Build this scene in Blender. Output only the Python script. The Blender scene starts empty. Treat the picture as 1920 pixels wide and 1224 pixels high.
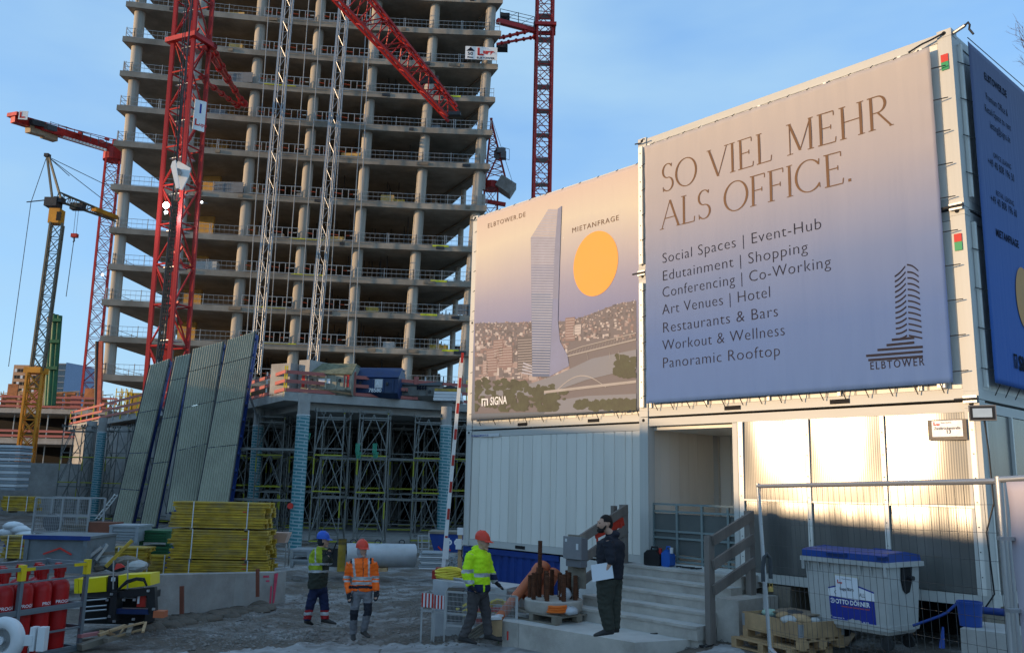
import bpy, bmesh, math, random
from math import sin, cos, pi, sqrt, atan2, radians, hypot
from mathutils import Vector, Matrix, noise
random.seed(7)
S = bpy.context.scene
C = S.collection
# ---------------------------------------------------------------- camera
F_PX, PITCH, ROLL, CAMZ = 1608.5, 0.1815, 0.0223, 2.65
_up0 = Vector((0, -sin(PITCH), cos(PITCH)))
CR = Vector((1, 0, 0)) * cos(ROLL) + _up0 * sin(ROLL)
CU = -Vector((1, 0, 0)) * sin(ROLL) + _up0 * cos(ROLL)
CF = Vector((0, cos(PITCH), sin(PITCH)))
CAM = Vector((0, 0, CAMZ))
cam = bpy.data.objects.new('camera', bpy.data.cameras.new('camera'))
C.objects.link(cam)
cam.data.lens = F_PX / 1920 * 36
cam.data.sensor_width = 36
cam.data.clip_end = 6000
cam.data.clip_start = .1
m = Matrix.Identity(4)
for i in range(3):
    m[i][0], m[i][1], m[i][2], m[i][3] = CR[i], CU[i], -CF[i], CAM[i]
cam.matrix_world = m
S.camera = cam
# ---------------------------------------------------------------- sky, sun, exposure
SUN_EL, SUN_AZ = radians(6.0), atan2(-.965, -.262)      # azimuth from +Y towards +X
w = bpy.data.worlds.new('World'); S.world = w; w.use_nodes = True
nt = w.node_tree; nt.nodes.clear()
o = nt.nodes.new('ShaderNodeOutputWorld'); bg = nt.nodes.new('ShaderNodeBackground')
sky = nt.nodes.new('ShaderNodeTexSky'); sky.sky_type = 'NISHITA'; sky.sun_disc = False
sky.sun_elevation = SUN_EL; sky.sun_rotation = SUN_AZ
sky.air_density = 1.0; sky.dust_density = 0.25; sky.ozone_density = 2.2; sky.altitude = 0
tc = nt.nodes.new('ShaderNodeTexCoord'); mp = nt.nodes.new('ShaderNodeMapping')
mp.inputs['Scale'].default_value = (1.0, 1.0, 3.2)
nz = nt.nodes.new('ShaderNodeTexNoise'); nz.inputs['Scale'].default_value = 1.9
nz.inputs['Detail'].default_value = 5; nz.inputs['Roughness'].default_value = .5
rp = nt.nodes.new('ShaderNodeValToRGB'); rp.color_ramp.elements[0].position = .36; rp.color_ramp.elements[1].position = .64
rp.color_ramp.elements[0].color = (0, 0, 0, 1); rp.color_ramp.elements[1].color = (.85, .85, .85, 1)
mx = nt.nodes.new('ShaderNodeMix'); mx.data_type = 'RGBA'
nt.links.new(tc.outputs['Generated'], mp.inputs['Vector']); nt.links.new(mp.outputs[0], nz.inputs['Vector'])
nt.links.new(nz.outputs['Fac'], rp.inputs[0]); nt.links.new(rp.outputs[0], mx.inputs[0])
mx.inputs[7].default_value = (1.02, 1.6, 2.15, 1)
hz_ = nt.nodes.new('ShaderNodeMix'); hz_.data_type = 'RGBA'; hz_.inputs[0].default_value = .55; hz_.inputs[7].default_value = (.62, 1.28, 2.45, 1)
nt.links.new(sky.outputs[0], hz_.inputs[6]); nt.links.new(hz_.outputs[2], mx.inputs[6]); nt.links.new(mx.outputs[2], bg.inputs[0]); bg.inputs[1].default_value = 0.15
nt.links.new(bg.outputs[0], o.inputs[0])
sl = bpy.data.lights.new('sun', 'SUN'); sl.energy = 2.0; sl.angle = radians(.5); sl.color = (.84, .58, .33)
so = bpy.data.objects.new('sun', sl); C.objects.link(so)
SD = Vector((sin(SUN_AZ) * cos(SUN_EL), cos(SUN_AZ) * cos(SUN_EL), sin(SUN_EL)))
so.rotation_euler = SD.to_track_quat('Z', 'Y').to_euler(); so.location = (-60, -20, 40)
S.view_settings.view_transform = 'Standard'; S.view_settings.look = 'None'
S.view_settings.gamma = 1; S.view_settings.use_curve_mapping = False
S.view_settings.exposure = 1.5
# ---------------------------------------------------------------- pixel -> place helpers
def ray(px, py):
    return CR * (px - 960) + CU * (612 - py) + CF * F_PX
def at(px, py, Y):
    d = ray(px, py); return CAM + d * (Y / d.y)
def gp(px, py, z):
    d = ray(px, py); return CAM + d * ((z - CAMZ) / d.z)
def onplane(px, py, p0, n):
    d = ray(px, py); return CAM + d * ((Vector(p0) - CAM).dot(n) / d.dot(n))
def V(*a): return Vector(a)
UZ = Vector((0, 0, 1))
def px_of(p):
    d = p - CAM; w_ = d.dot(CF); return 960 + F_PX * d.dot(CR) / w_, 612 - F_PX * d.dot(CU) / w_
def sstep(a, b, x):
    t = max(0, min(1, (x - a) / (b - a))); return t * t * (3 - 2 * t)
# ---------------------------------------------------------------- mesh builder
def frame(d, roll_ref=None):
    d = d.normalized()
    r = roll_ref or (Vector((0, 0, 1)) if abs(d.z) < .95 else Vector((0, 1, 0)))
    x = d.cross(r).normalized(); y = d.cross(x).normalized()
    return x, y, d
class MB:
    def __init__(s): s.v = []; s.f = []; s.m = []; s.k = 0
    def add(s, vs, fs):
        b = len(s.v); s.v += [tuple(v) for v in vs]
        for f in fs: s.f.append(tuple(b + i for i in f)); s.m.append(s.k)
        return s
    def box(s, c, d, rz=0, ax=None):
        c = Vector(c); hx, hy, hz = d[0] / 2, d[1] / 2, d[2] / 2
        if ax is None: ax = (V(cos(rz), sin(rz), 0), V(-sin(rz), cos(rz), 0), V(0, 0, 1))
        vs = [c + ax[0] * (hx * a) + ax[1] * (hy * b) + ax[2] * (hz * e) for e in (-1, 1) for a, b in ((-1, -1), (1, -1), (1, 1), (-1, 1))]
        return s.add(vs, [(3, 2, 1, 0), (4, 5, 6, 7), (0, 1, 5, 4), (1, 2, 6, 5), (2, 3, 7, 6), (3, 0, 4, 7)])
    def bb(s, x0, x1, y0, y1, z0, z1):
        return s.box(((x0 + x1) / 2, (y0 + y1) / 2, (z0 + z1) / 2), (x1 - x0, y1 - y0, z1 - z0))
    def bar(s, p, q, w, h=None, ref=None):
        p, q = Vector(p), Vector(q); h = h or w
        x, y, d = frame(q - p, ref)
        return s.box((p + q) / 2, (w, h, (q - p).length), ax=(x, y, d))
    def tube(s, p, q, r, n=8, r2=None, cap=True):
        p, q = Vector(p), Vector(q); r2 = r if r2 is None else r2
        x, y, d = frame(q - p)
        vs = [p + (x * cos(2 * pi * i / n) + y * sin(2 * pi * i / n)) * r for i in range(n)] + [q + (x * cos(2 * pi * i / n) + y * sin(2 * pi * i / n)) * r2 for i in range(n)]
        fs = [(i, (i + 1) % n, n + (i + 1) % n, n + i) for i in range(n)]
        if cap: fs += [tuple(range(n))[::-1], tuple(range(n, 2 * n))]
        return s.add(vs, fs)
    def pipe(s, pts, r, n=6):
        pts = [Vector(p) for p in pts]; ring = []; vs = []
        px = None
        for i, p in enumerate(pts):
            d = (pts[min(i + 1, len(pts) - 1)] - pts[max(i - 1, 0)])
            if d.length < 1e-6: d = V(0, 0, 1)
            d.normalize()
            if px is None: x, y, _ = frame(d)
            else:
                x = (px - d * px.dot(d)).normalized(); y = d.cross(x)
            px = x
            rr = r[i] if isinstance(r, (list, tuple)) else r
            vs += [p + (x * cos(2 * pi * k / n) + y * sin(2 * pi * k / n)) * rr for k in range(n)]
        fs = []
        for i in range(len(pts) - 1):
            for k in range(n): fs.append((i * n + k, i * n + (k + 1) % n, (i + 1) * n + (k + 1) % n, (i + 1) * n + k))
        fs += [tuple(range(n))[::-1], tuple(range((len(pts) - 1) * n, len(pts) * n))]
        return s.add(vs, fs)
    def lathe(s, c, prof, n=24, ax=(0, 0, 1)):
        c = Vector(c); x, y, d = frame(Vector(ax)); vs = []
        for r, h in prof: vs += [c + d * h + (x * cos(2 * pi * k / n) + y * sin(2 * pi * k / n)) * r for k in range(n)]
        fs = [(i * n + k, i * n + (k + 1) % n, (i + 1) * n + (k + 1) % n, (i + 1) * n + k) for i in range(len(prof) - 1) for k in range(n)]
        return s.add(vs, fs)
    def loft(s, rings, cap=True):
        n = len(rings[0]); vs = [p for r in rings for p in r]
        fs = [(i * n + k, i * n + (k + 1) % n, (i + 1) * n + (k + 1) % n, (i + 1) * n + k) for i in range(len(rings) - 1) for k in range(n)]
        if cap: fs += [tuple(range(n))[::-1], tuple(range((len(rings) - 1) * n, len(rings) * n))]
        return s.add(vs, fs)
    def prism(s, poly, off):
        """polygon (list of 3-D points) extruded by the vector off"""
        off = Vector(off); n = len(poly); vs = [Vector(p) for p in poly] + [Vector(p) + off for p in poly]
        return s.add(vs, [tuple(range(n))[::-1], tuple(range(n, 2 * n))] + [(i, (i + 1) % n, n + (i + 1) % n, n + i) for i in range(n)])
    def quad(s, a, b, c, d): return s.add([a, b, c, d], [(0, 1, 2, 3)])
    def mesh(s, name, mats, inv=None, smooth=None):
        me = bpy.data.meshes.new(name)
        vs = [tuple(inv @ Vector(v)) for v in s.v] if inv is not None else s.v
        me.from_pydata(vs, [], s.f); 
        if not isinstance(mats, (list, tuple)): mats = [mats]
        for q in mats: me.materials.append(q)
        if len(mats) > 1: me.polygons.foreach_set('material_index', s.m)
        bm = bmesh.new(); bm.from_mesh(me); bmesh.ops.recalc_face_normals(bm, faces=bm.faces); 
        if smooth is not None:
            for f in bm.faces: f.smooth = True
            for e in bm.edges:
                if len(e.link_faces) == 2 and e.calc_face_angle(0) > smooth: e.smooth = False
        bm.to_mesh(me); bm.free(); me.update()
        return me
def link(o, parent=None):
    C.objects.link(o)
    if parent is not None: o.parent = parent
    return o
def tag(o, label=None, cat=None, group=None, kind=None):
    if label: o['label'] = label
    if cat: o['category'] = cat
    if group: o['group'] = group
    if kind: o['kind'] = kind
    return o
def thing(name, label, cat, loc=(0, 0, 0), rz=0, group=None):
    e = bpy.data.objects.new(name, None); e.location = loc; e.rotation_euler = (0, 0, rz); e.empty_display_size = .3
    link(e); tag(e, label, cat, group)
    e['_w'] = 0; del e['_w']
    return e
def wm(o):
    """world matrix without a depsgraph update"""
    m = Matrix.LocRotScale(o.location, o.rotation_euler, o.scale)
    return wm(o.parent) @ m if o.parent else m
def part(name, mb, mat, parent=None, world=False, smooth=None, label=None, kind=None):
    inv = wm(parent).inverted() if (world and parent is not None) else None
    o = bpy.data.objects.new(name, mb.mesh(name, mat, inv, smooth)); link(o, parent)
    if label: o['label'] = label
    if kind: o['kind'] = kind
    return o
def solo(name, mb, mat, label, cat, group=None, smooth=None, base=None):
    """a thing that is one mesh; its origin is put at its base"""
    xs = [v[0] for v in mb.v]; ys = [v[1] for v in mb.v]; zs = [v[2] for v in mb.v]
    b = V((min(xs) + max(xs)) / 2, (min(ys) + max(ys)) / 2, min(zs))
    o = bpy.data.objects.new(name, mb.mesh(name, mat, Matrix.Translation(-b), smooth)); o.location = b; link(o)
    return tag(o, label, cat, group)
_rods = {}
def rod(name, p, q, r, mat, parent, n=6, square=False, world=True, h=None):
    """a bar or tube as an object of its own; alike bars share their mesh"""
    key = (name, mat.name, n, square)
    if key not in _rods:
        b = MB()
        if square: b.box((0, 0, .5), (2, 2, 1))
        else: b.tube((0, 0, 0), (0, 0, 1), 1, n)
        _rods[key] = b.mesh(name, mat, smooth=None if square else .9)
    p, q = Vector(p), Vector(q)
    if world and parent is not None:
        iv = wm(parent).inverted(); p, q = iv @ p, iv @ q
    x, y, d = frame(q - p)
    o = bpy.data.objects.new(name, _rods[key]); R = Matrix((x, y, d)).transposed()
    o.location = p; o.rotation_euler = R.to_euler(); o.scale = (r, h or r, (q - p).length)
    return link(o, parent)
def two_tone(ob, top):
    """upward faces get a lighter material: skylight on them put into the colour"""
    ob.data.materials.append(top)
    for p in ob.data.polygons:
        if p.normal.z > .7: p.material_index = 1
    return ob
_blk = {}
def block(name, c, d, mat, parent, rz=0, world=True):
    """a box-shaped piece as an object; alike ones share a slightly bevelled unit mesh"""
    key = (name, mat.name)
    if key not in _blk:
        b = MB(); b.box((0, 0, 0), (1, 1, 1)); _blk[key] = b.mesh(name, mat)
    c = Vector(c)
    if world and parent is not None:
        iv = wm(parent).inverted(); c = iv @ c; rz = rz - parent.rotation_euler.z
    o = bpy.data.objects.new(name, _blk[key]); o.location = c; o.rotation_euler = (0, 0, rz); o.scale = d
    return link(o, parent)
def kids(o): return [c for c in bpy.data.objects if c.parent == o]
def dup_tree(o, loc, rz=None, label=None, kmap=None):
    def rec(s, par):
        c = s.copy(); C.objects.link(c); c.parent = par
        for k in (kmap or {}).get(s.name, kids(s) if kmap is None else []): rec(k, c)
        return c
    c = rec(o, None); c.location = loc
    if rz is not None: c.rotation_euler = (0, 0, rz)
    if label: c['label'] = label
    return c
def kidmap(o):
    m = {}
    for c in bpy.data.objects:
        if c.parent: m.setdefault(c.parent.name, []).append(c)
    return m
# ---------------------------------------------------------------- materials
def M(name, col, rough=.6, metal=0, var=.18, scale=2.0, bump=.15, dirt=0, dcol=(.07, .055, .04), bscale=None, spec=.3, streak=False, coord='Object'):
    m = bpy.data.materials.new(name); m.use_nodes = True; t = m.node_tree; N = t.nodes; L = t.links
    b = N['Principled BSDF']; b.inputs['Roughness'].default_value = rough; b.inputs['Metallic'].default_value = metal
    b.inputs['Specular IOR Level'].default_value = spec
    tc = N.new('ShaderNodeTexCoord'); mp = N.new('ShaderNodeMapping'); L.new(tc.outputs[coord], mp.inputs[0])
    oi = N.new('ShaderNodeObjectInfo'); ad = N.new('ShaderNodeVectorMath'); ad.operation = 'MULTIPLY_ADD'
    L.new(oi.outputs['Random'], ad.inputs[0]); ad.inputs[1].default_value = (37, 21, 11); L.new(mp.outputs[0], ad.inputs[2])
    if streak: mp.inputs['Scale'].default_value = (1, 1, .12)
    nz = N.new('ShaderNodeTexNoise'); nz.inputs['Scale'].default_value = scale; nz.inputs['Detail'].default_value = 7; nz.inputs['Roughness'].default_value = .62
    L.new(ad.outputs[0], nz.inputs['Vector'])
    r = N.new('ShaderNodeValToRGB'); e = r.color_ramp.elements; e[0].position = .28; e[1].position = .72
    e[0].color = (*[max(0, c * (1 - var)) for c in col], 1); e[1].color = (*[min(1, c * (1 + var * .7)) for c in col], 1)
    L.new(nz.outputs['Fac'], r.inputs[0]); last = r.outputs[0]
    if dirt:
        n2 = N.new('ShaderNodeTexNoise'); n2.inputs['Scale'].default_value = scale * .45; n2.inputs['Detail'].default_value = 9; n2.inputs['Roughness'].default_value = .7
        L.new(ad.outputs[0], n2.inputs['Vector'])
        r2 = N.new('ShaderNodeValToRGB'); r2.color_ramp.elements[0].position = .47; r2.color_ramp.elements[1].position = .66
        r2.color_ramp.elements[1].color = (dirt, dirt, dirt, 1); L.new(n2.outputs['Fac'], r2.inputs[0])
        mx = N.new('ShaderNodeMix'); mx.data_type = 'RGBA'; L.new(r2.outputs[0], mx.inputs[0]); L.new(last, mx.inputs[6]); mx.inputs[7].default_value = (*dcol, 1)
        last = mx.outputs[2]
    L.new(last, b.inputs['Base Color'])
    # uneven gloss
    mr = N.new('ShaderNodeMapRange'); mr.inputs[3].default_value = max(.05, rough - .1); mr.inputs[4].default_value = min(1, rough + .12)
    L.new(nz.outputs['Fac'], mr.inputs[0]); L.new(mr.outputs[0], b.inputs['Roughness'])
    if bump:
        bn = N.new('ShaderNodeTexNoise'); bn.inputs['Scale'].default_value = bscale or scale * 9; bn.inputs['Detail'].default_value = 5
        L.new(ad.outputs[0], bn.inputs['Vector']); bp = N.new('ShaderNodeBump'); bp.inputs['Strength'].default_value = bump; bp.inputs['Distance'].default_value = .02
        L.new(bn.outputs['Fac'], bp.inputs['Height']); L.new(bp.outputs[0], b.inputs['Normal'])
    return m
def emis(name, col, s):
    m = bpy.data.materials.new(name); m.use_nodes = True; b = m.node_tree.nodes['Principled BSDF']
    b.inputs['Base Color'].default_value = (*col, 1); b.inputs['Emission Color'].default_value = (*col, 1); b.inputs['Emission Strength'].default_value = s
    return m
concrete = M('tower_concrete', (.30, .265, .215), .85, scale=.45, var=.38, dirt=.7, dcol=(.17, .15, .12), bump=.3, bscale=6)
concrete2 = M('cast_concrete', (.34, .33, .31), .85, scale=1.6, var=.22, dirt=.45, dcol=(.17, .15, .13), bump=.4, bscale=40)
treadm = M('precast_tread', (.50, .49, .46), .85, scale=2.2, var=.15, dirt=.35, dcol=(.25, .23, .2), bump=.4, bscale=60)  # lighter than the step sides: skylight on the treads is in the colour
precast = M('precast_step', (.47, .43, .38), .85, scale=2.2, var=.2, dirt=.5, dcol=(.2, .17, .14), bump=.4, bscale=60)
steel = M('galvanised_steel', (.42, .43, .44), .42, .75, scale=3, var=.2, dirt=.3, dcol=(.2, .19, .17))
darksteel = M('dark_steel', (.05, .05, .052), .5, .6, var=.3)
black = M('black_plastic', (.02, .02, .022), .45, var=.3)
rubber = M('rubber', (.022, .022, .022), .8, var=.3)
craned = M('crane_red_paint', (.44, .026, .022), .42, .1, scale=1.6, var=.4, dirt=.65, dcol=(.14, .02, .015))
craneyel = M('crane_yellow_paint', (.55, .24, .02), .45, .1, scale=1.0, var=.25, dirt=.4, dcol=(.13, .06, .02))
cranegrey = M('crane_grey_lattice', (.14, .13, .10), .5, .3, scale=1.5, var=.3)
contw = M('container_cream_paint', (.50, .50, .47), .45, .0, scale=1.1, var=.12, dirt=.4, dcol=(.36, .34, .29), bump=.05, streak=True)
contd = M('container_panel_cream', (.74, .72, .655), .4, .0, scale=.9, var=.10, dirt=.4, dcol=(.48, .44, .37), bump=.12, bscale=2.5, streak=True)
alu = M('aluminium_profile', (.70, .69, .64), .4, .12, var=.08, bump=.03)
blue = M('blue_paint', (.012, .045, .22), .5, .1, scale=1.5, var=.25, dirt=.3, dcol=(.04, .05, .1))
bluep = M('blue_plastic', (.018, .06, .26), .4, var=.12, bump=.05)
wood = M('weathered_wood', (.19, .165, .145), .8, scale=3, var=.35, dirt=.4, dcol=(.09, .08, .07), bump=.4, streak=True)
woodn = M('new_timber', (.42, .27, .14), .75, scale=4, var=.3, dirt=.3, dcol=(.2, .13, .08), bump=.3)
woodg = M('grey_timber', (.22, .19, .15), .85, scale=4, var=.3, dirt=.3, bump=.4)
yelbeam = M('yellow_formwork', (.48, .31, .03), .6, scale=2.4, var=.5, dirt=.55, dcol=(.20, .17, .12))
yelpaint = M('yellow_paint', (.70, .52, .02), .4, scale=2, var=.1, dirt=.2, dcol=(.3, .22, .05))
redpink = M('salmon_guard_board', (.42, .13, .11), .7, scale=2, var=.25, dirt=.35, dcol=(.2, .1, .09))
redbox = M('red_paint', (.45, .03, .02), .45, var=.2, dirt=.2)
white = M('white_paint', (.78, .78, .76), .5, var=.06, dirt=.12, dcol=(.4, .38, .33))
whitep = M('white_plastic', (.62, .63, .64), .45, var=.06, dirt=.2, dcol=(.35, .34, .3))
greyp = M('grey_plastic', (.42, .42, .40), .5, var=.1, dirt=.3, dcol=(.22, .22, .21), scale=3)
greybox = M('grey_cabinet', (.15, .15, .16), .5, var=.12)
green = M('green_paint', (.02, .12, .05), .5, var=.25, dirt=.3)
rust = M('rusty_steel', (.12, .045, .022), .85, .2, scale=14, var=.5, bump=.5, dirt=.3, dcol=(.05, .02, .01))
orangep = M('orange_pvc', (.50, .14, .06), .5, var=.15, dirt=.25, dcol=(.3, .12, .07))
gasred = M('gas_bottle_red', (.42, .012, .012), .35, var=.12, dirt=.25, dcol=(.14, .01, .01))
orangel = M('orange_cable', (.75, .16, .02), .5)
yelhose = M('yellow_hose', (.70, .55, .05), .5)
tarp = M('dark_tarpaulin', (.05, .055, .06), .6, bump=.6, bscale=8)
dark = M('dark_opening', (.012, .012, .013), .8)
inkbrown = M('print_brown', (.17, .10, .06), .8, var=.03, bump=0, spec=.08)
inkgrey = M('print_grey_brown', (.030, .028, .038), .8, var=.03, bump=0, spec=.05)
inkdark = M('print_dark', (.012, .014, .025), .8, var=.03, bump=0, spec=.05)
inkwhite = M('print_white', (.75, .76, .78), .6, var=.03, bump=0)
inkred = M('print_red', (.55, .04, .03), .6, var=.03, bump=0)
inkblue = M('print_blue', (.02, .035, .27), .5, var=.05, bump=0)
inkorange = M('print_orange', (.78, .33, .06), .6, var=.03, bump=0)
paper = M('paper_sheet', (.72, .74, .78), .35, var=.06, bump=.4, bscale=9)
# ---------------------------------------------------------------- lettering (built-in font turned to mesh)
def text_geo(s, size, bold=0.0, spacing=1.0, align='LEFT'):
    cu = bpy.data.curves.new('t', 'FONT'); cu.body = s; cu.size = size; cu.offset = bold; cu.space_character = spacing
    cu.align_x = align; cu.resolution_u = 3
    ob = bpy.data.objects.new('t', cu); C.objects.link(ob)
    me = bpy.data.meshes.new_from_object(ob)
    vs = [v.co.copy() for v in me.vertices]; fs = [tuple(p.vertices) for p in me.polygons]
    bpy.data.objects.remove(ob); bpy.data.meshes.remove(me); bpy.data.curves.remove(cu)
    return vs, fs
def put_text(mb, s, o, ux, uy, size, bold=0.0, spacing=1.0, align='LEFT', width=None, thick=None):
    """lettering laid on the plane (o, ux, uy); width = fit to that width"""
    vs, fs = text_geo(s, size, bold, spacing, align)
    if not vs: return
    k = 1
    if width:
        x0 = min(v.x for v in vs); x1 = max(v.x for v in vs); k = width / (x1 - x0)
    ux, uy = Vector(ux), Vector(uy)
    mb.add([Vector(o) + ux * (v.x * k) + uy * v.y for v in vs], fs)
# ---------------------------------------------------------------- ground
def gz(x, y):
    h = -.33 + .33 * sstep(-3.2, .6, x) + .38 * sstep(1.2, 3.6, x) + .17 * sstep(4, 6.5, x)
    k = 1 - sstep(22, 30, y)
    return -.33 + (h + .33) * k
def ground_mat():
    m = bpy.data.materials.new('site_ground'); m.use_nodes = True; t = m.node_tree; N = t.nodes; L = t.links; b = N['Principled BSDF']
    tc = N.new('ShaderNodeTexCoord')
    def nz(s, d=8, r=.6, w=None):
        n = N.new('ShaderNodeTexNoise'); n.inputs['Scale'].default_value = s; n.inputs['Detail'].default_value = d; n.inputs['Roughness'].default_value = r
        L.new(w or tc.outputs['Object'], n.inputs['Vector']); return n
    def ramp(src, a, b_, ca, cb):
        r = N.new('ShaderNodeValToRGB'); r.color_ramp.elements[0].position = a; r.color_ramp.elements[1].position = b_
        r.color_ramp.elements[0].color = (*ca, 1); r.color_ramp.elements[1].color = (*cb, 1); L.new(src, r.inputs[0]); return r
    big = nz(.5, 9, .62); mid = nz(2.2, 9, .7); fine = nz(26, 6, .7)
    base = ramp(mid.outputs[0], .3, .75, (.075, .056, .041), (.175, .142, .11))
    pale = ramp(big.outputs[0], .46, .56, (0, 0, 0), (1, 1, 1))
    palef = ramp(mid.outputs[0], .38, .56, (0, 0, 0), (.85, .85, .85))
    mu = N.new('ShaderNodeMath'); mu.operation = 'MULTIPLY'; L.new(pale.outputs[0], mu.inputs[0]); L.new(palef.outputs[0], mu.inputs[1])
    mx = N.new('ShaderNodeMix'); mx.data_type = 'RGBA'; L.new(mu.outputs[0], mx.inputs[0]); L.new(base.outputs[0], mx.inputs[6]); mx.inputs[7].default_value = (.30, .29, .28, 1)
    sp = ramp(fine.outputs[0], .35, .7, (.55, .55, .55), (1.3, 1.3, 1.3))
    m2 = N.new('ShaderNodeMix'); m2.data_type = 'RGBA'; m2.blend_type = 'MULTIPLY'; m2.inputs[0].default_value = 1
    L.new(mx.outputs[2], m2.inputs[6]); L.new(sp.outputs[0], m2.inputs[7]); L.new(m2.outputs[2], b.inputs['Base Color'])
    wet = nz(.33, 4, .5); wr = ramp(wet.outputs[0], .56, .62, (.85, .85, .85), (.28, .28, .28)); L.new(wr.outputs[0], b.inputs['Roughness'])
    bp = N.new('ShaderNodeBump'); bp.inputs['Strength'].default_value = .55; bp.inputs['Distance'].default_value = .03
    ma = N.new('ShaderNodeMath'); ma.operation = 'MULTIPLY_ADD'; L.new(mid.outputs[0], ma.inputs[0]); ma.inputs[1].default_value = 2.5; L.new(fine.outputs[0], ma.inputs[2])
    L.new(ma.outputs[0], bp.inputs['Height']); L.new(bp.outputs[0], b.inputs['Normal'])
    return m
gm = ground_mat()
g = MB()
xs = [-4000, -1500, -500, -200, -100, -60, -40, -30] + [-22 + .17 * i for i in range(202)] + [14, 20, 40, 100, 400, 1500, 4000]
ys = [-1500, -300, -80, -20, 0, 6] + [9 + .17 * i for i in range(128)] + [33, 36, 40, 46, 55, 70, 90, 120, 200, 500, 1500, 5000]
def gzz(x, y):
    z = gz(x, y)
    if -25 < x < 14 and 8 < y < 34:
        for c0, c1, c2 in ((-1.6, -.20, .004), (.2, -.20, .004), (-5.2, .02, -.006), (-3.5, .02, -.006)):
            t_ = y - 13; d_ = x - (c0 + c1 * t_ + c2 * t_ * t_); z -= .035 * math.exp(-(d_ / .16) ** 2) * (.6 + .4 * noise.noise(V(x, y * 1.5, 7))) - .02 * math.exp(-((abs(d_) - .3) / .12) ** 2)
        z += .006 * noise.noise(V(x * 5, y * 5, 8)) + .014 * (noise.noise(V(x * .5, y * .5, 0))) + .010 * noise.noise(V(x * 2.1, y * 2.1, 3))
    if y > 300 or abs(x) > 300: z -= 0
    return z
g.add([(x, y, gzz(x, y)) for y in ys for x in xs], [(j * len(xs) + i, j * len(xs) + i + 1, (j + 1) * len(xs) + i + 1, (j + 1) * len(xs) + i) for j in range(len(ys) - 1) for i in range(len(xs) - 1)])
go = part('ground', g, gm, smooth=3.2); go['kind'] = 'structure'
# asphalt strip along the gate (nearest the camera)
def asph():
    return M('road_asphalt', (.36, .355, .35), .85, scale=3.3, var=.35, dirt=.75, dcol=(.14, .125, .11), bump=.8, bscale=70)
r = MB(); n = 200
pts = []
for i in range(n + 1):
    px = 300 + 1080 * i / n
    py = 1224 - 26 * sstep(300, 620, px) + 2 * sin(px * .05) + 7 * noise.noise(V(px * .03, 0, 0)) + 4 * noise.noise(V(px * .12, 3, 0))
    p = gp(px, py, -.1)
    zz = gzz(p.x, p.y) + .06
    p = gp(px, py, zz); p.z = zz; pts.append(p)
vs = []
for k in range(8):
    for p in pts:
        q = p.copy(); q.y = p.y - k * k * .12; q.z = gzz(q.x, q.y) + (-.02 if k == 0 else .012); vs.append(q)
r.add(vs, [(k * (n + 1) + i, k * (n + 1) + i + 1, (k + 1) * (n + 1) + i + 1, (k + 1) * (n + 1) + i) for k in range(7) for i in range(n)])
part('road', r, asph(), smooth=.3)['kind'] = 'structure'
# loose stones and rubble in patches on the site ground
stone = M('loose_stone', (.20, .18, .16), .9, scale=5, var=.4)
st = MB(); rnd = random.Random(3)
def pebble(mb, p, s):
    vs = [(0, 0, 1), (1, 0, .1), (.2, 1, 0), (-1, .3, .05), (-.2, -1, 0), (.5, .2, -.6)]
    a = rnd.uniform(0, 6.28); vs = [Vector(v) * s * rnd.uniform(.6, 1.2) for v in vs]
    mb.add([p + V(v.x * cos(a) - v.y * sin(a), v.x * sin(a) + v.y * cos(a), v.z * .7) for v in vs], [(0, 1, 2), (0, 2, 3), (0, 3, 4), (0, 4, 1), (5, 2, 1), (5, 3, 2), (5, 4, 3), (5, 1, 4)])
patches = [((470, 1150), 60, 25, 300), ((850, 1180), 60, 22, 500), ((800, 1150), 40, 20, 200), ((300, 1180), 60, 20, 180), ((1330, 1190), 90, 18, 420), ((620, 1180), 190, 25, 350), ((700, 1110), 250, 40, 350), ((1550, 1200), 140, 15, 300), ((950, 1205), 130, 6, 160), ((1240, 1205), 60, 10, 160)]
patches += [((650, 1130), 330, 60, 1600), ((560, 1190), 260, 22, 900), ((400, 1200), 120, 20, 400)]
for (cx, cy), sx, sy, num in patches:
    for i in range(num):
        px, py = rnd.gauss(cx, sx * .6), rnd.gauss(cy, sy * .6)
        if py < 1085: continue
        p = gp(px, py, -.1)
        for _ in range(3): p = gp(px, py, gzz(p.x, p.y))
        p.z = gzz(p.x, p.y) + .005
        pebble(st, p, rnd.choice([.012, .015, .02, .03, .045]))
o = part('rubble', st, stone); tag(o, 'small loose stones and rubble scattered over the dirt ground', 'rubble', kind='stuff')
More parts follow.
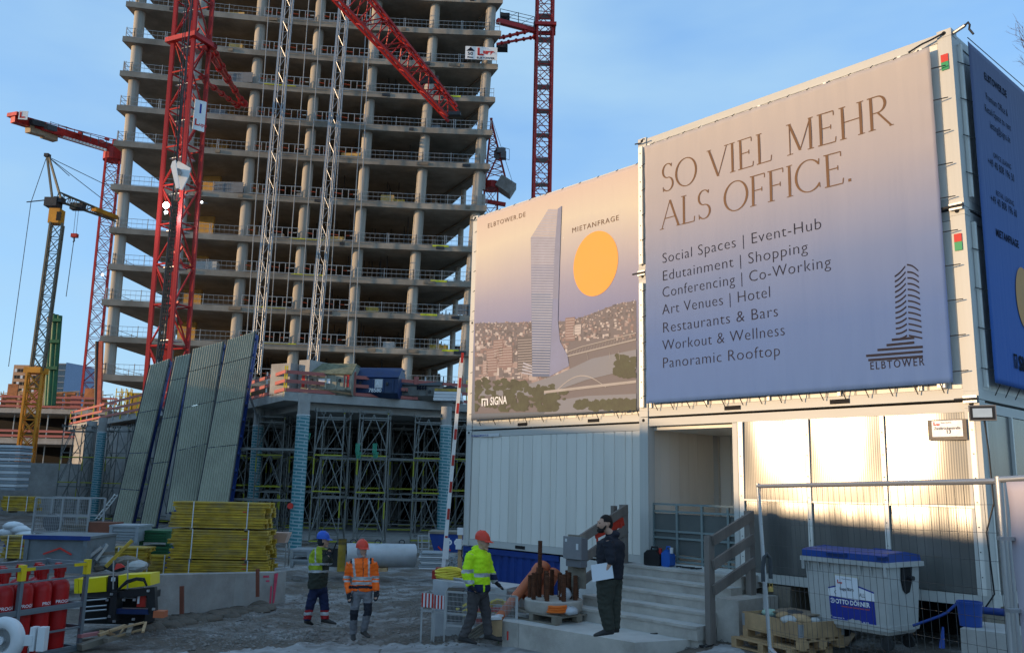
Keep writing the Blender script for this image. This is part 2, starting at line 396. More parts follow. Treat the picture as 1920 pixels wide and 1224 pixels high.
# ---------------------------------------------------------------- people
def bake(mb, name, mats, T, vox=.012, smooth=6, wrinkle=0.0, wscale=9, fn=None, seed=0):
    """fuse overlapping lofts into one continuous surface, soften it, add folds; fn(px,py,p) picks the colour of a spot"""
    if not isinstance(mats, (list, tuple)): mats = [mats]
    ob = bpy.data.objects.new('tmp', mb.mesh('tmp', mats[0])); C.objects.link(ob)
    r = ob.modifiers.new('r', 'REMESH'); r.mode = 'VOXEL'; r.voxel_size = vox
    s = ob.modifiers.new('s', 'SMOOTH'); s.iterations = smooth; s.factor = .5
    dg = bpy.context.evaluated_depsgraph_get(); me = bpy.data.meshes.new_from_object(ob.evaluated_get(dg))
    bpy.data.objects.remove(ob)
    inv = wm(T).inverted()
    if wrinkle:
        for v in me.vertices:
            n = noise.noise(V(v.co.x * wscale, v.co.y * wscale, v.co.z * wscale * 1.8) + V(seed * 7, 0, 0)) + .5 * noise.noise(v.co * wscale * 2.7)
            v.co = v.co + v.normal * (n * wrinkle)
    me.materials.clear()
    for m_ in mats: me.materials.append(m_)
    if fn:
        for p in me.polygons:
            c = p.center; a = px_of(c); p.material_index = fn(a[0], a[1], c)
    for p in me.polygons: p.use_smooth = True
    me.transform(inv); me.name = name
    return link(bpy.data.objects.new(name, me), T)
def ell(c, rx, ry, n=16, ax=None, ay=None):
    ax = ax or V(1, 0, 0); ay = ay or V(0, 1, 0)
    return [c + ax * (rx * cos(2 * pi * k / n)) + ay * (ry * sin(2 * pi * k / n)) for k in range(n)]
def ball(mb, c, rx, ry, rz, n=14, tilt=None):
    rings = []
    for j in range(1, 9):
        a = -pi / 2 + pi * j / 9; rings.append(ell(c + UZ * (rz * sin(a)), rx * cos(a), ry * cos(a), n))
    mb.loft(rings)
def limb(mb, pts, rs, n=12):
    P, R = [], []
    for i in range(len(pts) - 1):
        for k in range(4):
            t = k / 4; P.append(pts[i].lerp(pts[i + 1], t)); R.append(rs[i] + (rs[i + 1] - rs[i]) * t)
    P.append(pts[-1]); R.append(rs[-1]); mb.pipe(P, R, n)
    for p, r in zip(pts[1:-1], rs[1:-1]): ball(mb, p, r * .98, r * .98, r * .98, 10)
def hand(mb, w, d, side, sc=1.0, curl=.5):
    """palm with four unequal bent fingers and a thumb off its side; w wrist, d hand direction, side = thumb side"""
    d = d.normalized(); side = (side - d * side.dot(d)).normalized(); nn = d.cross(side).normalized()
    palm = w + d * .045 * sc
    mb.box(palm, (.078 * sc, .032 * sc, .095 * sc), ax=(side, nn, d))
    for i in range(4):
        b = w + d * .088 * sc + side * ((.029 - i * .0195) * sc); L = (.070, .078, .072, .056)[i] * sc
        d1 = (d + nn * curl * .5).normalized(); d2 = (d + nn * curl * 1.5).normalized()
        m1 = b + d1 * L * .5; mb.pipe([b - d * .02, b, m1, m1 + d2 * L * .5], [.010 * sc, .010 * sc, .0095 * sc, .008 * sc], 7)
    tb = w + d * .03 * sc + side * .032 * sc; td = (d + side * 1.0 + nn * .4).normalized(); td2 = (d + side * .3 + nn * .6).normalized()
    mb.pipe([tb - side * .01, tb + td * .032 * sc, tb + td * .032 * sc + td2 * .03 * sc], [.013 * sc, .012 * sc, .009 * sc], 7)
skin = M('skin', (.46, .27, .19), .5, var=.1, scale=8, bump=.1); hairm = M('dark_hair', (.012, .010, .009), .6, var=.3, scale=30, bump=.6)
glove = M('black_glove', (.015, .016, .02), .7); navy = M('navy_cloth', (.012, .018, .055), .85, bump=.4); blackc = M('black_cloth', (.018, .019, .027), .88, var=.3, bump=.4)
tape = M('reflective_tape', (.40, .41, .42), .35, .2, var=.1); hivisy = M('hivis_yellow', (.50, .80, .01), .7, var=.12, bump=.3, scale=4); hivisy2 = M('hivis_yellow_dirty', (.30, .38, .02), .8, var=.35, bump=.3, scale=6, dirt=.35, dcol=(.12, .12, .04)); hiviso = M('hivis_orange', (.95, .14, .01), .65, var=.1, bump=.3, scale=4)
greyt = M('grey_work_trousers', (.16, .155, .165), .85, var=.2, bump=.4); darkt = M('dark_grey_trousers', (.055, .05, .052), .85, var=.35, bump=.4, dirt=.3, dcol=(.12, .10, .09)); olive = M('olive_black_trousers', (.040, .043, .033), .85, bump=.4); redc = M('dark_red_cloth', (.30, .015, .02), .8); olived = M('dark_olive_cloth', (.03, .034, .025), .85, bump=.4)
boot = M('work_boot', (.03, .028, .027), .6, dirt=.4, dcol=(.12, .10, .08)); solem = M('shoe_sole', (.25, .24, .23), .7); helred = M('helmet_red', (.62, .05, .025), .35, var=.05, bump=0); helblue = M('helmet_blue', (.02, .09, .45), .35, var=.05, bump=0); greyhood = M('grey_hood', (.25, .25, .27), .9, bump=.4)
def head_geo(mb, c, f, r=.098, jaw=True):
    """skull, jaw, nose, ears, brow; f = facing"""
    f = f.normalized(); s = f.cross(UZ).normalized()
    rings = []
    for j in range(1, 12):
        a = -pi / 2 + pi * j / 12; zz = .125 * sin(a); w = cos(a); taper = 1 - (.22 if zz < 0 else 0) * (-zz / .125 if zz < 0 else 0)
        rings.append(ell(c + UZ * zz + f * (.010 * (1 if zz < 0 else 0)), .078 * w * taper, .098 * w * taper, 16, s, f))
    mb.loft(rings)
    mb.pipe([c + f * .085 + UZ * .030, c + f * .103 + UZ * -.002, c + f * .116 + UZ * -.022, c + f * .09 + UZ * -.035], [.010, .012, .017, .010], 8)
    ball(mb, c + f * .072 - UZ * .105, .030, .030, .024, 10); ball(mb, c + f * .088 - UZ * .062, .026, .018, .010, 10); ball(mb, c + f * .076 + UZ * .038, .055, .022, .012, 10)
    for q in (-1, 1): ball(mb, c + s * (.078 * q) - UZ * .01 - f * .01, .012, .020, .032, 8)
def helmet(T, c, f, mat, tilt=0):
    f = f.normalized(); s = f.cross(UZ).normalized(); mb = MB(); rings = []
    for j in range(10):
        a = j / 9 * pi / 2; rings.append(ell(c + UZ * (.03 + .125 * sin(a)) - f * (.012 * sin(a)), .108 * cos(a) + .001, .130 * cos(a) + .001, 26, s, f))
    mb.loft([ell(c + UZ * .0, .112, .134, 26, s, f)] + rings); sh_ = part('helmet', mb, mat, T, world=True, smooth=1.2)
    mb = MB(); n = 14; vi, vo = [], []
    for k in range(n + 1): a = radians(28 + 124 * k / n); vi.append(c + s * (.110 * cos(a)) + f * (.130 * sin(a)) + UZ * .012); vo.append(c + s * (.116 * cos(a)) + f * (.130 * sin(a) + .062 * sin((a - radians(28)) / radians(124) * pi)) - UZ * .012)
    mb.add(vi + vo + [v - UZ * .006 for v in vi] + [v - UZ * .006 for v in vo], [(k, k + 1, n + 2 + k, n + 1 + k) for k in range(n)] + [(2 * n + 2 + k, 2 * n + 3 + k, 3 * n + 4 + k, 3 * n + 3 + k) for k in range(n)] + [(n + 1 + k, n + 2 + k, 3 * n + 4 + k, 3 * n + 3 + k) for k in range(n)])
    part('peak', mb, mat, sh_, world=True); part('ridge', MB().pipe([c + f * .10 + UZ * .10, c + f * .03 + UZ * .152, c - f * .05 + UZ * .148, c - f * .11 + UZ * .09], .009, 6), mat, sh_, world=True)
def shoe(mb, ank, toe, r=.05):
    d = (toe - ank); d.z = 0; d.normalize(); heel = ank - d * .055; z0 = toe.z - .02
    rings = []
    for u, w, h in ((-.07, .034, .07), (-.03, .042, .11), (.03, .044, .11), (.09, .046, .085), (.15, .05, .065), (.20, .045, .05), (.235, .025, .03)):
        c = ank + d * u; s = d.cross(UZ); zc = z0 + (ank.z - .07 - z0) * max(0, min(1, (.2 - u) / .27))
        rings.append([V(c.x, c.y, zc) + s * (w * cos(2 * pi * k / 12)) + UZ * (h / 2 + h / 2 * sin(2 * pi * k / 12)) for k in range(12)])
    mb.loft(rings)
def build(label, Y, J, face, jk, tr, opt):
    """J: joints at pixels, each (x, y, depth offset)"""
    P = {k: at(v[0], v[1], Y + (v[2] if len(v) > 2 else 0)) for k, v in J.items()}
    base = (P['toeL'] + P['toeR']) / 2; T = thing('person', label, 'person', base)
    sd, bd = opt.get('rx', .20), opt.get('ry', .125)
    hipc = (P['hipL'] + P['hipR']) / 2; shc = (P['shL'] + P['shR']) / 2; sx = (P['shR'] - P['shL']); sx.z = 0
    sxn = V(1, 0, 0) if sx.length < .05 else sx.normalized(); fy_ = V(-sxn.y, sxn.x, 0)
    f = V(*face).normalized()
    neck = P['neck']; hd = P['head']
    def torso(mb, k=1.0, z_lo=None, lows=1.0, hem=None):
        a = hem if hem is not None else hipc - UZ * .02; rings = []
        for u, w in ((0, opt.get('hemw', .98) * lows), (.25, .98), (.5, opt.get('belly', 1.0)), (.75, 1.05), (.9, 1.0), (.97, .72), (1.03, .42)):
            c = a.lerp(shc + UZ * .035, min(u, 1.03)); bulge = fy_ * 0
            rings.append(ell(c, sd * w * k, bd * (w if u < .9 else w * 1.05) * k, 22, sxn, fy_))
        mb.loft(rings)
    arms = [[P['sh' + s_], P['el' + s_], P['wr' + s_]] for s_ in 'LR']; legs = [[P['hip' + s_], P['kn' + s_], P['an' + s_]] for s_ in 'LR']
    hdirs = [(P['ha' + s_] - P['wr' + s_]) for s_ in 'LR']
    # body: one continuous surface under the clothes
    mb = MB(); torso(mb, .86)
    for a in arms: limb(mb, a, [.055, .046, .034])
    for l in legs: limb(mb, l, [.078, .052, .038])
    limb(mb, [shc, neck, hd - UZ * .05], [.07, .058, .052]); head_geo(mb, hd, f)
    for i in (0, 1): hand(mb, arms[i][2], hdirs[i], opt.get('thumb', V(0, -1, 0)), .92, opt.get('curl', .5))
    bake(mb, 'body', opt.get('skinm', [skin]), T, .0105, 2)
    # eyes, mouth
    s_ = f.cross(UZ).normalized()
    for q in (-1, 1): part('eye', MB().lathe(hd + f * .088 + s_ * (.030 * q) + UZ * .018, [(.001, .006), (.010, .002), (.012, -.004)], 10, ax=f), black, T, world=True)
    part('mouth', MB().box(hd + f * .100 - UZ * .064, (.036, .006, .006), ax=(s_, f, UZ)), M('lip_' + label[:6].strip().replace(' ', '_'), (.25, .10, .08), .6, bump=0), T, world=True)
    # trousers
    mb = MB(); ball(mb, hipc + UZ * .0, sd * .80, bd * 1.05, .13, 16)
    for l in legs: limb(mb, [l[0], l[1], l[2] - UZ * .01], opt.get('lr', [.100, .074, .064]))
    bake(mb, 'trousers', tr[0], T, .0125, 4, .015, 10, tr[1], 3)
    # jacket
    mb = MB(); hem = opt.get('hem'); hem = at(hem[0], hem[1], Y + (hem[2] if len(hem) > 2 else 0)) if hem else None
    torso(mb, 1.06, hem=hem)
    ar = opt.get('ar', [.078, .062, .050])
    for i, a in enumerate(arms):
        e_ = a[1].lerp(a[2], opt['short']) if 'short' in opt else a[2]
        limb(mb, [a[0] - V(0, 0, .01), a[1], e_], ar)
    for a in arms: limb(mb, [shc + (a[0] - shc) * .2, a[0] - V(0, 0, .01)], [.08, .076])
    limb(mb, [shc + UZ * .0, neck + UZ * .0], [.095, .072])
    if opt.get('hood'): ball(mb, neck - f * .06 - UZ * .02, .10, .08, .06, 14)
    bake(mb, opt.get('jname', 'jacket'), jk[0], T, .0125, 4, opt.get('wr', .014), 10, jk[1], 1)
    # hands in gloves
    if opt.get('glove', True):
        for i in (0, 1): mb = MB(); hand(mb, arms[i][2] - hdirs[i].normalized() * .01, hdirs[i], opt.get('thumb', V(0, -1, 0)), 1.18, opt.get('curl', .5)); bake(mb, 'glove', glove, T, .006, 1)
    # shoes
    for s2 in 'LR': mb = MB(); shoe(mb, P['an' + s2], P['toe' + s2]); limb(mb, [P['an' + s2], P['an' + s2] + UZ * .1], [.048, .05]); bake(mb, 'boot', opt.get('shoe', boot), T, .009, 3)
    if 'helmet' in opt: helmet(T, hd + UZ * .035, f, opt['helmet'])
    return T, P, f
# worker in orange
def jo(x, y, p):
    if y > 1103: return 0
    if 1097.5 < y <= 1103 and 654 < x < 698: return 2
    sleeve = x < 657 or x > 697
    if sleeve:
        return 1 if (1079 < y < 1084 or 1087 < y < 1090.5) else (3 if y > 1200 else 0)
    if 1081 < y < 1087 or 1090.5 < y < 1096: return 1
    if y < 1081 and (660 + (y - 1050) * .1 < x < 664.5 + (y - 1050) * .1 or 690 < x < 693.5): return 1
    if y < 1056 and (x < 661 or x > 693): return 2
    if 680.2 < x < 681.4: return 2
    return 0
def to(x, y, p):
    if x < 672 and 1143 < y < 1162: return 1
    if x > 680 and 1130 < y < 1154: return 1
    return 0
T, P, f = build('worker in orange jacket and red helmet walking towards the camera', 16.1, dict(head=(679, 1030), neck=(680, 1044), shL=(657, 1054), shR=(700, 1053), elL=(650, 1085, .05), elR=(705, 1084, .05), wrL=(654, 1112, -.08), wrR=(706, 1108, -.05), haL=(657, 1128, -.12), haR=(705, 1122, -.08), hipL=(670, 1108), hipR=(689, 1107), knL=(664, 1149, -.05), knR=(690, 1144, -.06), anL=(662, 1188, .05), anR=(682, 1182, -.0), toeL=(663, 1199, -.18), toeR=(690, 1193, -.15)), (.62, -.78, 0),
    ([hiviso, tape, blackc, hivisy], jo), ([greyt, blackc], to), dict(helmet=helred, hem=(680, 1107), rx=.185, ry=.125, ar=[.078, .062, .052], lr=[.095, .074, .066], thumb=V(.8, -.4, 0)))
mb = MB(); ball(mb, P['head'] - f * .015 - UZ * .03, .092, .105, .115, 14); limb(mb, [P['head'] - UZ * .08, P['neck']], [.08, .085])
o = bake(mb, 'hood', greyhood, T, .01, 3, .004, 12)
# the hood leaves the face open: push its front back
for v in o.data.vertices:
    w_ = wm(T) @ v.co; d = (w_ - P['head']).dot(f)
    if d > .045 and w_.z > P['head'].z - .10: v.co -= (f * (d - .045))
# worker in dull yellow with blue helmet
def jy2(x, y, p):
    if y > 1073: return 2
    if 1068.5 < y <= 1073 or 1055 < y < 1059: return 1
    if x > 601 + (1030 - y) * -.05 and y > 1030: return 3 if x > 604 else 0
    if 590 < x < 592.5 and y < 1055: return 1
    return 0
def t2(x, y, p):
    if 1143 < y < 1147 or 1153 < y < 1160: return 1
    if 1147 <= y <= 1153: return 2
    return 0
T, P, f = build('worker in dirty yellow coat and blue helmet seen from behind', 17.4, dict(head=(606, 1013), neck=(602, 1024), shL=(589, 1034, -.12), shR=(611, 1034, .16), elL=(607, 1054, -.16), elR=(618, 1052, .1), wrL=(616, 1043, -.1), wrR=(617, 1040, .1), haL=(618, 1031, -.08), haR=(620, 1034, .05), hipL=(590, 1102, -.03), hipR=(604, 1101, .06), knL=(582, 1134, -.05), knR=(608, 1132, .05), anL=(576, 1160), anR=(609, 1159, .05), toeL=(580, 1171, .1), toeR=(624, 1168, .05)), (.93, .25, -.05),
    ([hivisy2, tape, olived, olived], jy2), ([navy, redc, tape], t2), dict(helmet=helblue, hem=(595, 1102), rx=.205, ry=.16, hemw=.95, ar=[.09, .07, .055], lr=[.105, .088, .080], curl=1.2, thumb=V(-.5, 0, .8)))
mb = MB(); ball(mb, P['head'] - f * .03 - UZ * .02, .088, .085, .10, 14); bake(mb, 'balaclava', blackc, T, .01, 3, 0, 12)
# worker in bright yellow striding right
def jy(x, y, p):
    rear = x < 889
    if rear:
        if y > 1099: return 2
        if 1067 < y < 1074 or 1087 < y < 1094: return 1
        return 0
    if x > 919 and y > 1076: return 1 if 1087 < y < 1093 else 2
    if y > 1095.5: return 0 if 906 < x < 909.5 else 2
    if 1074 < y < 1081: return 1
    return 0
T, P, f = build('worker in bright yellow jacket and red helmet striding right', 14.6, dict(head=(905, 1016), neck=(901, 1027), shL=(884, 1038, -.16), shR=(909, 1037, .18), elL=(873, 1073, -.22), elR=(920, 1073, .22), wrL=(881, 1097, -.24), wrR=(929, 1091, .22), haL=(891, 1107, -.22), haR=(942, 1102, .20), hipL=(889, 1108, -.08), hipR=(903, 1107, .09), knL=(885, 1153, -.08), knR=(911, 1148, .08), anL=(868, 1193, -.08), anR=(916, 1189, .08), toeL=(888, 1205, -.08), toeR=(936, 1200, .06)), (.97, -.22, -.12),
    ([hivisy, tape, navy], jy), ([darkt], None), dict(helmet=helred, hem=(898, 1108), rx=.205, ry=.17, hood=True, belly=1.02, ar=[.095, .075, .06], lr=[.115, .085, .07], curl=.15, thumb=V(0, -.8, .5)))
# bearded man in black with folder
T, P, f = build('bearded man in black hoodie holding a white folder by the stairs', 13.0, dict(head=(1134, 982), neck=(1144, 999), shL=(1140, 1014, -.16), shR=(1150, 1014, .18), elL=(1146, 1050, -.26), elR=(1140, 1050, .24), wrL=(1134, 1074, -.24), wrR=(1126, 1068, .2), haL=(1128, 1087, -.22), haR=(1120, 1078, .2), hipL=(1137, 1084, -.09), hipR=(1149, 1080, .09), knL=(1134, 1130, -.08), knR=(1150, 1129, .08), anL=(1142, 1179, -.07), anR=(1152, 1176, .1), toeL=(1124, 1190, -.1), toeR=(1140, 1185, .06)), (-.97, -.2, -.05),
    ([blackc, blackc], None), ([olive], None), dict(hem=(1144, 1084), glove=False, short=.25, rx=.20, ry=.185, belly=1.06, hood=True, jname='hoodie', ar=[.088, .070, .055], lr=[.155, .110, .088], curl=.8, thumb=V(-1, 0, .3), wr=.012))
hd = P['head']; mb = MB(); s_ = f.cross(UZ).normalized()
rings = []
for j in range(9): a = radians(2) + j / 8 * radians(86); rings.append(ell(hd + UZ * (.03 + .108 * sin(a)) - f * .016, .083 * cos(a) + .003, .101 * cos(a) + .003, 18, s_, f))
mb.loft(rings); ball(mb, hd - f * .05 + UZ * .0, .078, .058, .085, 12); o = bake(mb, 'hair', hairm, T, .007, 2, .006, 40)
for v in o.data.vertices:
    w_ = wm(T) @ v.co; d = (w_ - hd).dot(f)
    if d > .035 and w_.z < hd.z + .082: v.co -= f * (d - .035)
mb = MB(); ball(mb, hd + f * .062 - UZ * .088, .060, .050, .042, 12); 
for q in (-1, 1): mb.pipe([hd + s_ * (.074 * q) - UZ * .01 + f * .0, hd + s_ * (.066 * q) - UZ * .06 + f * .03, hd + s_ * (.04 * q) - UZ * .09 + f * .06], [.010, .018, .022], 8)
mb.pipe([hd + f * .098 - UZ * .045 + s_ * .03, hd + f * .104 - UZ * .043, hd + f * .098 - UZ * .045 - s_ * .03], [.008, .010, .008], 8)
bake(mb, 'beard', hairm, T, .006, 1, .004, 40)
fo = thing('folder', 'white folder of papers in the hand of the bearded man', 'folder', at(1130, 1075, 12.7))
part('cover', MB().prism([at(1108, 1059, 12.72), at(1147, 1053, 12.72), at(1151, 1083, 12.72), at(1111, 1090, 12.72)], (0, .02, 0)), M('white_folder', (.68, .70, .74), .45, var=.04, bump=0), fo, world=True)
part('pages', MB().prism([at(1109, 1061, 12.745), at(1147, 1055, 12.745), at(1150, 1082, 12.745), at(1112, 1088, 12.745)], (0, .012, 0)), paper, fo, world=True)
# ---------------------------------------------------------------- container stack
PHI = .8419
E_ = V(cos(PHI), -sin(PHI), 0)             # along the front to the right
N_ = V(-sin(PHI), -cos(PHI), 0)            # out of the front
RZ = atan2(-sin(PHI), cos(PHI))
CC = V(6.5067, 11.8794, 0)                 # right front corner
Z0, CH, CL = CAMZ - 1.4966, 2.80, 6.06
A_ = CC - E_ * CL                           # left front corner of the right stack
B_ = A_ - N_ * .908                         # right end of the left stack (set back)
D_ = B_ - E_ * 6.357
def FP(base, s, out, z): return base + E_ * s + N_ * out + V(0, 0, z)
def fs(px, py, base=None, out=0):
    """s, z on the front plane under a pixel"""
    b = (base or A_) + N_ * out
    p = onplane(px, py, b, N_); return (p - b).dot(E_), p.z
UZ = V(0, 0, 1)
def container(base, L, z, label, kind, grp='cream site containers stacked three high', W=2.44):
    T = thing('site_container', label, 'container', base + V(0, 0, z), RZ, grp)
    H = CH
    rail, post = .16, .2
    def B(name, x0, x1, y0, y1, z0, z1, mat): return block(name, ((x0 + x1) / 2, (y0 + y1) / 2, (z0 + z1) / 2), (x1 - x0, y1 - y0, z1 - z0), mat, T, world=False)
    for x in (0, L - post):
        for y in (0, W - post):
            B('corner_post', x, x + post, y, y + post, .12, H - .12, contw)
            B('corner_casting', x - .004, x + post + .004, y - .004, y + post + .004, 0.004, .118, contw)
            B('corner_casting', x - .004, x + post + .004, y - .004, y + post + .004, H - .118, H - .004, contw)
            mbh = MB().tube((x + post / 2, y - .012, H - .06), (x + post / 2, y + .002, H - .06), .03, 10)
            if y == 0: part('casting_hole', mbh, dark, T)
    for y in (0.02, W - .16):
        B('bottom_rail', post, L - post, y, y + .14, .01, .16, contw)
        B('top_rail', post, L - post, y, y + .14, H - .17, H - .03, contw)
    for x in (0.02, L - .16):
        B('end_rail', x, x + .14, post, W - post, .01, .16, contw)
        B('end_rail', x, x + .14, post, W - post, H - .17, H - .03, contw)
    B('roof', .03, L - .03, .03, W - .03, H - .10, H - .045, contw)
    B('floor_plate', .05, L - .05, .05, W - .05, .05, .12, contw)
    for fx in (1.9, L - 1.9 - .3):
        B('fork_pocket', fx, fx + .32, .005, .03, .045, .115, dark)
    if kind == 'open': return T
    # front, back and end walls of folded sheet, one panel at a time
    n = 20; x0, x1 = post, L - post; pw = (x1 - x0) / n
    for i in range(n):
        wv = [.62, 1.25, 1, 1.13][i % 4] * pw
    xs_ = [x0]; k = 0
    while xs_[-1] < x1 - .05:
        xs_.append(min(x1, xs_[-1] + [.30, .30, .18, .32][k % 4])); k += 1
    for i in range(len(xs_) - 1):
        a, b = xs_[i] + .004, xs_[i + 1] - .004
        if b - a < .02: continue
        mb = MB(); mb.prism([(a, .05, .165), (b, .05, .165), (b, .02 + .02, .165), (b - .02, .028, .165), (a + .02, .028, .165), (a, .04, .165)], (0, 0, H - .34))
        if kind == 'wall': part('wall_panel', mb, contd, T)
        elif kind == 'poly': part('wall_panel', mb, contd, T)
    if kind == 'poly':
        for x in [1.25 * i + .25 for i in range(5)]:
            if x < L - .3: B('mullion', x, x + .05, -.012, .035, .165, H - .175, alu)
    for x in ((.03, .06) if kind != 'open' else ()):
        pass
    B('end_wall', .05, .09, post, W - post, .165, H - .175, contd)
    B('back_wall', post, L - post, W - .09, W - .05, .165, H - .175, contd)
    y = post
    while y < W - post - .05:
        y2 = min(y + .31, W - post); B('wall_panel', L - .075, L - .035, y + .004, y2 - .004, .165, H - .175, contd); y = y2
    return T
def poly_mat():
    m = bpy.data.materials.new('polycarbonate_sheet'); m.use_nodes = True; t = m.node_tree; N = t.nodes; L = t.links; b = N['Principled BSDF']
    tc = N.new('ShaderNodeTexCoord'); sx = N.new('ShaderNodeSeparateXYZ'); L.new(tc.outputs['Object'], sx.inputs[0])
    nz = N.new('ShaderNodeTexNoise'); nz.inputs['Scale'].default_value = 1.2; nz.inputs['Detail'].default_value = 6
    mp = N.new('ShaderNodeMapping'); mp.inputs['Scale'].default_value = (3, 3, .3); L.new(tc.outputs['Object'], mp.inputs[0]); L.new(mp.outputs[0], nz.inputs[0])
    r = N.new('ShaderNodeValToRGB'); r.color_ramp.elements[0].color = (.08, .082, .078, 1); r.color_ramp.elements[1].color = (.14, .14, .13, 1)
    r.color_ramp.elements[0].position = .3; r.color_ramp.elements[1].position = .7
    L.new(nz.outputs[0], r.inputs[0]); L.new(r.outputs[0], b.inputs['Base Color'])
    b.inputs['Metallic'].default_value = .05; b.inputs['Roughness'].default_value = .25; b.inputs['Specular IOR Level'].default_value = 1.0
    mu = N.new('ShaderNodeMath'); mu.operation = 'MULTIPLY'; L.new(sx.outputs[0], mu.inputs[0]); mu.inputs[1].default_value = 190
    sn = N.new('ShaderNodeMath'); sn.operation = 'SINE'; L.new(mu.outputs[0], sn.inputs[0])
    bp = N.new('ShaderNodeBump'); bp.inputs['Strength'].default_value = .05; bp.inputs['Distance'].default_value = .002
    L.new(sn.outputs[0], bp.inputs['Height']); L.new(bp.outputs[0], b.inputs['Normal'])
    return m
polyc = poly_mat()
LZ = [Z0, Z0 + CH + .002, Z0 + 2 * CH + .004]
container(D_, 6.357, LZ[0], 'ground level cream container with plain ribbed wall above the blue container', 'wall')
container(D_, 6.357, LZ[1], 'cream container behind the lower half of the city picture banner', 'wall')
container(D_, 6.357, LZ[2], 'top cream container behind the upper half of the city picture banner', 'wall')
low = container(A_, CL, LZ[0], 'ground level container with open entrance and clear plastic sheet front', 'open')
container(A_, CL, LZ[1], 'container behind the lower half of the large text banner', 'poly')
container(A_, CL, LZ[2], 'top corner container behind the upper half of the large text banner', 'poly')
# ---- the entrance bay: floor, inner walls, plastic sheet panes with aluminium mullions
W = 2.44
def LB(name, x0, x1, y0, y1, z0, z1, mat, par=low): return block(name, ((x0 + x1) / 2, (y0 + y1) / 2, (z0 + z1) / 2), (x1 - x0, y1 - y0, z1 - z0), mat, par, world=False)
ms = [fs(px, py)[0] for px, py in ((1389, 850), (1514, 850), (1656, 850), (1826, 850))]
sJ = ms[0] - .06
LB('back_wall', .2, CL - .2, W - .1, W - .06, .165, CH - .175, contd)
x = .2
while x < sJ + .9:                                     # inner ribbed sheets seen through the door
    part('wall_panel', MB().bb(x + .003, x + .25, W - .13, W - .103, .17, CH - .18), contd, low); x += .255
y = .2
while y < W - .2:
    part('wall_panel', MB().bb(.06, .09, y + .003, y + .297, .17, CH - .18), contd, low); y += .3
LB('partition', sJ + .02, sJ + .06, .1, W - .14, .13, CH - .18, contd)
LB('door_jamb', sJ - .1, sJ, .0, .12, .125, CH - .18, contw)
LB('ceiling', .2, CL - .2, .17, W - .17, CH - .24, CH - .18, contd)
def pane(x0, x1, z0, z1, bulge, phase):
    mb = MB(); nx, nz_ = 12, 10; vs = []
    for j in range(nz_ + 1):
        for i in range(nx + 1):
            u, v = i / nx, j / nz_
            o = bulge * sin(pi * u) * (.35 + .65 * sin(pi * min(1, v * .9 + .05))) + .006 * sin(3 * pi * u + phase) * v
            vs.append((x0 + (x1 - x0) * u, .016 + .022 * v - o, z0 + (z1 - z0) * v))
    k = len(vs); vs += [(a, b + .01, c) for a, b, c in vs]
    mb.add(vs, [(j * (nx + 1) + i, j * (nx + 1) + i + 1, (j + 1) * (nx + 1) + i + 1, (j + 1) * (nx + 1) + i) for j in range(nz_) for i in range(nx)])
    part('plastic_sheet', mb, polyc, low, smooth=3.2)
zmid = fs(1600, 943)[1] - LZ[0]
ms2 = ms[:3] + [ms[3]]
for i in range(3):
    pane(ms2[i], ms2[i + 1], zmid + .012, CH - .17, .026, i)
    pane(ms2[i], ms2[i + 1], .17, zmid - .012, .012, i + 2)
for i, s in enumerate(ms2):
    w2 = .035 if i else .045
    LB('mullion', s - w2, s + w2, -.007, .026, .16, CH - .172, alu)
    for k in range(7):
        part('screw', MB().tube((s, -.02, .4 + k * .33), (s, -.0135, .4 + k * .33), .008, 6), darksteel, low)
for i in range(3): LB('transom', ms2[i] + .05, ms2[i + 1] - .04, -.012, .022, zmid - .014, zmid + .014, alu)
LB('cover_strip', ms2[3] + .05, CL - .2, -.004, .03, .165, CH - .175, contw)
LB('wall_backing', ms2[0], CL - .2, .10, .13, .165, CH - .18, contd)
y = .2
while y < W - .25:
    y2 = min(y + 1.0, W - .2); part('plastic_sheet', MB().bb(CL - .05, CL - .03, y + .01, y2 - .01, .17, CH - .18), polyc, low); 
    LB('mullion', CL - .03, CL + .012, y - .02, y + .02, .165, CH - .172, alu); y = y2
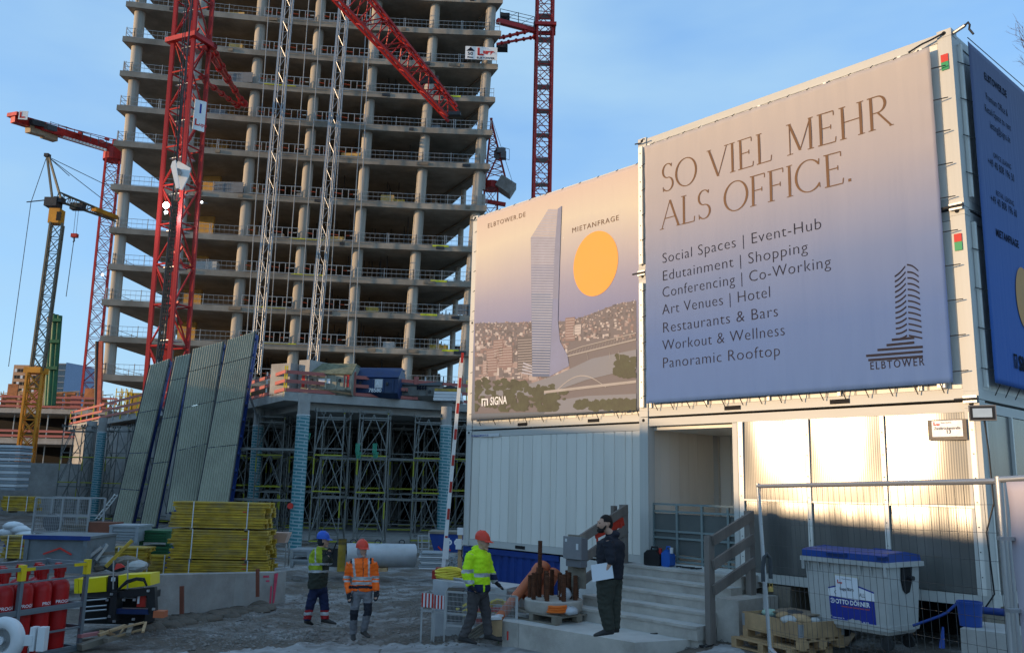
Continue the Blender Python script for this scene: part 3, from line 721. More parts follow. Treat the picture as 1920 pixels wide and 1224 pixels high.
# narrow uprights beside the banner on the text-banner containers and the coloured stickers on the corner post
for k, z in ((1, LZ[1]), (2, LZ[2])):
    T = thing('cover_profile', 'pale metal profile standing beside the corner post, %s level' % ('middle' if k == 1 else 'upper'), 'metal profile', FP(A_, CL - .46, .0, z + .16), RZ, 'metal profiles beside the corner post')
    part('profile', MB().bb(-.06, .05, -.07, -.015, .02, CH - .36), alu, T)
    for q in range(8): part('screw', MB().tube((-.0, -.078, .2 + q * .3), (0, -.069, .2 + q * .3), .012, 6), darksteel, T)
    T2 = thing('cover_profile', 'pale metal profile at the left edge of the text banner, %s level' % ('middle' if k == 1 else 'upper'), 'metal profile', FP(A_, .10, .0, z + .16), RZ, 'metal profiles beside the corner post')
    part('profile', MB().bb(-.05, .045, -.06, -.015, .02, CH - .36), alu, T2)
    for q in range(8): part('screw', MB().tube((0, -.068, .2 + q * .3), (0, -.059, .2 + q * .3), .012, 6), darksteel, T2)
    T3 = thing('cover_profile', 'narrow metal profile left of the blue side banner, %s level' % ('middle' if k == 1 else 'upper'), 'metal profile', FP(A_, CL, -.24, z + .16), RZ, 'metal profiles beside the corner post')
    part('profile', MB().bb(.006, .05, -.03, .04, .02, CH - .36), alu, T3)
    st1 = MB(); st1.k = 0; st1.bb(CL - .165, CL - .06, -.0115, -.0075, CH - .52, CH - .40); st1.k = 1; st1.bb(CL - .165, CL - .06, -.0115, -.0075, CH - .65, CH - .522)
    b = MB(); b.k = 0
    for (vv, ff) in ((st1.v, st1.f),):
        b.v = [tuple(A_ + E_ * q[0] - N_ * (q[1] - .004) + V(0, 0, q[2] + z)) for q in st1.v]; b.f = st1.f; b.m = st1.m
    o = solo('sticker', b, [inkred, M('print_green', (.02, .30, .12), .5, bump=0)], 'small red and green sticker on the %s corner post of the container stack' % ('upper' if k == 2 else 'middle'), 'sticker', 'red and green stickers on the corner post')
# supplier strip on the lower left container
sg = MB(); sg.k = 0
z = LZ[0] + CH - .14
p = FP(D_, .55, .006, z); sg.box(p + E_ * .35, (.72, .004, .075), RZ)
sg.k = 1; put_text(sg, 'RN Mietpark 0800/364 36 36', FP(D_, .22, .0098, z - .022), E_, UZ, .06, .001, width=.64)
solo('company_strip', sg, [whitep, inkblue], 'small strip with phone number on the plain ground level container', 'sign')
# blue container under the left stack
BLEN = fs(1047, 1090, D_)[0]
bc = thing('blue_container', 'dark blue corrugated container under the cream stack', 'container', FP(D_, -.05, -.05, -.28), RZ)
HB = Z0 - .02 + .28
part('top_rail', MB().bb(0, BLEN, 0, .1, HB - .13, HB - .005), blue, bc); part('bottom_rail', MB().bb(0, BLEN, 0, .1, .0, .12), blue, bc)
mb = MB(); x = .1; prof = []
while x < BLEN - .1:
    prof += [(x, .06), (x + .06, .06), (x + .1, .02), (x + .2, .02), (x + .24, .06)]; x += .26
prof.append((BLEN, .06))
vs = [(a, b, .12) for a, b in prof] + [(a, b, HB - .13) for a, b in prof]; n = len(prof)
mb.add(vs, [(i, i + 1, n + i + 1, n + i) for i in range(n - 1)])
part('corrugated_wall', mb, blue, bc)
part('end_wall', MB().bb(-.02, .1, 0.02, 2.4, .0, HB - .01), blue, bc); part('core', MB().bb(.1, BLEN, .09, 2.4, .02, HB - .03), blue, bc)
# ---------------------------------------------------------------- banners
def grad_mat(name, stops, var=.05, sheen=.35, wave=True):
    """printed cloth: the artwork's own colour bands run up the sheet (object z, 0..1)"""
    m = bpy.data.materials.new(name); m.use_nodes = True; t = m.node_tree; N = t.nodes; L = t.links; b = N['Principled BSDF']
    tc = N.new('ShaderNodeTexCoord'); sp = N.new('ShaderNodeSeparateXYZ'); L.new(tc.outputs['UV'], sp.inputs[0])
    nz = N.new('ShaderNodeTexNoise'); nz.inputs['Scale'].default_value = 2.0; nz.inputs['Detail'].default_value = 6; L.new(tc.outputs['UV'], nz.inputs[0])
    ma = N.new('ShaderNodeMath'); ma.operation = 'MULTIPLY_ADD'; L.new(nz.outputs[0], ma.inputs[0]); ma.inputs[1].default_value = var * 2; L.new(sp.outputs[1], ma.inputs[2])
    sb = N.new('ShaderNodeMath'); sb.operation = 'SUBTRACT'; L.new(ma.outputs[0], sb.inputs[0]); sb.inputs[1].default_value = var
    r = N.new('ShaderNodeValToRGB'); e = r.color_ramp.elements
    while len(e) < len(stops): e.new(.5)
    for i, (p, c) in enumerate(stops): e[i].position = p; e[i].color = (*c, 1)
    L.new(sb.outputs[0], r.inputs[0]); L.new(r.outputs[0], b.inputs['Base Color'])
    b.inputs['Roughness'].default_value = .72; b.inputs['Specular IOR Level'].default_value = .25
    bn = N.new('ShaderNodeTexNoise'); bn.inputs['Scale'].default_value = 1.0; mp = N.new('ShaderNodeMapping'); mp.inputs['Scale'].default_value = (30, 2.5, 1)
    L.new(tc.outputs['UV'], mp.inputs[0]); L.new(mp.outputs[0], bn.inputs[0]); bp = N.new('ShaderNodeBump'); bp.inputs['Strength'].default_value = .5; bp.inputs['Distance'].default_value = .02
    L.new(bn.outputs[0], bp.inputs['Height']); L.new(bp.outputs[0], b.inputs['Normal'])
    return m, t, sp, r, b
def fold(u, v, amp):
    d = amp * (noise.noise(V(u * 6, v * 3, 1)) + .35 * noise.noise(V(u * 19, v * 2.5, 5)) + .4 * noise.noise(V(u * 3 + v * 6, v * 7 - u * 2, 9)))
    e = min(u, 1 - u, v, 1 - v); p = .35 * amp * (cos(u * 30 * pi) * (math.exp(-v / .035) + math.exp(-(1 - v) / .035)) + cos(v * 20 * pi) * (math.exp(-u / .03) + math.exp(-(1 - u) / .03)))
    return d * max(0, min(1, e * 8)) + (p if -.01 < e else 0)
def sheet(name, o, ux, uy, w, h, nrm, mat, par, amp=.0015, nx=90, ny=60):
    amp = .0015 if amp != .012 else .022
    """cloth with shallow folds, thickness 6 mm, UV 0..1"""
    me = bpy.data.meshes.new(name); vs = []
    inv = wm(par).inverted()
    for j in range(ny + 1):
        for i in range(nx + 1):
            u, v = i / nx, j / ny
            vs.append(inv @ (o + ux * (w * u) + uy * (h * v) + nrm * fold(u, v, amp)))
    fs_ = [(j * (nx + 1) + i, j * (nx + 1) + i + 1, (j + 1) * (nx + 1) + i + 1, (j + 1) * (nx + 1) + i) for j in range(ny) for i in range(nx)]
    me.from_pydata([tuple(v) for v in vs], [], fs_); me.materials.append(mat)
    uv = me.uv_layers.new(name='UVMap')
    for p in me.polygons:
        p.use_smooth = True
        for li, vi in zip(p.loop_indices, p.vertices): uv.data[li].uv = ((vi % (nx + 1)) / nx, (vi // (nx + 1)) / ny)
    ob = bpy.data.objects.new(name, me); link(ob, par)
    sm = ob.modifiers.new('thick', 'SOLIDIFY'); sm.thickness = .004; sm.offset = -1
    return ob
# --- right, text banner
OUT = .11
s0, zb = fs(1212, 757, out=OUT); s1, _ = fs(1787, 716, out=OUT); _, zt = fs(1212, 278, out=OUT); s1b, zt2 = fs(1743, 83, out=OUT)
s1 = (s1 + s1b) / 2; zt = (zt + zt2) / 2; zb = (zb + fs(1787, 716, out=OUT)[1]) / 2
BW, BH = s1 - s0, zt - zb
bt, t_, sp_, r_, b_ = grad_mat('text_banner_print', [(0, (.075, .145, .33)), (.22, (.09, .155, .34)), (.42, (.15, .20, .35)), (.55, (.23, .25, .35)), (.72, (.34, .315, .34)), (1, (.43, .38, .35))], .03)
TB = thing('text_banner', 'large grey to blue printed banner reading SO VIEL MEHR ALS OFFICE', 'banner', FP(A_, s0, OUT, zb), RZ)
sheet('cloth', FP(A_, s0, OUT, zb), E_, UZ, BW, BH, N_, bt, TB, amp=.012)
hem = M('banner_hem', (.27, .27, .35), .5, bump=.05)
for a, b_2 in (((0, 0), (1, 0)), ((0, 1), (1, 1)), ((0, 0), (0, 1)), ((1, 0), (1, 1))):
    p, q = [FP(A_, s0 + BW * k[0], OUT + .006, zb + BH * k[1]) for k in (a, b_2)]
    pass
def onb(px, py): 
    s, z = fs(px, py, out=OUT + .006); return s, z
# thin-serif capitals drawn stroke by stroke: units of cap height
def glyph_strokes(ch):
    t, k = .030, .082      # hairline, stem
    def sf(x, y, w=.17): return ('l', x - w / 2, y, x + w / 2, y, t * .8)
    G = {
     'V': ([('l', .02, 1, .36, 0, k), ('l', .36, 0, .70, 1, t), sf(.02, 1), sf(.70, 1)], .72),
     'I': ([('l', .12, 0, .12, 1, k), sf(.12, 0, .2), sf(.12, 1, .2)], .24),
     'E': ([('l', .12, 0, .12, 1, k), ('l', .02, 1, .52, 1, t), ('l', .02, 0, .55, 0, t), ('l', .12, .52, .42, .52, t), ('l', .52, 1, .52, .86, t), ('l', .55, 0, .57, .16, t), ('l', .42, .45, .42, .59, t)], .60),
     'F': ([('l', .12, 0, .12, 1, k), ('l', .02, 1, .52, 1, t), ('l', .12, .5, .42, .5, t), ('l', .52, 1, .52, .86, t), ('l', .42, .43, .42, .57, t), sf(.12, 0, .22)], .54),
     'L': ([('l', .12, 0, .12, 1, k), ('l', .02, 0, .52, 0, t), ('l', .52, 0, .54, .18, t), sf(.12, 1, .2)], .57),
     'M': ([('l', .12, 0, .12, 1, t), ('l', .12, 1, .46, .05, k), ('l', .46, .05, .80, 1, t), ('l', .80, 0, .80, 1, k), sf(.12, 0, .2), sf(.80, 0, .2), sf(.10, 1, .16), sf(.82, 1, .16)], .94),
     'H': ([('l', .12, 0, .12, 1, k), ('l', .66, 0, .66, 1, k), ('l', .12, .52, .66, .52, t), sf(.12, 0, .2), sf(.12, 1, .2), sf(.66, 0, .2), sf(.66, 1, .2)], .78),
     'R': ([('l', .12, 0, .12, 1, k), sf(.12, 0, .2), ('l', .02, 1, .3, 1, t), ('l', .12, .5, .3, .5, t), ('a', .3, .75, .22, .25, -90, 90, t, k), ('l', .3, .5, .66, 0, k * .8), sf(.67, 0, .12)], .68),
     'A': ([('l', .02, 0, .36, 1, t), ('l', .36, 1, .70, 0, k), ('l', .13, .36, .58, .36, t), sf(.02, 0), sf(.70, 0)], .72),
     'O': ([('a', .42, .5, .40, .51, 0, 360, t, k)], .84),
     'C': ([('a', .42, .5, .40, .51, 38, 322, t, k), ('l', .735, .78, .75, .97, t), ('l', .735, .22, .75, .06, t)], .80),
     'S': ([('a', .27, .745, .20, .26, 40, 270, t, k * .9), ('a', .27, .245, .215, .25, -140, 90, t, k * .9), ('l', .43, .87, .44, .99, t), ('l', .085, .0, .075, .17, t)], .54),
     '.': ([('l', .08, 0, .08, .085, .085)], .2), ' ': ([], .34)}
    return G[ch]
def serif_text(mb, s, o, ux, uy, H, track=.07, width=None):
    ww = sum(glyph_strokes(c)[1] + track for c in s) - track
    kx = (width / ww) if width else H
    x = 0
    P = lambda a, b: o + ux * (a * kx) + uy * (b * H)
    for c in s:
        st, adv = glyph_strokes(c)
        for q in st:
            if q[0] == 'l':
                _, x0, y0, x1, y1, w = q
                dx, dy = x1 - x0, y1 - y0; l = hypot(dx, dy)
                if abs(dx) < .3 * abs(dy) or abs(dy) > .25: ox, oy = w / 2, 0
                else: ox, oy = 0, w / 2
                mb.quad(P(x + x0 - ox, y0 - oy), P(x + x1 - ox, y1 - oy), P(x + x1 + ox, y1 + oy), P(x + x0 + ox, y0 + oy))
            else:
                _, cx, cy, rx, ry, a0, a1, t, k = q
                n = max(6, int(abs(a1 - a0) / 10)); pv = None
                for i in range(n + 1):
                    a = radians(a0 + (a1 - a0) * i / n); w = t + (k - t) * abs(cos(a)) ** 1.6
                    pi_ = P(x + cx + (rx - w / 2) * cos(a), cy + (ry - w / 2) * sin(a)); po = P(x + cx + (rx + w / 2) * cos(a), cy + (ry + w / 2) * sin(a))
                    if pv: mb.quad(pv[0], pv[1], po, pi_)
                    pv = (pi_, po)
        x += adv + track
big = MB()
L1 = [onb(1240, 361), onb(1672, 236)]; H1 = onb(1240, 311)[1] - L1[0][1]
serif_text(big, 'SO VIEL MEHR', FP(A_, L1[0][0], OUT + .006, L1[0][1]), E_, UZ, H1 * 1.0, width=L1[1][0] - L1[0][0])
L2 = [onb(1240, 430), onb(1601, 340)]; H2 = onb(1250, 378)[1] - onb(1250, 428)[1]
serif_text(big, 'ALS OFFICE.', FP(A_, L2[0][0], OUT + .006, L2[0][1]), E_, UZ, H1, width=L2[1][0] - L2[0][0])
part('headline_lettering', big, inkbrown, TB, world=True)
sm_ = MB()
lines = [('Social Spaces | Event-Hub', 494, 1538, 431), ('Edutainment | Shopping', 527, 1512, 476), ('Conferencing | Co-Working', 558, 1556, 509), ('Art Venues | Hotel', 590, 1443, 563), ('Restaurants & Bars', 624, 1456, 599), ('Workout & Wellness', 657, 1471, 636), ('Panoramic Rooftop', 690, 1460, 675)]
for txt, y0, x1, y1 in lines:
    a = onb(1241, y0); b = onb(x1, y1); sm_ = MB()
    put_text(sm_, txt, FP(A_, a[0], OUT + .006, a[1]), E_, UZ, .285, -.0045, 1.08, width=b[0] - a[0])
    part('line_of_lettering', sm_, inkgrey, TB, world=True)['kind'] = 'stuff'
# tower emblem of stacked curved strokes + its name
lg = MB()
def lp(px, py): s, z = onb(px, py); return FP(A_, s, OUT + .006, z)
top_y, n = 492, 13
for i in range(n):
    y = 505 + i * 10.4
    # left strokes rise to the corner, right strokes fall from it
    tfac = i / (n - 1)
    xl = 1677 + 3 * tfac; xm = 1698 + 4 * tfac; xr = 1721 + 8 * tfac
    lift = 14 * (1 - tfac) + 3
    w = .026
    for (xa, ya, xb, yb, cv) in ((xl, y + lift * .55 + 4, xm - 1.5, y - lift * .35, 2), (xm + 2, y - lift * .35 - (3 if i == 0 else 0), xr, y + 4 - 14 * (1 - tfac) * .1, -3 * (1 - tfac))):
        pts = []
        for k in range(7):
            u = k / 6; pts.append(lp(xa + (xb - xa) * u, ya + (yb - ya) * u + cv * sin(pi * u)))
        for k in range(6): lg.quad(pts[k] - UZ * w / 2, pts[k + 1] - UZ * w / 2, pts[k + 1] + UZ * w / 2, pts[k] + UZ * w / 2)
for i, (x0, y0, x1, y1) in enumerate([(1672, 637, 1714, 633), (1662, 647, 1714, 642), (1645, 656, 1730, 650), (1624, 667, 1730, 659), (1628, 675, 1730, 668)]):
    a, b = lp(x0, y0), lp(x1, y1); lg.quad(a - UZ * .018, b - UZ * .018, b + UZ * .018, a + UZ * .018)
a = onb(1631, 693); b = onb(1732, 682); put_text(lg, 'ELBTOWER', FP(A_, a[0], OUT + .006, a[1]), E_, UZ, .17, .0, 1.3, width=b[0] - a[0])
part('tower_emblem', lg, inkgrey, TB, world=True)['kind'] = 'stuff'
for ob_ in kids(TB):
    if ob_.name.startswith('cloth'): continue
    iw = wm(TB)
    for v_ in ob_.data.vertices:
        q_ = iw @ v_.co - FP(A_, s0, OUT, zb); u_, w_ = q_.dot(E_) / BW, q_.z / BH
        v_.co = iw.inverted() @ (iw @ v_.co + N_ * fold(u_, w_, .022))
# welded seams and lashing straps
for k in range(15):
    s = s0 + BW * (k + .5) / 15
    rod('tie', FP(A_, s, OUT, zb + .0), FP(A_, s + .02, .03, zb - .13), .008, black, TB)
    rod('tie', FP(A_, s, OUT, zt), FP(A_, s, .03, zt + .06), .008, black, TB)
for k in range(10):
    z = zb + BH * (k + .3) / 10
    rod('tie', FP(A_, s1, OUT, z), FP(A_, s1 + .19, .05, z + .01), .008, black, TB)
    rod('tie', FP(A_, s0, OUT, z), FP(A_, s0 - .12, .07, z - .01), .008, black, TB)
# --- left, city picture banner
OB = .10
def fl(px, py, out=OB): return fs(px, py, D_, out)
q0 = fl(890, 785); q1 = fl(1194, 772); q2 = fl(894, 409); q3 = fl(1194, 308)
l0, l1 = fl(889, 600)[0], 6.357 + .1
lb, lt = (q0[1] + q1[1]) / 2, (q2[1] + q3[1]) / 2
LW, LH = l1 - l0, lt - lb
cbm, t_, sp_, r_, b_ = grad_mat('city_banner_sky_print', [(0, (.13, .15, .18)), (.30, (.18, .19, .28)), (.42, (.21, .22, .35)), (.55, (.29, .28, .37)), (.68, (.42, .38, .39)), (.84, (.56, .50, .41)), (1, (.54, .43, .37))], .06)
CB = thing('city_banner', 'peach coloured banner with a printed skyscraper over a river city', 'banner', FP(D_, l0, OB, lb), RZ)
sheet('cloth', FP(D_, l0, OB, lb), E_, UZ, LW, LH, N_, cbm, CB, amp=.008)
def cp(px, py, o=.016):
    o = .004 + (o - .016) * .3
    s, z = fl(px, py, OB + o); return FP(D_, s, OB + o, z)
pal = [M('print_city_%d' % i, c, .55, var=.12, scale=6, bump=0) for i, c in enumerate([(.20, .14, .14), (.26, .20, .20), (.13, .115, .13), (.33, .28, .28), (.10, .09, .10), (.42, .38, .38)])]
pg = M('print_trees', (.055, .06, .035), .55, var=.5, scale=5, bump=0); pr = M('print_river', (.16, .17, .21), .5, var=.1, bump=0); pb = M('print_bridge', (.30, .28, .28), .5, bump=0)
pt1 = M('print_glass_light', (.25, .27, .36), .5, var=.15, scale=4, bump=0); pt2 = M('print_glass_blue', (.17, .19, .32), .5, var=.15, bump=0); pt3 = M('print_glass_line', (.33, .34, .42), .5, bump=0)
ct = MB(); rr = random.Random(5)
XL, XR = 890, 1193
def hz(x): return 602 - (x - 890) * (0.02) - 40 * sstep(1050, 1193, x) * .9      # printed skyline
land = MB(); poly = [cp(XL, 775 + 0), cp(XR, 768)] + [cp(XR - (XR - XL) * i / 12, hz(XR - (XR - XL) * i / 12) + 4) for i in range(13)]
land.add(poly, [tuple(range(len(poly)))]); part('printed_land', land, pal[2], CB, world=True)
for i in range(1500):
    x = rr.uniform(XL, XR - 4); f = rr.random() ** 1.3; y = hz(x) + 4 + f * (715 - hz(x)); 
    if x > 1060 and 640 < y: continue
    w = (2 + 9 * f) * rr.uniform(.5, 1.3); h = (2 + 7 * f) * rr.uniform(.4, 1.6)
    if x + w > XR: continue
    ct.k = rr.randrange(6); o = .018 + .000012 * i; sh = -w * .04
    ct.quad(cp(x, y, o), cp(x + w, y + sh, o), cp(x + w, y + sh - h, o), cp(x, y - h, o))
for (x, y, w, h, c) in [(912, 700, 20, 48, 0), (935, 690, 26, 40, 0), (970, 698, 28, 68, 4), (925, 672, 18, 36, 0), (1060, 640, 18, 46, 0), (905, 705, 10, 30, 1), (1075, 628, 14, 20, 5)]:
    ct.k = c; ct.quad(cp(x, y, .037), cp(x + w, y - 2, .037), cp(x + w, y - h, .037), cp(x, y - h + 2, .037))
    for j in range(1, int(h / 5)):
        ct.k = 5 if c != 5 else 2; ct.quad(cp(x + 1, y - j * 5, .038), cp(x + w - 1, y - j * 5 - 1.5, .038), cp(x + w - 1, y - j * 5 - 2.3, .038), cp(x + 1, y - j * 5 - .8, .038))
part('printed_houses', ct, pal, CB, world=True)['kind'] = 'stuff'
rv = MB(); a = [cp(x, y, .0385) for x, y in [(1040, 770), (1193, 762), (1193, 742), (1100, 752), (1060, 735), (1100, 706), (1193, 668), (1193, 655), (1120, 672), (1060, 690), (1010, 720), (960, 745), (890, 730), (890, 745), (950, 762)]]
rv.add([cp(x, y, .0385) for x, y in [(1015, 742), (1100, 712), (1193, 690), (1193, 655), (1110, 672), (1050, 700), (985, 722), (890, 728), (890, 742)]], [tuple(range(9))])
rv.add([cp(x, y, .0385) for x, y in [(1020, 776), (1193, 767), (1193, 738), (1100, 742), (1030, 752)]], [tuple(range(5))])
part('printed_river', rv, pr, CB, world=True)
tr = MB()
for i in range(420):
    x = rr.choice([rr.uniform(890, 1040), rr.uniform(950, 1060), rr.uniform(1155, 1190), rr.uniform(1080, 1190)])
    y = rr.uniform(712, 770) if x < 1060 else (rr.uniform(665, 705) if x > 1155 and rr.random() < .5 else rr.uniform(752, 766))
    if 985 < x < 1060 and y < 722: continue
    r = rr.uniform(3, 9); o = .0395 + .00001 * i
    pts = [cp(min(XR, max(XL, x + r * cos(k * .9) * rr.uniform(.7, 1.2))), min(772, y + r * .8 * sin(k * .9) * rr.uniform(.7, 1.2)), o) for k in range(7)]
    tr.add(pts, [tuple(range(7))])
part('printed_trees', tr, pg, CB, world=True)['kind'] = 'stuff'
br = MB()
def strip(mb, pts, w, o):
    for (x0, y0), (x1, y1) in zip(pts[:-1], pts[1:]): mb.quad(cp(x0, y0 - w / 2, o), cp(x1, y1 - w / 2, o), cp(x1, y1 + w / 2, o), cp(x0, y0 + w / 2, o))
strip(br, [(1062, 668), (1193, 636)], 2.5, .046); strip(br, [(1062, 660), (1090, 650), (1193, 624)], 1.6, .046)
for k in range(24): x = 1064 + k * 5.4; strip(br, [(x, 667 - (x - 1062) * .245), (x + 2.7, 659 - (x - 1062) * .26)], 1.2, .046)
for x in (1100, 1142, 1160): strip(br, [(x, 658), (x + 2, 674)], 4, .0455)
strip(br, [(1020, 735), (1193, 715)], 5, .046)
strip(br, [(1040 + k * 8, 735 - 26 * sin(pi * k / 12) - k * .8) for k in range(13)], 1.8, .047)
for k in range(1, 12): strip(br, [(1040 + k * 8, 735 - 26 * sin(pi * k / 12) - k * .8), (1040.2 + k * 8, 733 - k * .9)], 1, .047) if False else None
part('printed_bridges', br, pb, CB, world=True)
tw = MB()
tpal = [M('print_glass_%d' % i, c, .6, var=.12, scale=5, bump=0) for i, c in enumerate([(.10, .13, .22), (.13, .16, .26), (.16, .19, .29), (.21, .22, .31), (.28, .27, .33), (.38, .34, .35)])]
cl_ = lambda y: 998 - 3 * (706 - y) / 260 if y > 446 else 995 + (446 - y) * .62
cr_ = lambda y: 1030 + 16 * (706 - y) / 314
for j in range(6):
    y0_, y1_ = 706 - 52.3 * j, 706 - 52.3 * (j + 1); ks = [y0_, 446, y1_] if y1_ < 446 < y0_ else [y0_, y1_]
    tw.k = 3 + j; tw.add([cp(cl_(y), y, .050) for y in ks] + [cp(cr_(y), y, .050) for y in ks[::-1]], [tuple(range(2 * len(ks)))])
tw.k = 1; tw.add([cp(x, y, .050) for x, y in [(1030, 706), (1067, 686), (1064, 666), (1050, 640), (1046, 600), (1049, 500), (1053, 386), (1046, 392)]], [tuple(range(8))])
tw.k = 6; tw.add([cp(x, y, .051) for x, y in [(1032, 560), (1046, 560), (1053, 388), (1046, 391)]], [(0, 1, 2, 3)])
for j in range(62):
    y = 700 - j * 5; u = j / 62
    xa = 998 - 3 * u; xb = 1030 + 14 * u
    if y < 446: xa += (446 - y) * .62
    tw.k = 2
    if xb - xa > 3: tw.quad(cp(xa, y, .052), cp(xb, y + .6, .052), cp(xb, y - .9, .052), cp(xa, y - 1.5, .052))
for j in range(4): tw.k = 2; tw.quad(cp(978 + j, 700 - j * 6, .049), cp(1000, 704 - j * 5, .049), cp(1000, 701 - j * 5, .049), cp(978 + j, 697 - j * 6, .049))
part('printed_tower', tw, [pt1, pt2, pt3] + tpal, CB, world=True)
ci = MB(); c0 = cp(1116, 494, .02); cu_, cz_ = fl(1116, 494); wx = fl(1159, 488)[0] - cu_; wz = fl(1116, 434)[1] - cz_
n = 48; ci.add([c0 + E_ * (wx * cos(2 * pi * k / n)) + UZ * (wz * sin(2 * pi * k / n)) for k in range(n)], [tuple(range(n))])
part('printed_orange_disc', ci, inkorange, CB, world=True)
tx = MB()
a = fl(914, 428, OB + .006); b = fl(984, 412, OB + .006); put_text(tx, 'ELBTOWER.DE', FP(D_, a[0], OB + .006, a[1]), E_, UZ, .17, -.001, 1.2, width=b[0] - a[0])
a = fl(1072, 437, OB + .006); b = fl(1159, 416, OB + .006); put_text(tx, 'MIETANFRAGE', FP(D_, a[0], OB + .006, a[1]), E_, UZ, .17, -.001, 1.2, width=b[0] - a[0])
part('lettering', tx, inkbrown, CB, world=True)['kind'] = 'stuff'
tx = MB()
a = fl(919, 759, OB + .016); b = fl(950, 757, OB + .016); put_text(tx, 'SIGNA', FP(D_, a[0], OB + .016, a[1]), E_, UZ, .27, .004, 1.0, width=b[0] - a[0])
def rect(mb, x0, x1, y0, y1): mb.quad(cp(x0, y1, .055), cp(x1, y1, .055), cp(x1, y0, .055), cp(x0, y0, .055))
rect(tx, 903, 905, 749, 761); rect(tx, 913, 915, 748, 760); rect(tx, 903, 915, 747, 749.5); rect(tx, 908, 910, 752, 761)
part('white_lettering', tx, inkwhite, CB, world=True)
for k in range(11):
    s = l0 + LW * (k + .5) / 11
    rod('tie', FP(D_, s, OB, lb), FP(D_, s + .01, .03, lb - .13), .008, black, CB)
    rod('tie', FP(D_, s, OB, lt), FP(D_, s, .03, lt + .06), .008, black, CB)
for k in range(10):
    z = lb + LH * (k + .3) / 10; rod('tie', FP(D_, l0, OB, z), FP(D_, l0 - .14, .05, z), .008, black, CB)
# --- blue side banner
SB0 = CC + E_ * .11
def sidep(y, z, o=0): return SB0 + E_ * o - N_ * y + V(0, 0, z)
def fside(px, py, o=0):
    p = onplane(px, py, SB0 + E_ * o, E_); return (p - SB0).dot(-N_), p.z
y0 = (fside(1818, 100)[0] + fside(1863, 700)[0]) / 2; zt_s = fside(1824, 86)[1]; zb_s = fside(1866, 717)[1]
sbm, *_x = grad_mat('side_banner_print', [(0, (.04, .12, .40)), (.3, (.05, .125, .38)), (.6, (.085, .135, .30)), (1, (.12, .135, .22))], .03)
SB = thing('side_banner', 'dark blue banner on the shaded side of the container stack', 'banner', sidep(y0, zb_s), RZ)
SW = 2.3 - y0 + .6; SW = 2.6
sheet('cloth', sidep(y0, zb_s), -N_, UZ, SW, zt_s - zb_s, E_, sbm, SB, amp=.006, nx=20)
tx = MB()
SM = 1.0
def stext(s, px, py, size, w, bold=0):
    y, z = fside(px, py, .005); put_text(tx, s, sidep(y, z, .005), -N_, UZ, size, bold, 1.08, width=w)
stext('ELBTOWER.DE', 1846, 148, .17, .95, .004)
stext('Premium Office &', 1849, 186, .17, .92); stext('Retail-Space to rent', 1847, 208, .17, 1.1); stext('letting@signa.de', 1857, 240, .17, .85)
stext('OFFICE LEASING', 1863, 295, .12, .75); stext('+49 40 808 196 50', 1853, 308, .18, 1.1)
stext('RETAIL LEASING', 1868, 366, .12, .75); stext('+49 40 808 196 60', 1858, 378, .18, 1.1); stext('MIETANFRAGE', 1868, 442, .17, .95, .004)
part('lettering', tx, inkdark, SB, world=True)['kind'] = 'stuff'
tx2 = MB(); y, z = fside(1903, 690, .012); P_ = lambda a, b: sidep(y + a, z + b, .012)
for a0, a1, b0, b1 in ((0, .03, 0, .2), (.11, .14, 0, .2), (0, .14, .19, .22), (.055, .085, 0, .14)): tx2.quad(P_(a0, b0), P_(a1, b0), P_(a1, b1), P_(a0, b1))
put_text(tx2, 'SIGNA', P_(.2, 0), -N_, UZ, .3, .012, 1.0)
part('logo_lettering', tx2, inkdark, SB, world=True)
ci = MB(); y, z = fside(1921, 560, .01); ci.add([sidep(y + .36 * cos(2 * pi * k / 40), z + .50 * sin(2 * pi * k / 40), .01) for k in range(40)], [tuple(range(40))])
part('printed_orange_disc', ci, M('print_dull_orange', (.55, .27, .08), .6, bump=0), SB, world=True)
for k in range(9):
    z = zb_s + (zt_s - zb_s) * (k + .3) / 9; rod('tie', sidep(y0, z), sidep(y0 - .22, z + .02, -.09), .007, black, SB)
for k in range(5): rod('tie', sidep(y0 + .2 + .4 * k, zb_s), sidep(y0 + .2 + .4 * k, zb_s - .16, -.08), .007, black, SB)
rod('rope', sidep(y0, zt_s + .06), sidep(y0 + 2.6, zt_s + .10), .007, darksteel, SB)
# clamps at the top corner, ratchet bits
cl = thing('lashing_tackle', 'steel bolt with shackle and ratchet strap at the top container corner', 'shackle', FP(A_, CL, 0, LZ[2] + CH - .1), RZ)
part('bolt', MB().tube((.0, .06, .02), (.20, .02, .06), .028, 10), steel, cl)
part('shackle', MB().pipe([(.2, .02, .06), (.25, .0, .08), (.27, .0, .03), (.25, .02, -.02), (.30, .03, -.12)], .016), darksteel, cl)
part('strap', MB().pipe([(-.1, -.03, .03), (-.25, -.06, -.02), (-.4, -.08, -.05), (-.6, -.1, -.12)], .014), black, cl)
for (b, s) in ((A_, .06), (D_, .06)):
    c = thing('lashing_tackle', 'strap hook at the upper left corner of the %s banner' % ('text' if b is A_ else 'city'), 'strap hook', FP(b, s, .0, LZ[2] + CH - .12), RZ)
    part('hook', MB().pipe([(-.1, -.05, .02), (.05, -.05, .0), (.16, -.12, .03), (.2, -.12, .02)], .014), darksteel, c)
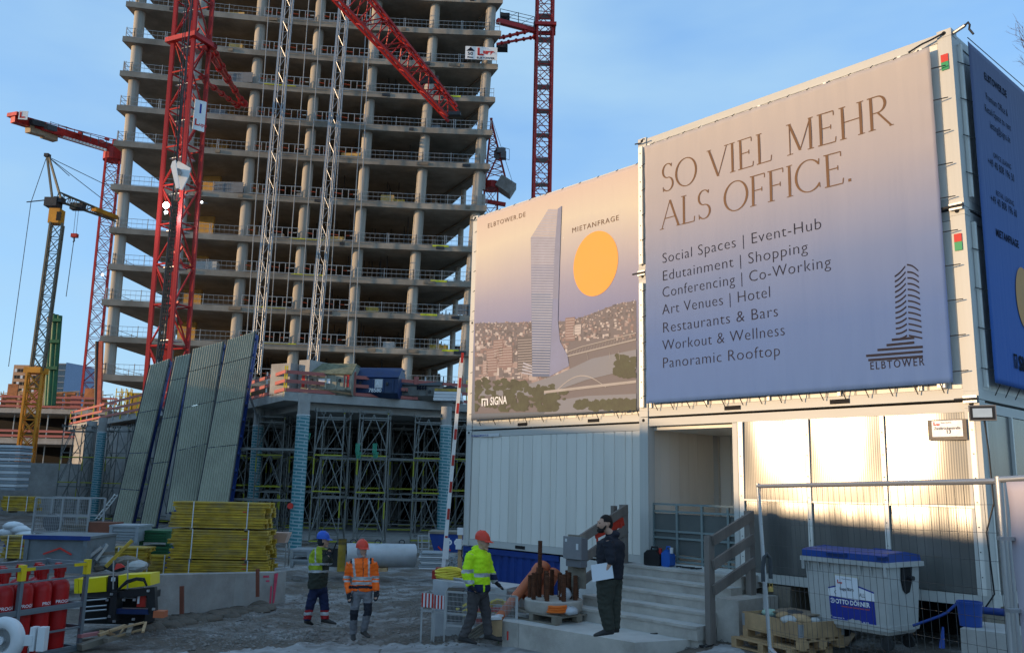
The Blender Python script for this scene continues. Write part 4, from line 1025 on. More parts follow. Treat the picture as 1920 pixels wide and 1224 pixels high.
for b, z, nm in ((A_, LZ[2], 'joint of the two upper containers left of the text banner'), (CC, LZ[2], 'joint of the two upper containers on the corner post'), (CC, LZ[1], 'joint over the floodlight on the corner post')):
    c = thing('stack_clamp', 'bolt clamp at the ' + nm, 'clamp', b + V(0, 0, z) + (E_ * .1 if b is A_ else -E_ * .1), RZ)
    part('plate', MB().bb(-.09, .09, -.055, -.012, -.05, .05), steel, c); part('bolt', MB().tube((-.2, -.07, 0), (.12, -.07, .0), .018, 8), darksteel, c)
# floodlight (unlit) on the corner
fp = onplane(1842, 774, CC + N_ * .22, N_)
fl_ = thing('floodlight', 'unlit square LED floodlight fixed at the container corner', 'floodlight', fp - N_ * .0, RZ + .35)
part('housing', MB().bb(-.165, .165, -.03, .05, -.105, .105), greybox, fl_)
part('bezel', MB().bb(-.148, .148, -.036, -.029, -.09, .09), black, fl_)
part('glass', MB().bb(-.115, .115, -.042, -.035, -.06, .06), M('lamp_glass', (.45, .5, .55), .15, .3, bump=0), fl_)
part('bracket', MB().pipe([(-.1, .05, 0), (-.1, .12, 0), (.1, .12, 0), (.1, .05, 0)], .012), darksteel, fl_)
cab = MB().pipe([fp - N_ * .05 - UZ * .1, fp - N_ * .12 - UZ * .5, fp - N_ * .16 - UZ * 1.2, CC + N_ * .03 + E_ * -.02 + V(0, 0, Z0 + 1), CC + N_ * .03 + E_ * .02 + V(0, 0, Z0 + .2), CC + N_ * .06 - E_ * .12 + V(0, 0, Z0 - .02)], .012)
solo('power_cable', cab, black, 'black cable running down the corner post below the floodlight', 'cable', smooth=.8)
# street sign sheet on the plastic panes
SS = thing('street_sign', 'laminated paper sheet with street name and number 13 on the pane', 'sign', FP(A_, *fs(1745, 826), 0) if False else V(0, 0, 0), 0)
s_a, z_a = fs(1743, 826); s_b, z_b = fs(1813, 785); SS.location = FP(A_, s_a, .03, z_a); SS.rotation_euler = (0, 0, RZ)
wS, hS = s_b - s_a, z_b - z_a
wS = abs(wS); hS = abs(hS)
part('cardboard', MB().bb(0, wS, -.004, .004, 0, hS), woodg, SS); part('paper', MB().bb(.06, wS - .05, -.010, -.005, .05, hS - .015), paper, SS)
tx = MB(); XU, ZU = V(1, 0, 0), V(0, 0, 1)
put_text(tx, 'Zweibrückenstraße', V(.09, -.013, hS * .52), XU, ZU, .055, .0006, width=wS - .17)
put_text(tx, '13', V(wS * .47, -.013, hS * .33), XU, ZU, .075, .0012); put_text(tx, 'Neubau Hamburg', V(wS * .35, -.013, hS - .05), XU, ZU, .02, .0003)
part('lettering', tx, inkdark, SS); tx = MB()
put_text(tx, 'L', V(.085, -.013, hS * .74), XU, ZU, .06, .004); put_text(tx, 'upp', V(.12, -.013, hS * .74), XU, ZU, .035, .002)
part('red_logo', tx, inkred, SS)
# ---------------------------------------------------------------- unfinished tower
plym = M('sunlit_plywood', (.62, .40, .13), .8, scale=.6, var=.3, dirt=.3)  # ply yellow for the core walls, the sun's gold put into its colour
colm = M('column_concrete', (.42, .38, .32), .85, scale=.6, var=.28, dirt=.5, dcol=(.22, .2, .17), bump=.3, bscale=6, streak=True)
skynet = M('grey_net', (.16, .17, .18), .8)
TW = thing('unfinished_tower', 'unfinished concrete high rise shell with open floors and round columns', 'building', (-12, 95, -.33))
MIDX = 470
mids = [-97, -33, 29, 93, 156, 219, 284, 364, 443, 510, 575, 642, 712]
lefts = [(240, -114), (238, -53), (236, 8), (230, 69), (225, 132), (219, 198), (213, 264), (207.5, 345), (205, 427), (204, 494), (191, 561), (188, 630), (182, 702)]
rights = [(948, -66), (943, 1), (940, 54), (934, 113), (929, 176.5), (924, 240), (919, 304), (913, 382), (908, 461), (903, 528.5), (898, 594), (893, 660), (888, 722)]
TF = []                                          # per floor: z of the slab top, front polyline
for k in range(len(mids)):
    z = at(MIDX, mids[k], 90).z
    L_, R_ = at(*lefts[k], 87.6), at(*rights[k], 92.2)
    L_.z = R_.z = z; Mx = at(MIDX, mids[k], 90); Mx.z = z
    TF.append((z, L_, Mx, R_))
TH = .62
def arc3(a, m_, b, n=8):
    """smooth front edge through three plan points"""
    out = []
    for i in range(n + 1):
        t = i / n; x = a.x + (b.x - a.x) * t
        l0 = (x - m_.x) * (x - b.x) / ((a.x - m_.x) * (a.x - b.x)); l1 = (x - a.x) * (x - b.x) / ((m_.x - a.x) * (m_.x - b.x)); l2 = (x - a.x) * (x - m_.x) / ((b.x - a.x) * (b.x - m_.x))
        out.append(V(x, a.y * l0 + m_.y * l1 + b.y * l2, a.z))
    return out
DEPTH = 30
def fedge(k): z, a, m_, b = TF[k]; return arc3(a, m_, b, 10)
def fy(k, x):
    e = fedge(k)
    for p, q in zip(e[:-1], e[1:]):
        if p.x <= x <= q.x: return p.y + (q.y - p.y) * (x - p.x) / (q.x - p.x)
    return e[-1].y if x > e[-1].x else e[0].y
for k in range(len(TF)):
    e = fedge(k); z, a, m_, b = TF[k]
    poly = e + [V(b.x - 12.0, b.y + DEPTH, z), V(a.x + 1.5, a.y + DEPTH + 2, z)]
    mb = MB(); mb.prism(poly, (0, 0, -TH)); part('floor_slab', mb, concrete, TW, world=True)
# columns of the front row
base_x = [263, 378, 491, 601, 707, 816, 921]
slope = [.0865, .098, .080, .079, .0785, .079, .0765]
fmark = M('yellow_edge_tape', (.6, .6, .03), .6)
def colxy(i, k, z, inset=1.1):
    """plan position of front column i at height z near floor k"""
    y = fy(k, -12) + inset; x = 0
    for _ in range(4):
        P = V(x, y, z); pxx, pyy = px_of(P); want = base_x[i] - slope[i] * (pyy - 20)
        x += (want - pxx) * y / F_PX; y = fy(k, x) + inset
    return V(x, y, z)
for k in range(len(TF) - 1):
    zt, zb_ = TF[k][0] - TH, TF[k + 1][0]
    for i in range(7):
        p, q = colxy(i, k + 1, zb_), colxy(i, k, zt)
        o = rod('column', p, q, .58, colm, TW, n=20)
    # slimmer columns behind, seen at both ends and deep inside
    zc = TF[k + 1]
    for (x, y) in [(zc[1].x + 3.0, zc[1].y + 10), (zc[1].x + 7.5, zc[1].y + 20), (zc[3].x - 3.1, zc[3].y + 7), (zc[3].x - 6, zc[3].y + 16), (-26, 103), (-4, 101), (-10, 103), (-18, 104)]:
        rod('column', V(x, y, zb_), V(x, y, zt), .33, colm, TW, n=12)
# core walls
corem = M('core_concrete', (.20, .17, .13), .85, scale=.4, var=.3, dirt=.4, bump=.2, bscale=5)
for k in range(len(TF) - 1):
    zt, zb_ = TF[k][0] - TH, TF[k + 1][0]
    xl = (375 - 5.5 * max(0, k - 6) - 960) / F_PX * 100 + (.0 if k > 6 else (6 - k) * .5)
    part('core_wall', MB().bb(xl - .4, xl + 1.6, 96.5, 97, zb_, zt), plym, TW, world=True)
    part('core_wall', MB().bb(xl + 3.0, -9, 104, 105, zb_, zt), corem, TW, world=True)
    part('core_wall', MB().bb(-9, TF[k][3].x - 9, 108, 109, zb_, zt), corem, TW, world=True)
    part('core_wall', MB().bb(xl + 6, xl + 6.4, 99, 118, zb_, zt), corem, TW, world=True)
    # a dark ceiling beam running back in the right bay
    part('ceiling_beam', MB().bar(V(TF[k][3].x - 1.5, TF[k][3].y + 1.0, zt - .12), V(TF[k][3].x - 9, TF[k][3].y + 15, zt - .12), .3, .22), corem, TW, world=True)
# guard rails: one panel per piece of edge
railm = M('rail_galvanised', (.33, .34, .34), .5, .5, var=.2)
gate_red = M('gate_red_board', (.50, .09, .04), .6, var=.2); gate_white = M('gate_white_board', (.75, .75, .72), .5)
rng = random.Random(11)
def rail_panel(p, q, par=TW, dens=4, h=1.1, r=.028, box=False):
    mb = MB(); d = q - p; L = d.length
    for zz in ((h, h * .55, .12)): mb.bar(p + UZ * zz, q + UZ * zz, r * 1.5)
    n = max(1, int(L / 2.4))
    for i in range(n + 1):
        c = p + d * (i / n); mb.bar(c, c + UZ * (h + .12), r * 2)
        if rng.random() < .35: mb.bar(c + d.normalized() * .18, c + d.normalized() * .18 + UZ * (h + .12), r * 2); mb.bar(c + UZ * h * .8, c + d.normalized() * .2 + UZ * h * .8, r)
    if dens:
        nn = int(L * dens / 2)
        for i in range(nn): c = p + d * ((i + .5) / nn); mb.bar(c + UZ * .12, c + UZ * h, r * .55)
    return part('guard_rail', mb, railm, par, world=True)
for k in range(1, len(TF)):
    z = TF[k][0]
    xs_ = [TF[k][1].x + .25] + [colxy(i, k, z + .5).x for i in range(7)] + [TF[k][3].x - .2]
    for j, (xa, xb) in enumerate(zip(xs_[:-1], xs_[1:])):
        if j in (3, 4):        # bays served by the hoists: gates instead of plain rail
            fr = [(0.05, .42), (.47, .95)] if j == 3 else [(.05, .40), (.45, .95)]
            for u0, u1 in fr:
                x0, x1 = xa + (xb - xa) * u0 + .3, xa + (xb - xa) * u1
                p, q = V(x0, fy(k, x0) + .18, z), V(x1, fy(k, x1) + .18, z); d = (q - p)
                mb = MB(); mb.k = 0
                mb.bar(p + UZ * 1.25, q + UZ * 1.25, .07); mb.bar(p + UZ * .15, q + UZ * .15, .07)
                for u in (0, .38, .62, 1): mb.bar(p + d * u + UZ * .1, p + d * u + UZ * 1.25, .07)
                mb.bar(p + UZ * .02 - V(0, .5, 0), q + UZ * .02 - V(0, .5, 0), .08)
                mb.k = 1; mb.bar(p + d * .06 + UZ * .78, p + d * .36 + UZ * .70, .04, .24, ref=V(0, 1, 0)); mb.bar(p + d * .64 + UZ * .70, p + d * .80 + UZ * .7, .04, .24, ref=V(0, 1, 0))
                mb.k = 2; mb.bar(p + d * .81 + UZ * .70, p + d * .96 + UZ * .72, .04, .22, ref=V(0, 1, 0))
                part('landing_gate', mb, [railm, gate_red, gate_white], TW, world=True)
        else:
            p, q = V(xa, fy(k, xa) + .2, z), V(xb, fy(k, xb) + .2, z); rail_panel(p, q)
    a = TF[k][1]; rail_panel(V(a.x + .2, a.y + .3, z), V(a.x + .6, a.y + 9, z), dens=1)
    rail_panel(V(a.x + .6, a.y + 9, z), V(a.x + 1.2, a.y + 20, z), dens=1)
    # props and stacked shutters standing back from the edge: the dark ribbed inside
    mb = MB()
    for j in range(46):
        x = rng.uniform(TF[k][1].x + 12, TF[k][3].x - 8); y = rng.uniform(94.5, 101)
        if rng.random() < .6: continue
        mb.tube((x, y, z), (x, y, TF[k - 1][0] - TH), .05, 5, cap=False)
    for j in range(22):
        x = -13 + j * .42; 
        if rng.random() < .75: mb.bb(x, x + .12, 100.2, 100.3, z + .02, z + 1.5 + rng.random())
    for j in range(3):
        x = rng.uniform(-28, 0); mb.bb(x, x + rng.uniform(.8, 2), 96, 97.3, z + .0, z + rng.uniform(.4, 1.1))
    part('props_and_crates', mb, darksteel, TW, world=True)['kind'] = 'stuff'
    for j in range(3):     # odd things stored on the floors: sheets, nets, pallets
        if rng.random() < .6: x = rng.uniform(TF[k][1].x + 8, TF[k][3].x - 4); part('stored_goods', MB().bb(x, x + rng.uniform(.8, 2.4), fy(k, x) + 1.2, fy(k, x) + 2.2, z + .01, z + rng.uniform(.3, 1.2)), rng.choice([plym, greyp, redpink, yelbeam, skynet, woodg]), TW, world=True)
    if k % 3 == 1: x = rng.choice([-33, -19, -6]); part('safety_net', MB().bb(x, x + 3.2, fy(k, x + 1.5) + .25, fy(k, x + 1.5) + .27, z + .1, z + 1.3), skynet, TW, world=True)
    if k in (4, 8, 9, 10, 11):
        x0 = rng.uniform(-30, -24); part('edge_tape', MB().bar(V(x0, fy(k, x0) - .02, z + .03), V(x0 + 3.5, fy(k, x0 + 3.5) - .02, z + .03), .05, .1), fmark, TW, world=True)
        x0 = rng.uniform(-10, -7); part('edge_tape', MB().bar(V(x0, fy(k, x0) - .02, z - .08), V(x0 + 1.8, fy(k, x0 + 1.8) - .02, z - .08), .05, .2), fmark, TW, world=True)
    # sockets and wet marks cast in the slab edge
    for j in range(5):
        x = rng.uniform(TF[k][1].x + 3, TF[k][3].x - 2); 
        if rng.random() < .5: part('edge_box', MB().bb(x, x + rng.choice([.5, .9, 1.3]), fy(k, x) - .06, fy(k, x) + .1, z - .45, z - .12), darksteel if rng.random() < .5 else corem, TW, world=True)
# climbing rails and pipes that run up between the hoists
for (x0, y0, x1, y1) in [(511, 0, 462, 640), (554, 0, 505, 640), (586, 0, 532, 640), (609, 0, 561, 640), (659, 0, 613, 640), (695, 0, 650, 640), (700, 0, 662, 700)]:
    rod('riser_pipe', at(x1, y1, 88.7), at(x0, -90, 88.7) + (at(x0, y0, 88.7) - at(x1, y1, 88.7)) * 0, .05, railm, TW, n=6)
# company board on the seventh visible floor edge
p0 = at(872, 111, 91.2); p1 = at(932, 113, 91.4); hh = (111 - 83) / F_PX * 91
bd = thing('company_board', 'white mesh banner with red company name and 50 Meter arrow on a floor edge', 'banner', p0, atan2(p1.y - p0.y, p1.x - p0.x))
Wb = (p1 - p0).length
part('sheet', MB().bb(0, Wb, -.03, .01, 0, hh), white, bd)
tx = MB(); put_text(tx, 'ELBTOWER', V(Wb * .36, -.04, .10), V(1, 0, 0), UZ, .34, .01, width=Wb * .56); put_text(tx, '50', V(.25, -.04, .50), V(1, 0, 0), UZ, .55, .01, width=.62); put_text(tx, 'Meter', V(.25, -.04, .15), V(1, 0, 0), UZ, .28, .01, width=.7)
tx.add([(.12, -.04, 1.0), (1.1, -.04, 1.0), (.61, -.04, 1.5)], [(0, 1, 2)]); part('black_lettering', tx, inkdark, bd)['kind'] = 'stuff'
tx = MB(); tx.bb(Wb * .38, Wb * .45, -.045, -.035, .55, hh - .12); tx.bb(Wb * .38, Wb * .58, -.045, -.035, .50, .72); put_text(tx, 'upp', V(Wb * .56, -.04, .78), V(1, 0, 0), UZ, .62, .05, width=Wb * .36); part('red_logo', tx, inkred, bd)['kind'] = 'stuff'
# ---------------------------------------------------------------- hoist masts
mastm = M('hoist_mast_steel', (.36, .37, .38), .4, .6, var=.2)
def hoist(label, top, bot, w=.75, Y=86.5):
    T = thing('hoist_mast', label, 'hoist mast', at(*bot, Y), 0, 'hoist masts on the tower front')
    b, t = at(*bot, Y), at(*top, Y); ax = (t - b).normalized(); L = (t - b).length
    rt = V(1, 0, 0); bk = V(0, 1, 0)
    cs = [(-w / 2, 0), (w / 2, 0), (w / 2, w), (-w / 2, w)]
    for x, y in cs: rod('mast_tube', b + rt * x + bk * y, t + rt * x + bk * y, .055, mastm, T, 8)
    rod('gear_rack', b + rt * (-w / 2 - .12), t + rt * (-w / 2 - .12), .05, mastm, T, square=True)
    n = int(L / 1.5); 
    for i in range(n):
        o = ax * (L * i / n); st_ = ax * (L / n)
        for f, (c0, c1) in enumerate(((0, 1), (1, 2))):
            a_, c_ = [b + rt * cs[j][0] + bk * cs[j][1] for j in (c0, c1)]
            if i % 2 == f: rod('brace', a_ + o, c_ + o + st_, .03, mastm, T, 5)
            else: rod('brace', c_ + o, a_ + o + st_, .03, mastm, T, 5)
        rod('cross_tube', b + rt * cs[0][0] + o, b + rt * cs[1][0] + o, .028, mastm, T, 5)
        if i % 4 == 2: rod('tie_bracket', b + rt * 0 + bk * w + o, b + rt * .0 + bk * (w + 2.2) + o, .05, mastm, T, 5)
    rod('cable', b + rt * (w / 2 + .28) + bk * .2, t + rt * (w / 2 + .28) + bk * .2, .04, steel, T, 6)
    return T
hoist('left one of the two steel hoist masts in front of the tower', (546, -80), (476, 700))
hoist('right one of the two steel hoist masts, ending above the rubbish skips', (652, -80), (584, 690))
# ---------------------------------------------------------------- cranes
def lattice_mast(T, b, t, w, d, mat, bay, chord=.11, brace=.05, names=('chord', 'brace', 'cross_bar'), joined=False, rt=None, bk=None, X=True):
    """square lattice from b to t; its chords, diagonals and cross bars are parts (or one joined part when tiny)"""
    rt = rt or V(1, 0, 0); bk = bk or V(0, 1, 0)
    ax = t - b; L = ax.length; ax = ax / L
    cs = [rt * (-w / 2) + bk * (-d / 2), rt * (w / 2) + bk * (-d / 2), rt * (w / 2) + bk * (d / 2), rt * (-w / 2) + bk * (d / 2)]
    for c in cs: rod(names[0], b + c, t + c, chord, mat, T, 8, square=True)
    n = max(2, int(L / bay)); mb = MB()
    for i in range(n):
        o = ax * (L * i / n); s = ax * (L / n)
        for f in range(4):
            a_, c_ = cs[f], cs[(f + 1) % 4]
            pr = [(b + a_ + o, b + c_ + o + s), (b + c_ + o, b + a_ + o + s)]
            if not X: pr = [pr[(i + f) % 2]]
            for p, q in pr:
                if joined: mb.bar(p, q, brace * 1.6)
                else: rod(names[1], p, q, brace, mat, T, 6)
            if joined: mb.bar(b + a_ + o, b + c_ + o, brace * 1.6)
            else: rod(names[2], b + a_ + o, b + c_ + o, brace, mat, T, 6)
    if joined: part('lattice', mb, mat, T, world=True)['kind'] = 'stuff'
# main red crane in front of the tower
YC = 64
cb, ct_ = at(313, 740, YC), at(384, -250, YC)
ct_ = V(cb.x, cb.y, ct_.z)
ct_.x = at(384, -250, YC).x
th_ = radians(-24)
RT, BK = V(cos(th_), sin(th_), 0), V(-sin(th_), cos(th_), 0)
RC = thing('tower_crane', 'big red lattice tower crane mast standing before the tower', 'tower crane', V(cb.x, cb.y, -.33))
lattice_mast(RC, V(cb.x, cb.y, -.33), ct_, 2.15, 1.7, craned, 3.0, chord=.145, brace=.07, rt=RT, bk=BK, X=False)
def mastp(y, Y=YC):
    """mast axis point at pixel row y"""
    b_, t_ = V(cb.x, cb.y, -.33), ct_
    lo, hi = 0., 1.
    for _ in range(30):
        m_ = (lo + hi) / 2; q = b_ + (t_ - b_) * m_
        if px_of(q)[1] > y: lo = m_
        else: hi = m_
    return q
# inner climbing frame, ladders and platforms
for i in range(22):
    y = 640 - i * 34
    c = mastp(y)
    if i % 2 == 0: block('platform', c, (1.5, 1.2, .05), steel, RC, rz=th_)
    rod('ladder_rail', c + RT * .3 + BK * .1, mastp(y - 30) + RT * .42 + BK * .1, .035, steel, RC); rod('ladder_rail', c + RT * .0 + BK * .1, mastp(y - 30) + RT * .12 + BK * .1, .035, steel, RC)
    if i % 3 == 1: rod('stair_stringer', c + RT * -.7, mastp(y - 40) + RT * .7, .07, craned, RC, square=True); rod('stair_stringer', c + RT * .7 + BK * .5, mastp(y - 40) - RT * .7 + BK * .5, .07, craned, RC, square=True)
for y in (300, 82):
    c = mastp(y)
    if y == 82:
        for s in (-1, 1):
            rod('collar_beam', c - RT * 1.55 + BK * s * 1.05, c + RT * 1.55 + BK * s * 1.05, .20, craned, RC, square=True); rod('collar_beam', c + RT * s * 1.35 - BK * 1.25, c + RT * s * 1.35 + BK * 1.25, .20, craned, RC, square=True)
e1 = at(459, 196, 88.5); c = mastp(95)
def tube_strut(p, q, r, T, name='tie_strut'):
    d = q - p; mb = MB(); mb.tube(p, q, r, 10)
    for u in (.12, .3, .5, .7, .88): mb.tube(p + d * (u - .012), p + d * (u + .012), r * 1.7, 10)
    mb.tube(q - d * .03, q + d * .01, r * 2.2, 8); return part(name, mb, craned, T, world=True, smooth=.8)
tube_strut(c + RT * 1.4, e1, .19, RC); tube_strut(mastp(150) + RT * 1.2, at(446, 199, 88.5), .16, RC); tube_strut(mastp(80) + RT * 1.2 + BK, at(452, 190, 89), .15, RC)
# number board
p = mastp(200) + RT * 1.32; 
nb = thing('crane_board', 'white board with number 1 hanging on the red crane mast', 'sign', p - UZ * 1.0, th_ + radians(62)) 
part('board', MB().bb(-.35, .55, -.03, .03, -1.2, 1.3), white, nb)
tx = MB(); put_text(tx, '1', V(-.15, -.04, .25), V(1, 0, 0), UZ, 1.1, .02); part('number', tx, inkblue, nb); tx = MB(); put_text(tx, 'L', V(-.25, -.04, -.8), V(1, 0, 0), UZ, .7, .03); put_text(tx, 'upp', V(.12, -.04, -.8), V(1, 0, 0), UZ, .4, .01); part('red_logo', tx, inkred, nb)['kind'] = 'stuff'
# lit floodlights on the mast
lampm = emis('lit_lamp', (.85, .95, 1), 60); lampm2 = emis('lit_lamp_dim', (.9, .95, 1), 2.5)
for (x, y, r, mm, lb) in ((311, 385, .26, lampm, 'bright lit floodlight on the left side of the red crane mast'), (378, 379, .10, lampm2, 'small lit lamp on the right side of the red crane mast'), (192, 515, .2, lampm2, 'lit lamps on the thin red crane mast behind the tower')):
    Yl = 61.5 if x > 200 else 112
    q = at(x, y, Yl); T = thing('site_lamp', lb, 'floodlight', q)
    part('housing', MB().lathe((0, .12, 0), [(0, .12), (r * .8, .1), (r, 0), (r, -.05)], 14, ax=(0, 1, 0)), darksteel, T); part('lamp_face', MB().lathe((0, .05, 0), [(0.001, -.02), (r * .9, -.02)], 14, ax=(0, 1, 0)), mm, T); part('bracket', MB().bar((0, .1, 0), (.0, 1.2, .3) if x > 200 else (0, 1.2, 0), .07), darksteel, T)
    if x == 311:
        part('lamp_face', MB().lathe((.05, .05, -.55), [(0.001, -.02), (r * .5, -.02)], 12, ax=(0, 1, 0)), lampm2, T)
        lt = bpy.data.lights.new('flood', 'POINT'); lt.energy = 260; lt.color = (.85, .95, 1); lt.shadow_soft_size = .3; lo_ = bpy.data.objects.new('flood_light', lt); link(lo_, T); lo_.location = (0, -.4, 0)
# hook block with chain slings in front of the mast
YH = 50
hk = thing('hook_block', 'white steel hook block hanging on ropes before the red crane', 'crane hook', at(334, 372, YH))
inv_ = None
def poly_at(pts, Y): return [at(x, y, Y) for x, y in pts]
part('side_plate', MB().prism(poly_at([(333, 301), (357, 315), (353, 330), (350, 338), (341, 356), (333, 354), (328, 318)], YH), (0, .12, 0)), white, hk, world=True)
part('side_plate', MB().prism(poly_at([(323, 303), (329, 300), (336, 352), (330, 354), (320, 312)], YH - .5), (0, .1, 0)), white, hk, world=True)
part('sheave', MB().tube(at(333, 322, YH - .3), at(333, 322, YH) + V(.05, .1, 0), .22, 14), steel, hk, world=True)
part('hook', MB().pipe([at(333, 354, YH - .2), at(331, 362, YH - .2), at(327, 368, YH - .2), at(328, 376, YH - .2), at(334, 377, YH - .2), at(337, 370, YH - .2)], .07), cranegrey, hk, world=True)
for k, (x0, x1) in enumerate(((326, 352), (330, 356), (340, 361), (333, 354))): rod('hoist_rope', at(x0, 303, YH - .2), at(x1, -60, YH - .2), .03, black, hk)
rod('control_cable', at(292, 690, 56), at(367, -60, 56), .06, black, hk)
# slings of chain down to the panels
chm = M('chain_steel', (.045, .04, .035), .5, .6, var=.4)
def chain(mb, p, q, link_, r, sag=0):
    p, q = Vector(p), Vector(q); n = int((q - p).length / link_); d = (q - p)
    for i in range(n):
        a_ = p + d * (i / n) + V(0, 0, -sag * sin(pi * i / n)); b_ = p + d * ((i + 1.25) / n) + V(0, 0, -sag * sin(pi * (i + 1.2) / n))
        mb.bar(a_, b_, r * (1.7 if i % 2 else .8), r * (.8 if i % 2 else 1.7))
mb = MB()
for j, (x0, x1, x2, Y2) in enumerate([(329, 304, 286, 48.5), (332, 309, 292, 48.5), (327, 300, 297, 49)]):
    chain(mb, at(x0, 378, YH), at(x1, 640, YH - .5), .22, .07); chain(mb, at(x1, 640, YH - .5), at(x2, 740, Y2 - .6), .22, .07)
sl_ = solo('chain_sling', mb, chm, 'dark hanging chains running from the white hook block to the leaning panels', 'chain')
# jib of the main crane coming down across the tower front
JB0, JB1 = at(552, -130, 66), at(849, 214, 78)
jx = V(1, 0, .62).normalized(); 
dj = (JB1 - JB0).normalized(); jr = dj.cross(V(0, 1, 0)).normalized(); ju = jr.cross(dj).normalized()
JB = thing('crane_jib', 'red lattice crane jib slanting down across the tower front', 'crane jib', JB1)
def taper_lattice(T, p, q, w0, w1, d0, d1, mat, bays, ch, br, rt, bk, joined=False):
    P = lambda u, i: p + (q - p) * u + rt * ([-.5, .5, .5, -.5][i] * (w0 + (w1 - w0) * u)) + bk * ([-.5, -.5, .5, .5][i] * (d0 + (d1 - d0) * u))
    mb = MB()
    for i in range(4): rod('chord', P(0, i), P(1, i), ch, mat, T, 8, square=True)
    for b in range(bays):
        u0, u1 = b / bays, (b + 1) / bays
        for i in range(4):
            j = (i + 1) % 4; pr = (P(u0, i), P(u1, j)) if (b + i) % 2 else (P(u0, j), P(u1, i))
            for a_, c_ in (pr, (P(u0, i), P(u0, j))):
                if joined: mb.bar(a_, c_, br * 1.7)
                else: rod('brace', a_, c_, br, mat, T, 6)
    if joined: part('lattice', mb, mat, T, world=True)['kind'] = 'stuff'
taper_lattice(JB, JB0, JB1, 3.0, 1.35, 2.0, 1.2, craned, 15, .105, .06, jr, V(0, 1, 0))
part('platform', MB().bar(at(790, 150, 76), at(822, 150, 76), .8, .06, ref=V(0, 1, 0)), darksteel, JB, world=True)
part('head_sheaves', MB().bar(at(834, 214, 77.5), at(864, 214, 77.5), .5, .35), darksteel, JB, world=True)
# right crane mast with its ties to the tower
RM = thing('tower_crane', 'dark red crane mast rising behind the banners against open sky', 'tower crane', at(1015, 420, 96))
b_, t_ = at(1014, 420, 96), at(1022.5, -40, 96)
lattice_mast(RM, b_, t_, 1.9, 1.7, craned, 1.95, chord=.13, brace=.05, rt=V(cos(.1), sin(.1), 0), bk=V(-sin(.1), cos(.1), 0), X=True)
for i in range(9):
    y = 350 - i * 45; c = b_ + (t_ - b_) * ((420 - y) / 460); block('platform', c, (1.5, 1.3, .09), steel, RM)
    rod('ladder_rail', c + V(-.5, -.3, 0), c + V(-.3, -.3, 2.6), .03, steel, RM)
c = b_ + (t_ - b_) * ((420 - 58) / 460)
for s in (-1, 1): rod('collar_beam', c + V(-1.3, s * 1.1, 0), c + V(1.4, s * 1.1, 0), .2, craned, RM, square=True); rod('collar_beam', c + V(s * 1.15, -1.2, 0), c + V(s * 1.15, 1.2, 0), .2, craned, RM, square=True)
rod('tie_beam', at(932, 40, 93), at(1003, 58, 95.5), .28, craned, RM, square=True)
tube_strut(at(936, 72, 93), at(1003, 56, 95.5), .17, RM); tube_strut(at(932, 83, 93), at(1003, 70, 95.5), .15, RM)
wr = MB()
for x, y0, y1 in ((938, 42, 17), (972, 49, 24), (1002, 57, 32)): wr.bar(at(x, y0, 94.5), at(x, y1, 94.5), .09)
for f in (1, .75, .5, .28): wr.bar(at(938, 42 - 25 * f, 94.5), at(1002, 57 - 25 * f, 94.5), .05)
wr.bar(at(940, 42, 94.5), at(970, 24, 94.5), .04); wr.bar(at(970, 49, 94.5), at(1000, 32, 94.5), .04)
part('walkway_rail', wr, darksteel, RM, world=True)
# luffing crane peeking out right of the tower
LC = thing('luffing_crane', 'small red luffing crane with grey counterweight beside the tower edge', 'crane', at(922, 400, 104))
lattice_mast(LC, at(919, 420, 104), at(921, 352, 104), 1.7, 1.7, craned, 1.7, chord=.09, brace=.04, joined=True)
part('slewing_ring', MB().tube(at(921, 356, 104), at(921, 343, 104), 1.15, 16), craned, LC, world=True)
for Yc in (103.2, 104.8):
    rod('frame_leg', at(909, 345, Yc), at(922, 222, Yc), .12, craned, LC, square=True); rod('frame_leg', at(947, 332, Yc), at(920, 222, Yc), .12, craned, LC, square=True); rod('frame_leg', at(909, 345, Yc), at(934, 290, Yc), .09, craned, LC, square=True)
mb = MB()
for i in range(9):
    y = 235 + i * 11; xl, xr = 921 - (y - 222) * .1, 921 + (y - 222) * .235; Yc = 103.2 if i % 2 else 104.8
    mb.bar(at(xl, y, Yc), at(xr, y + 10, Yc), .09); mb.bar(at(xr, y, Yc), at(xl, y + 10, 208 - Yc), .08); mb.bar(at(xl, y, Yc), at(xr, y, Yc), .07)
part('lattice', mb, craned, LC, world=True)['kind'] = 'stuff'
for i in range(5):
    c = at(938 + i * 5.2, 344 + i * 3.4, 103.5 - i * .15); part('counterweight', MB().box(c, (.5, 2.2, 1.55), ax=(V(.85, 0, -.5).normalized(), V(0, 1, 0), V(.5, 0, .85).normalized())), concrete2, LC, world=True)
part('winch', MB().box(at(937, 286, 103.5), (1.1, 1.6, .7), .3).box(at(944, 292, 103), (.7, .9, .9)).tube(at(932, 294, 103), at(934, 296, 105), .35, 12), greybox, LC, world=True)
wr = MB()
for q in ([(941, 276), (955, 280), (955, 300), (943, 297)],):
    for a_, b2 in zip(q, q[1:] + q[:1]): wr.bar(at(*a_, 103), at(*b2, 103), .05); wr.bar(at(*a_, 105), at(*b2, 105), .05)
part('platform_rail', wr, darksteel, LC, world=True)
part('cab_boom', MB().bar(at(908, 377, 103), at(948, 384, 103), .45, .45), craned, LC, world=True)
rod('stay_rope', at(922, 222, 104), at(962, 345, 104), .03, darksteel, LC)
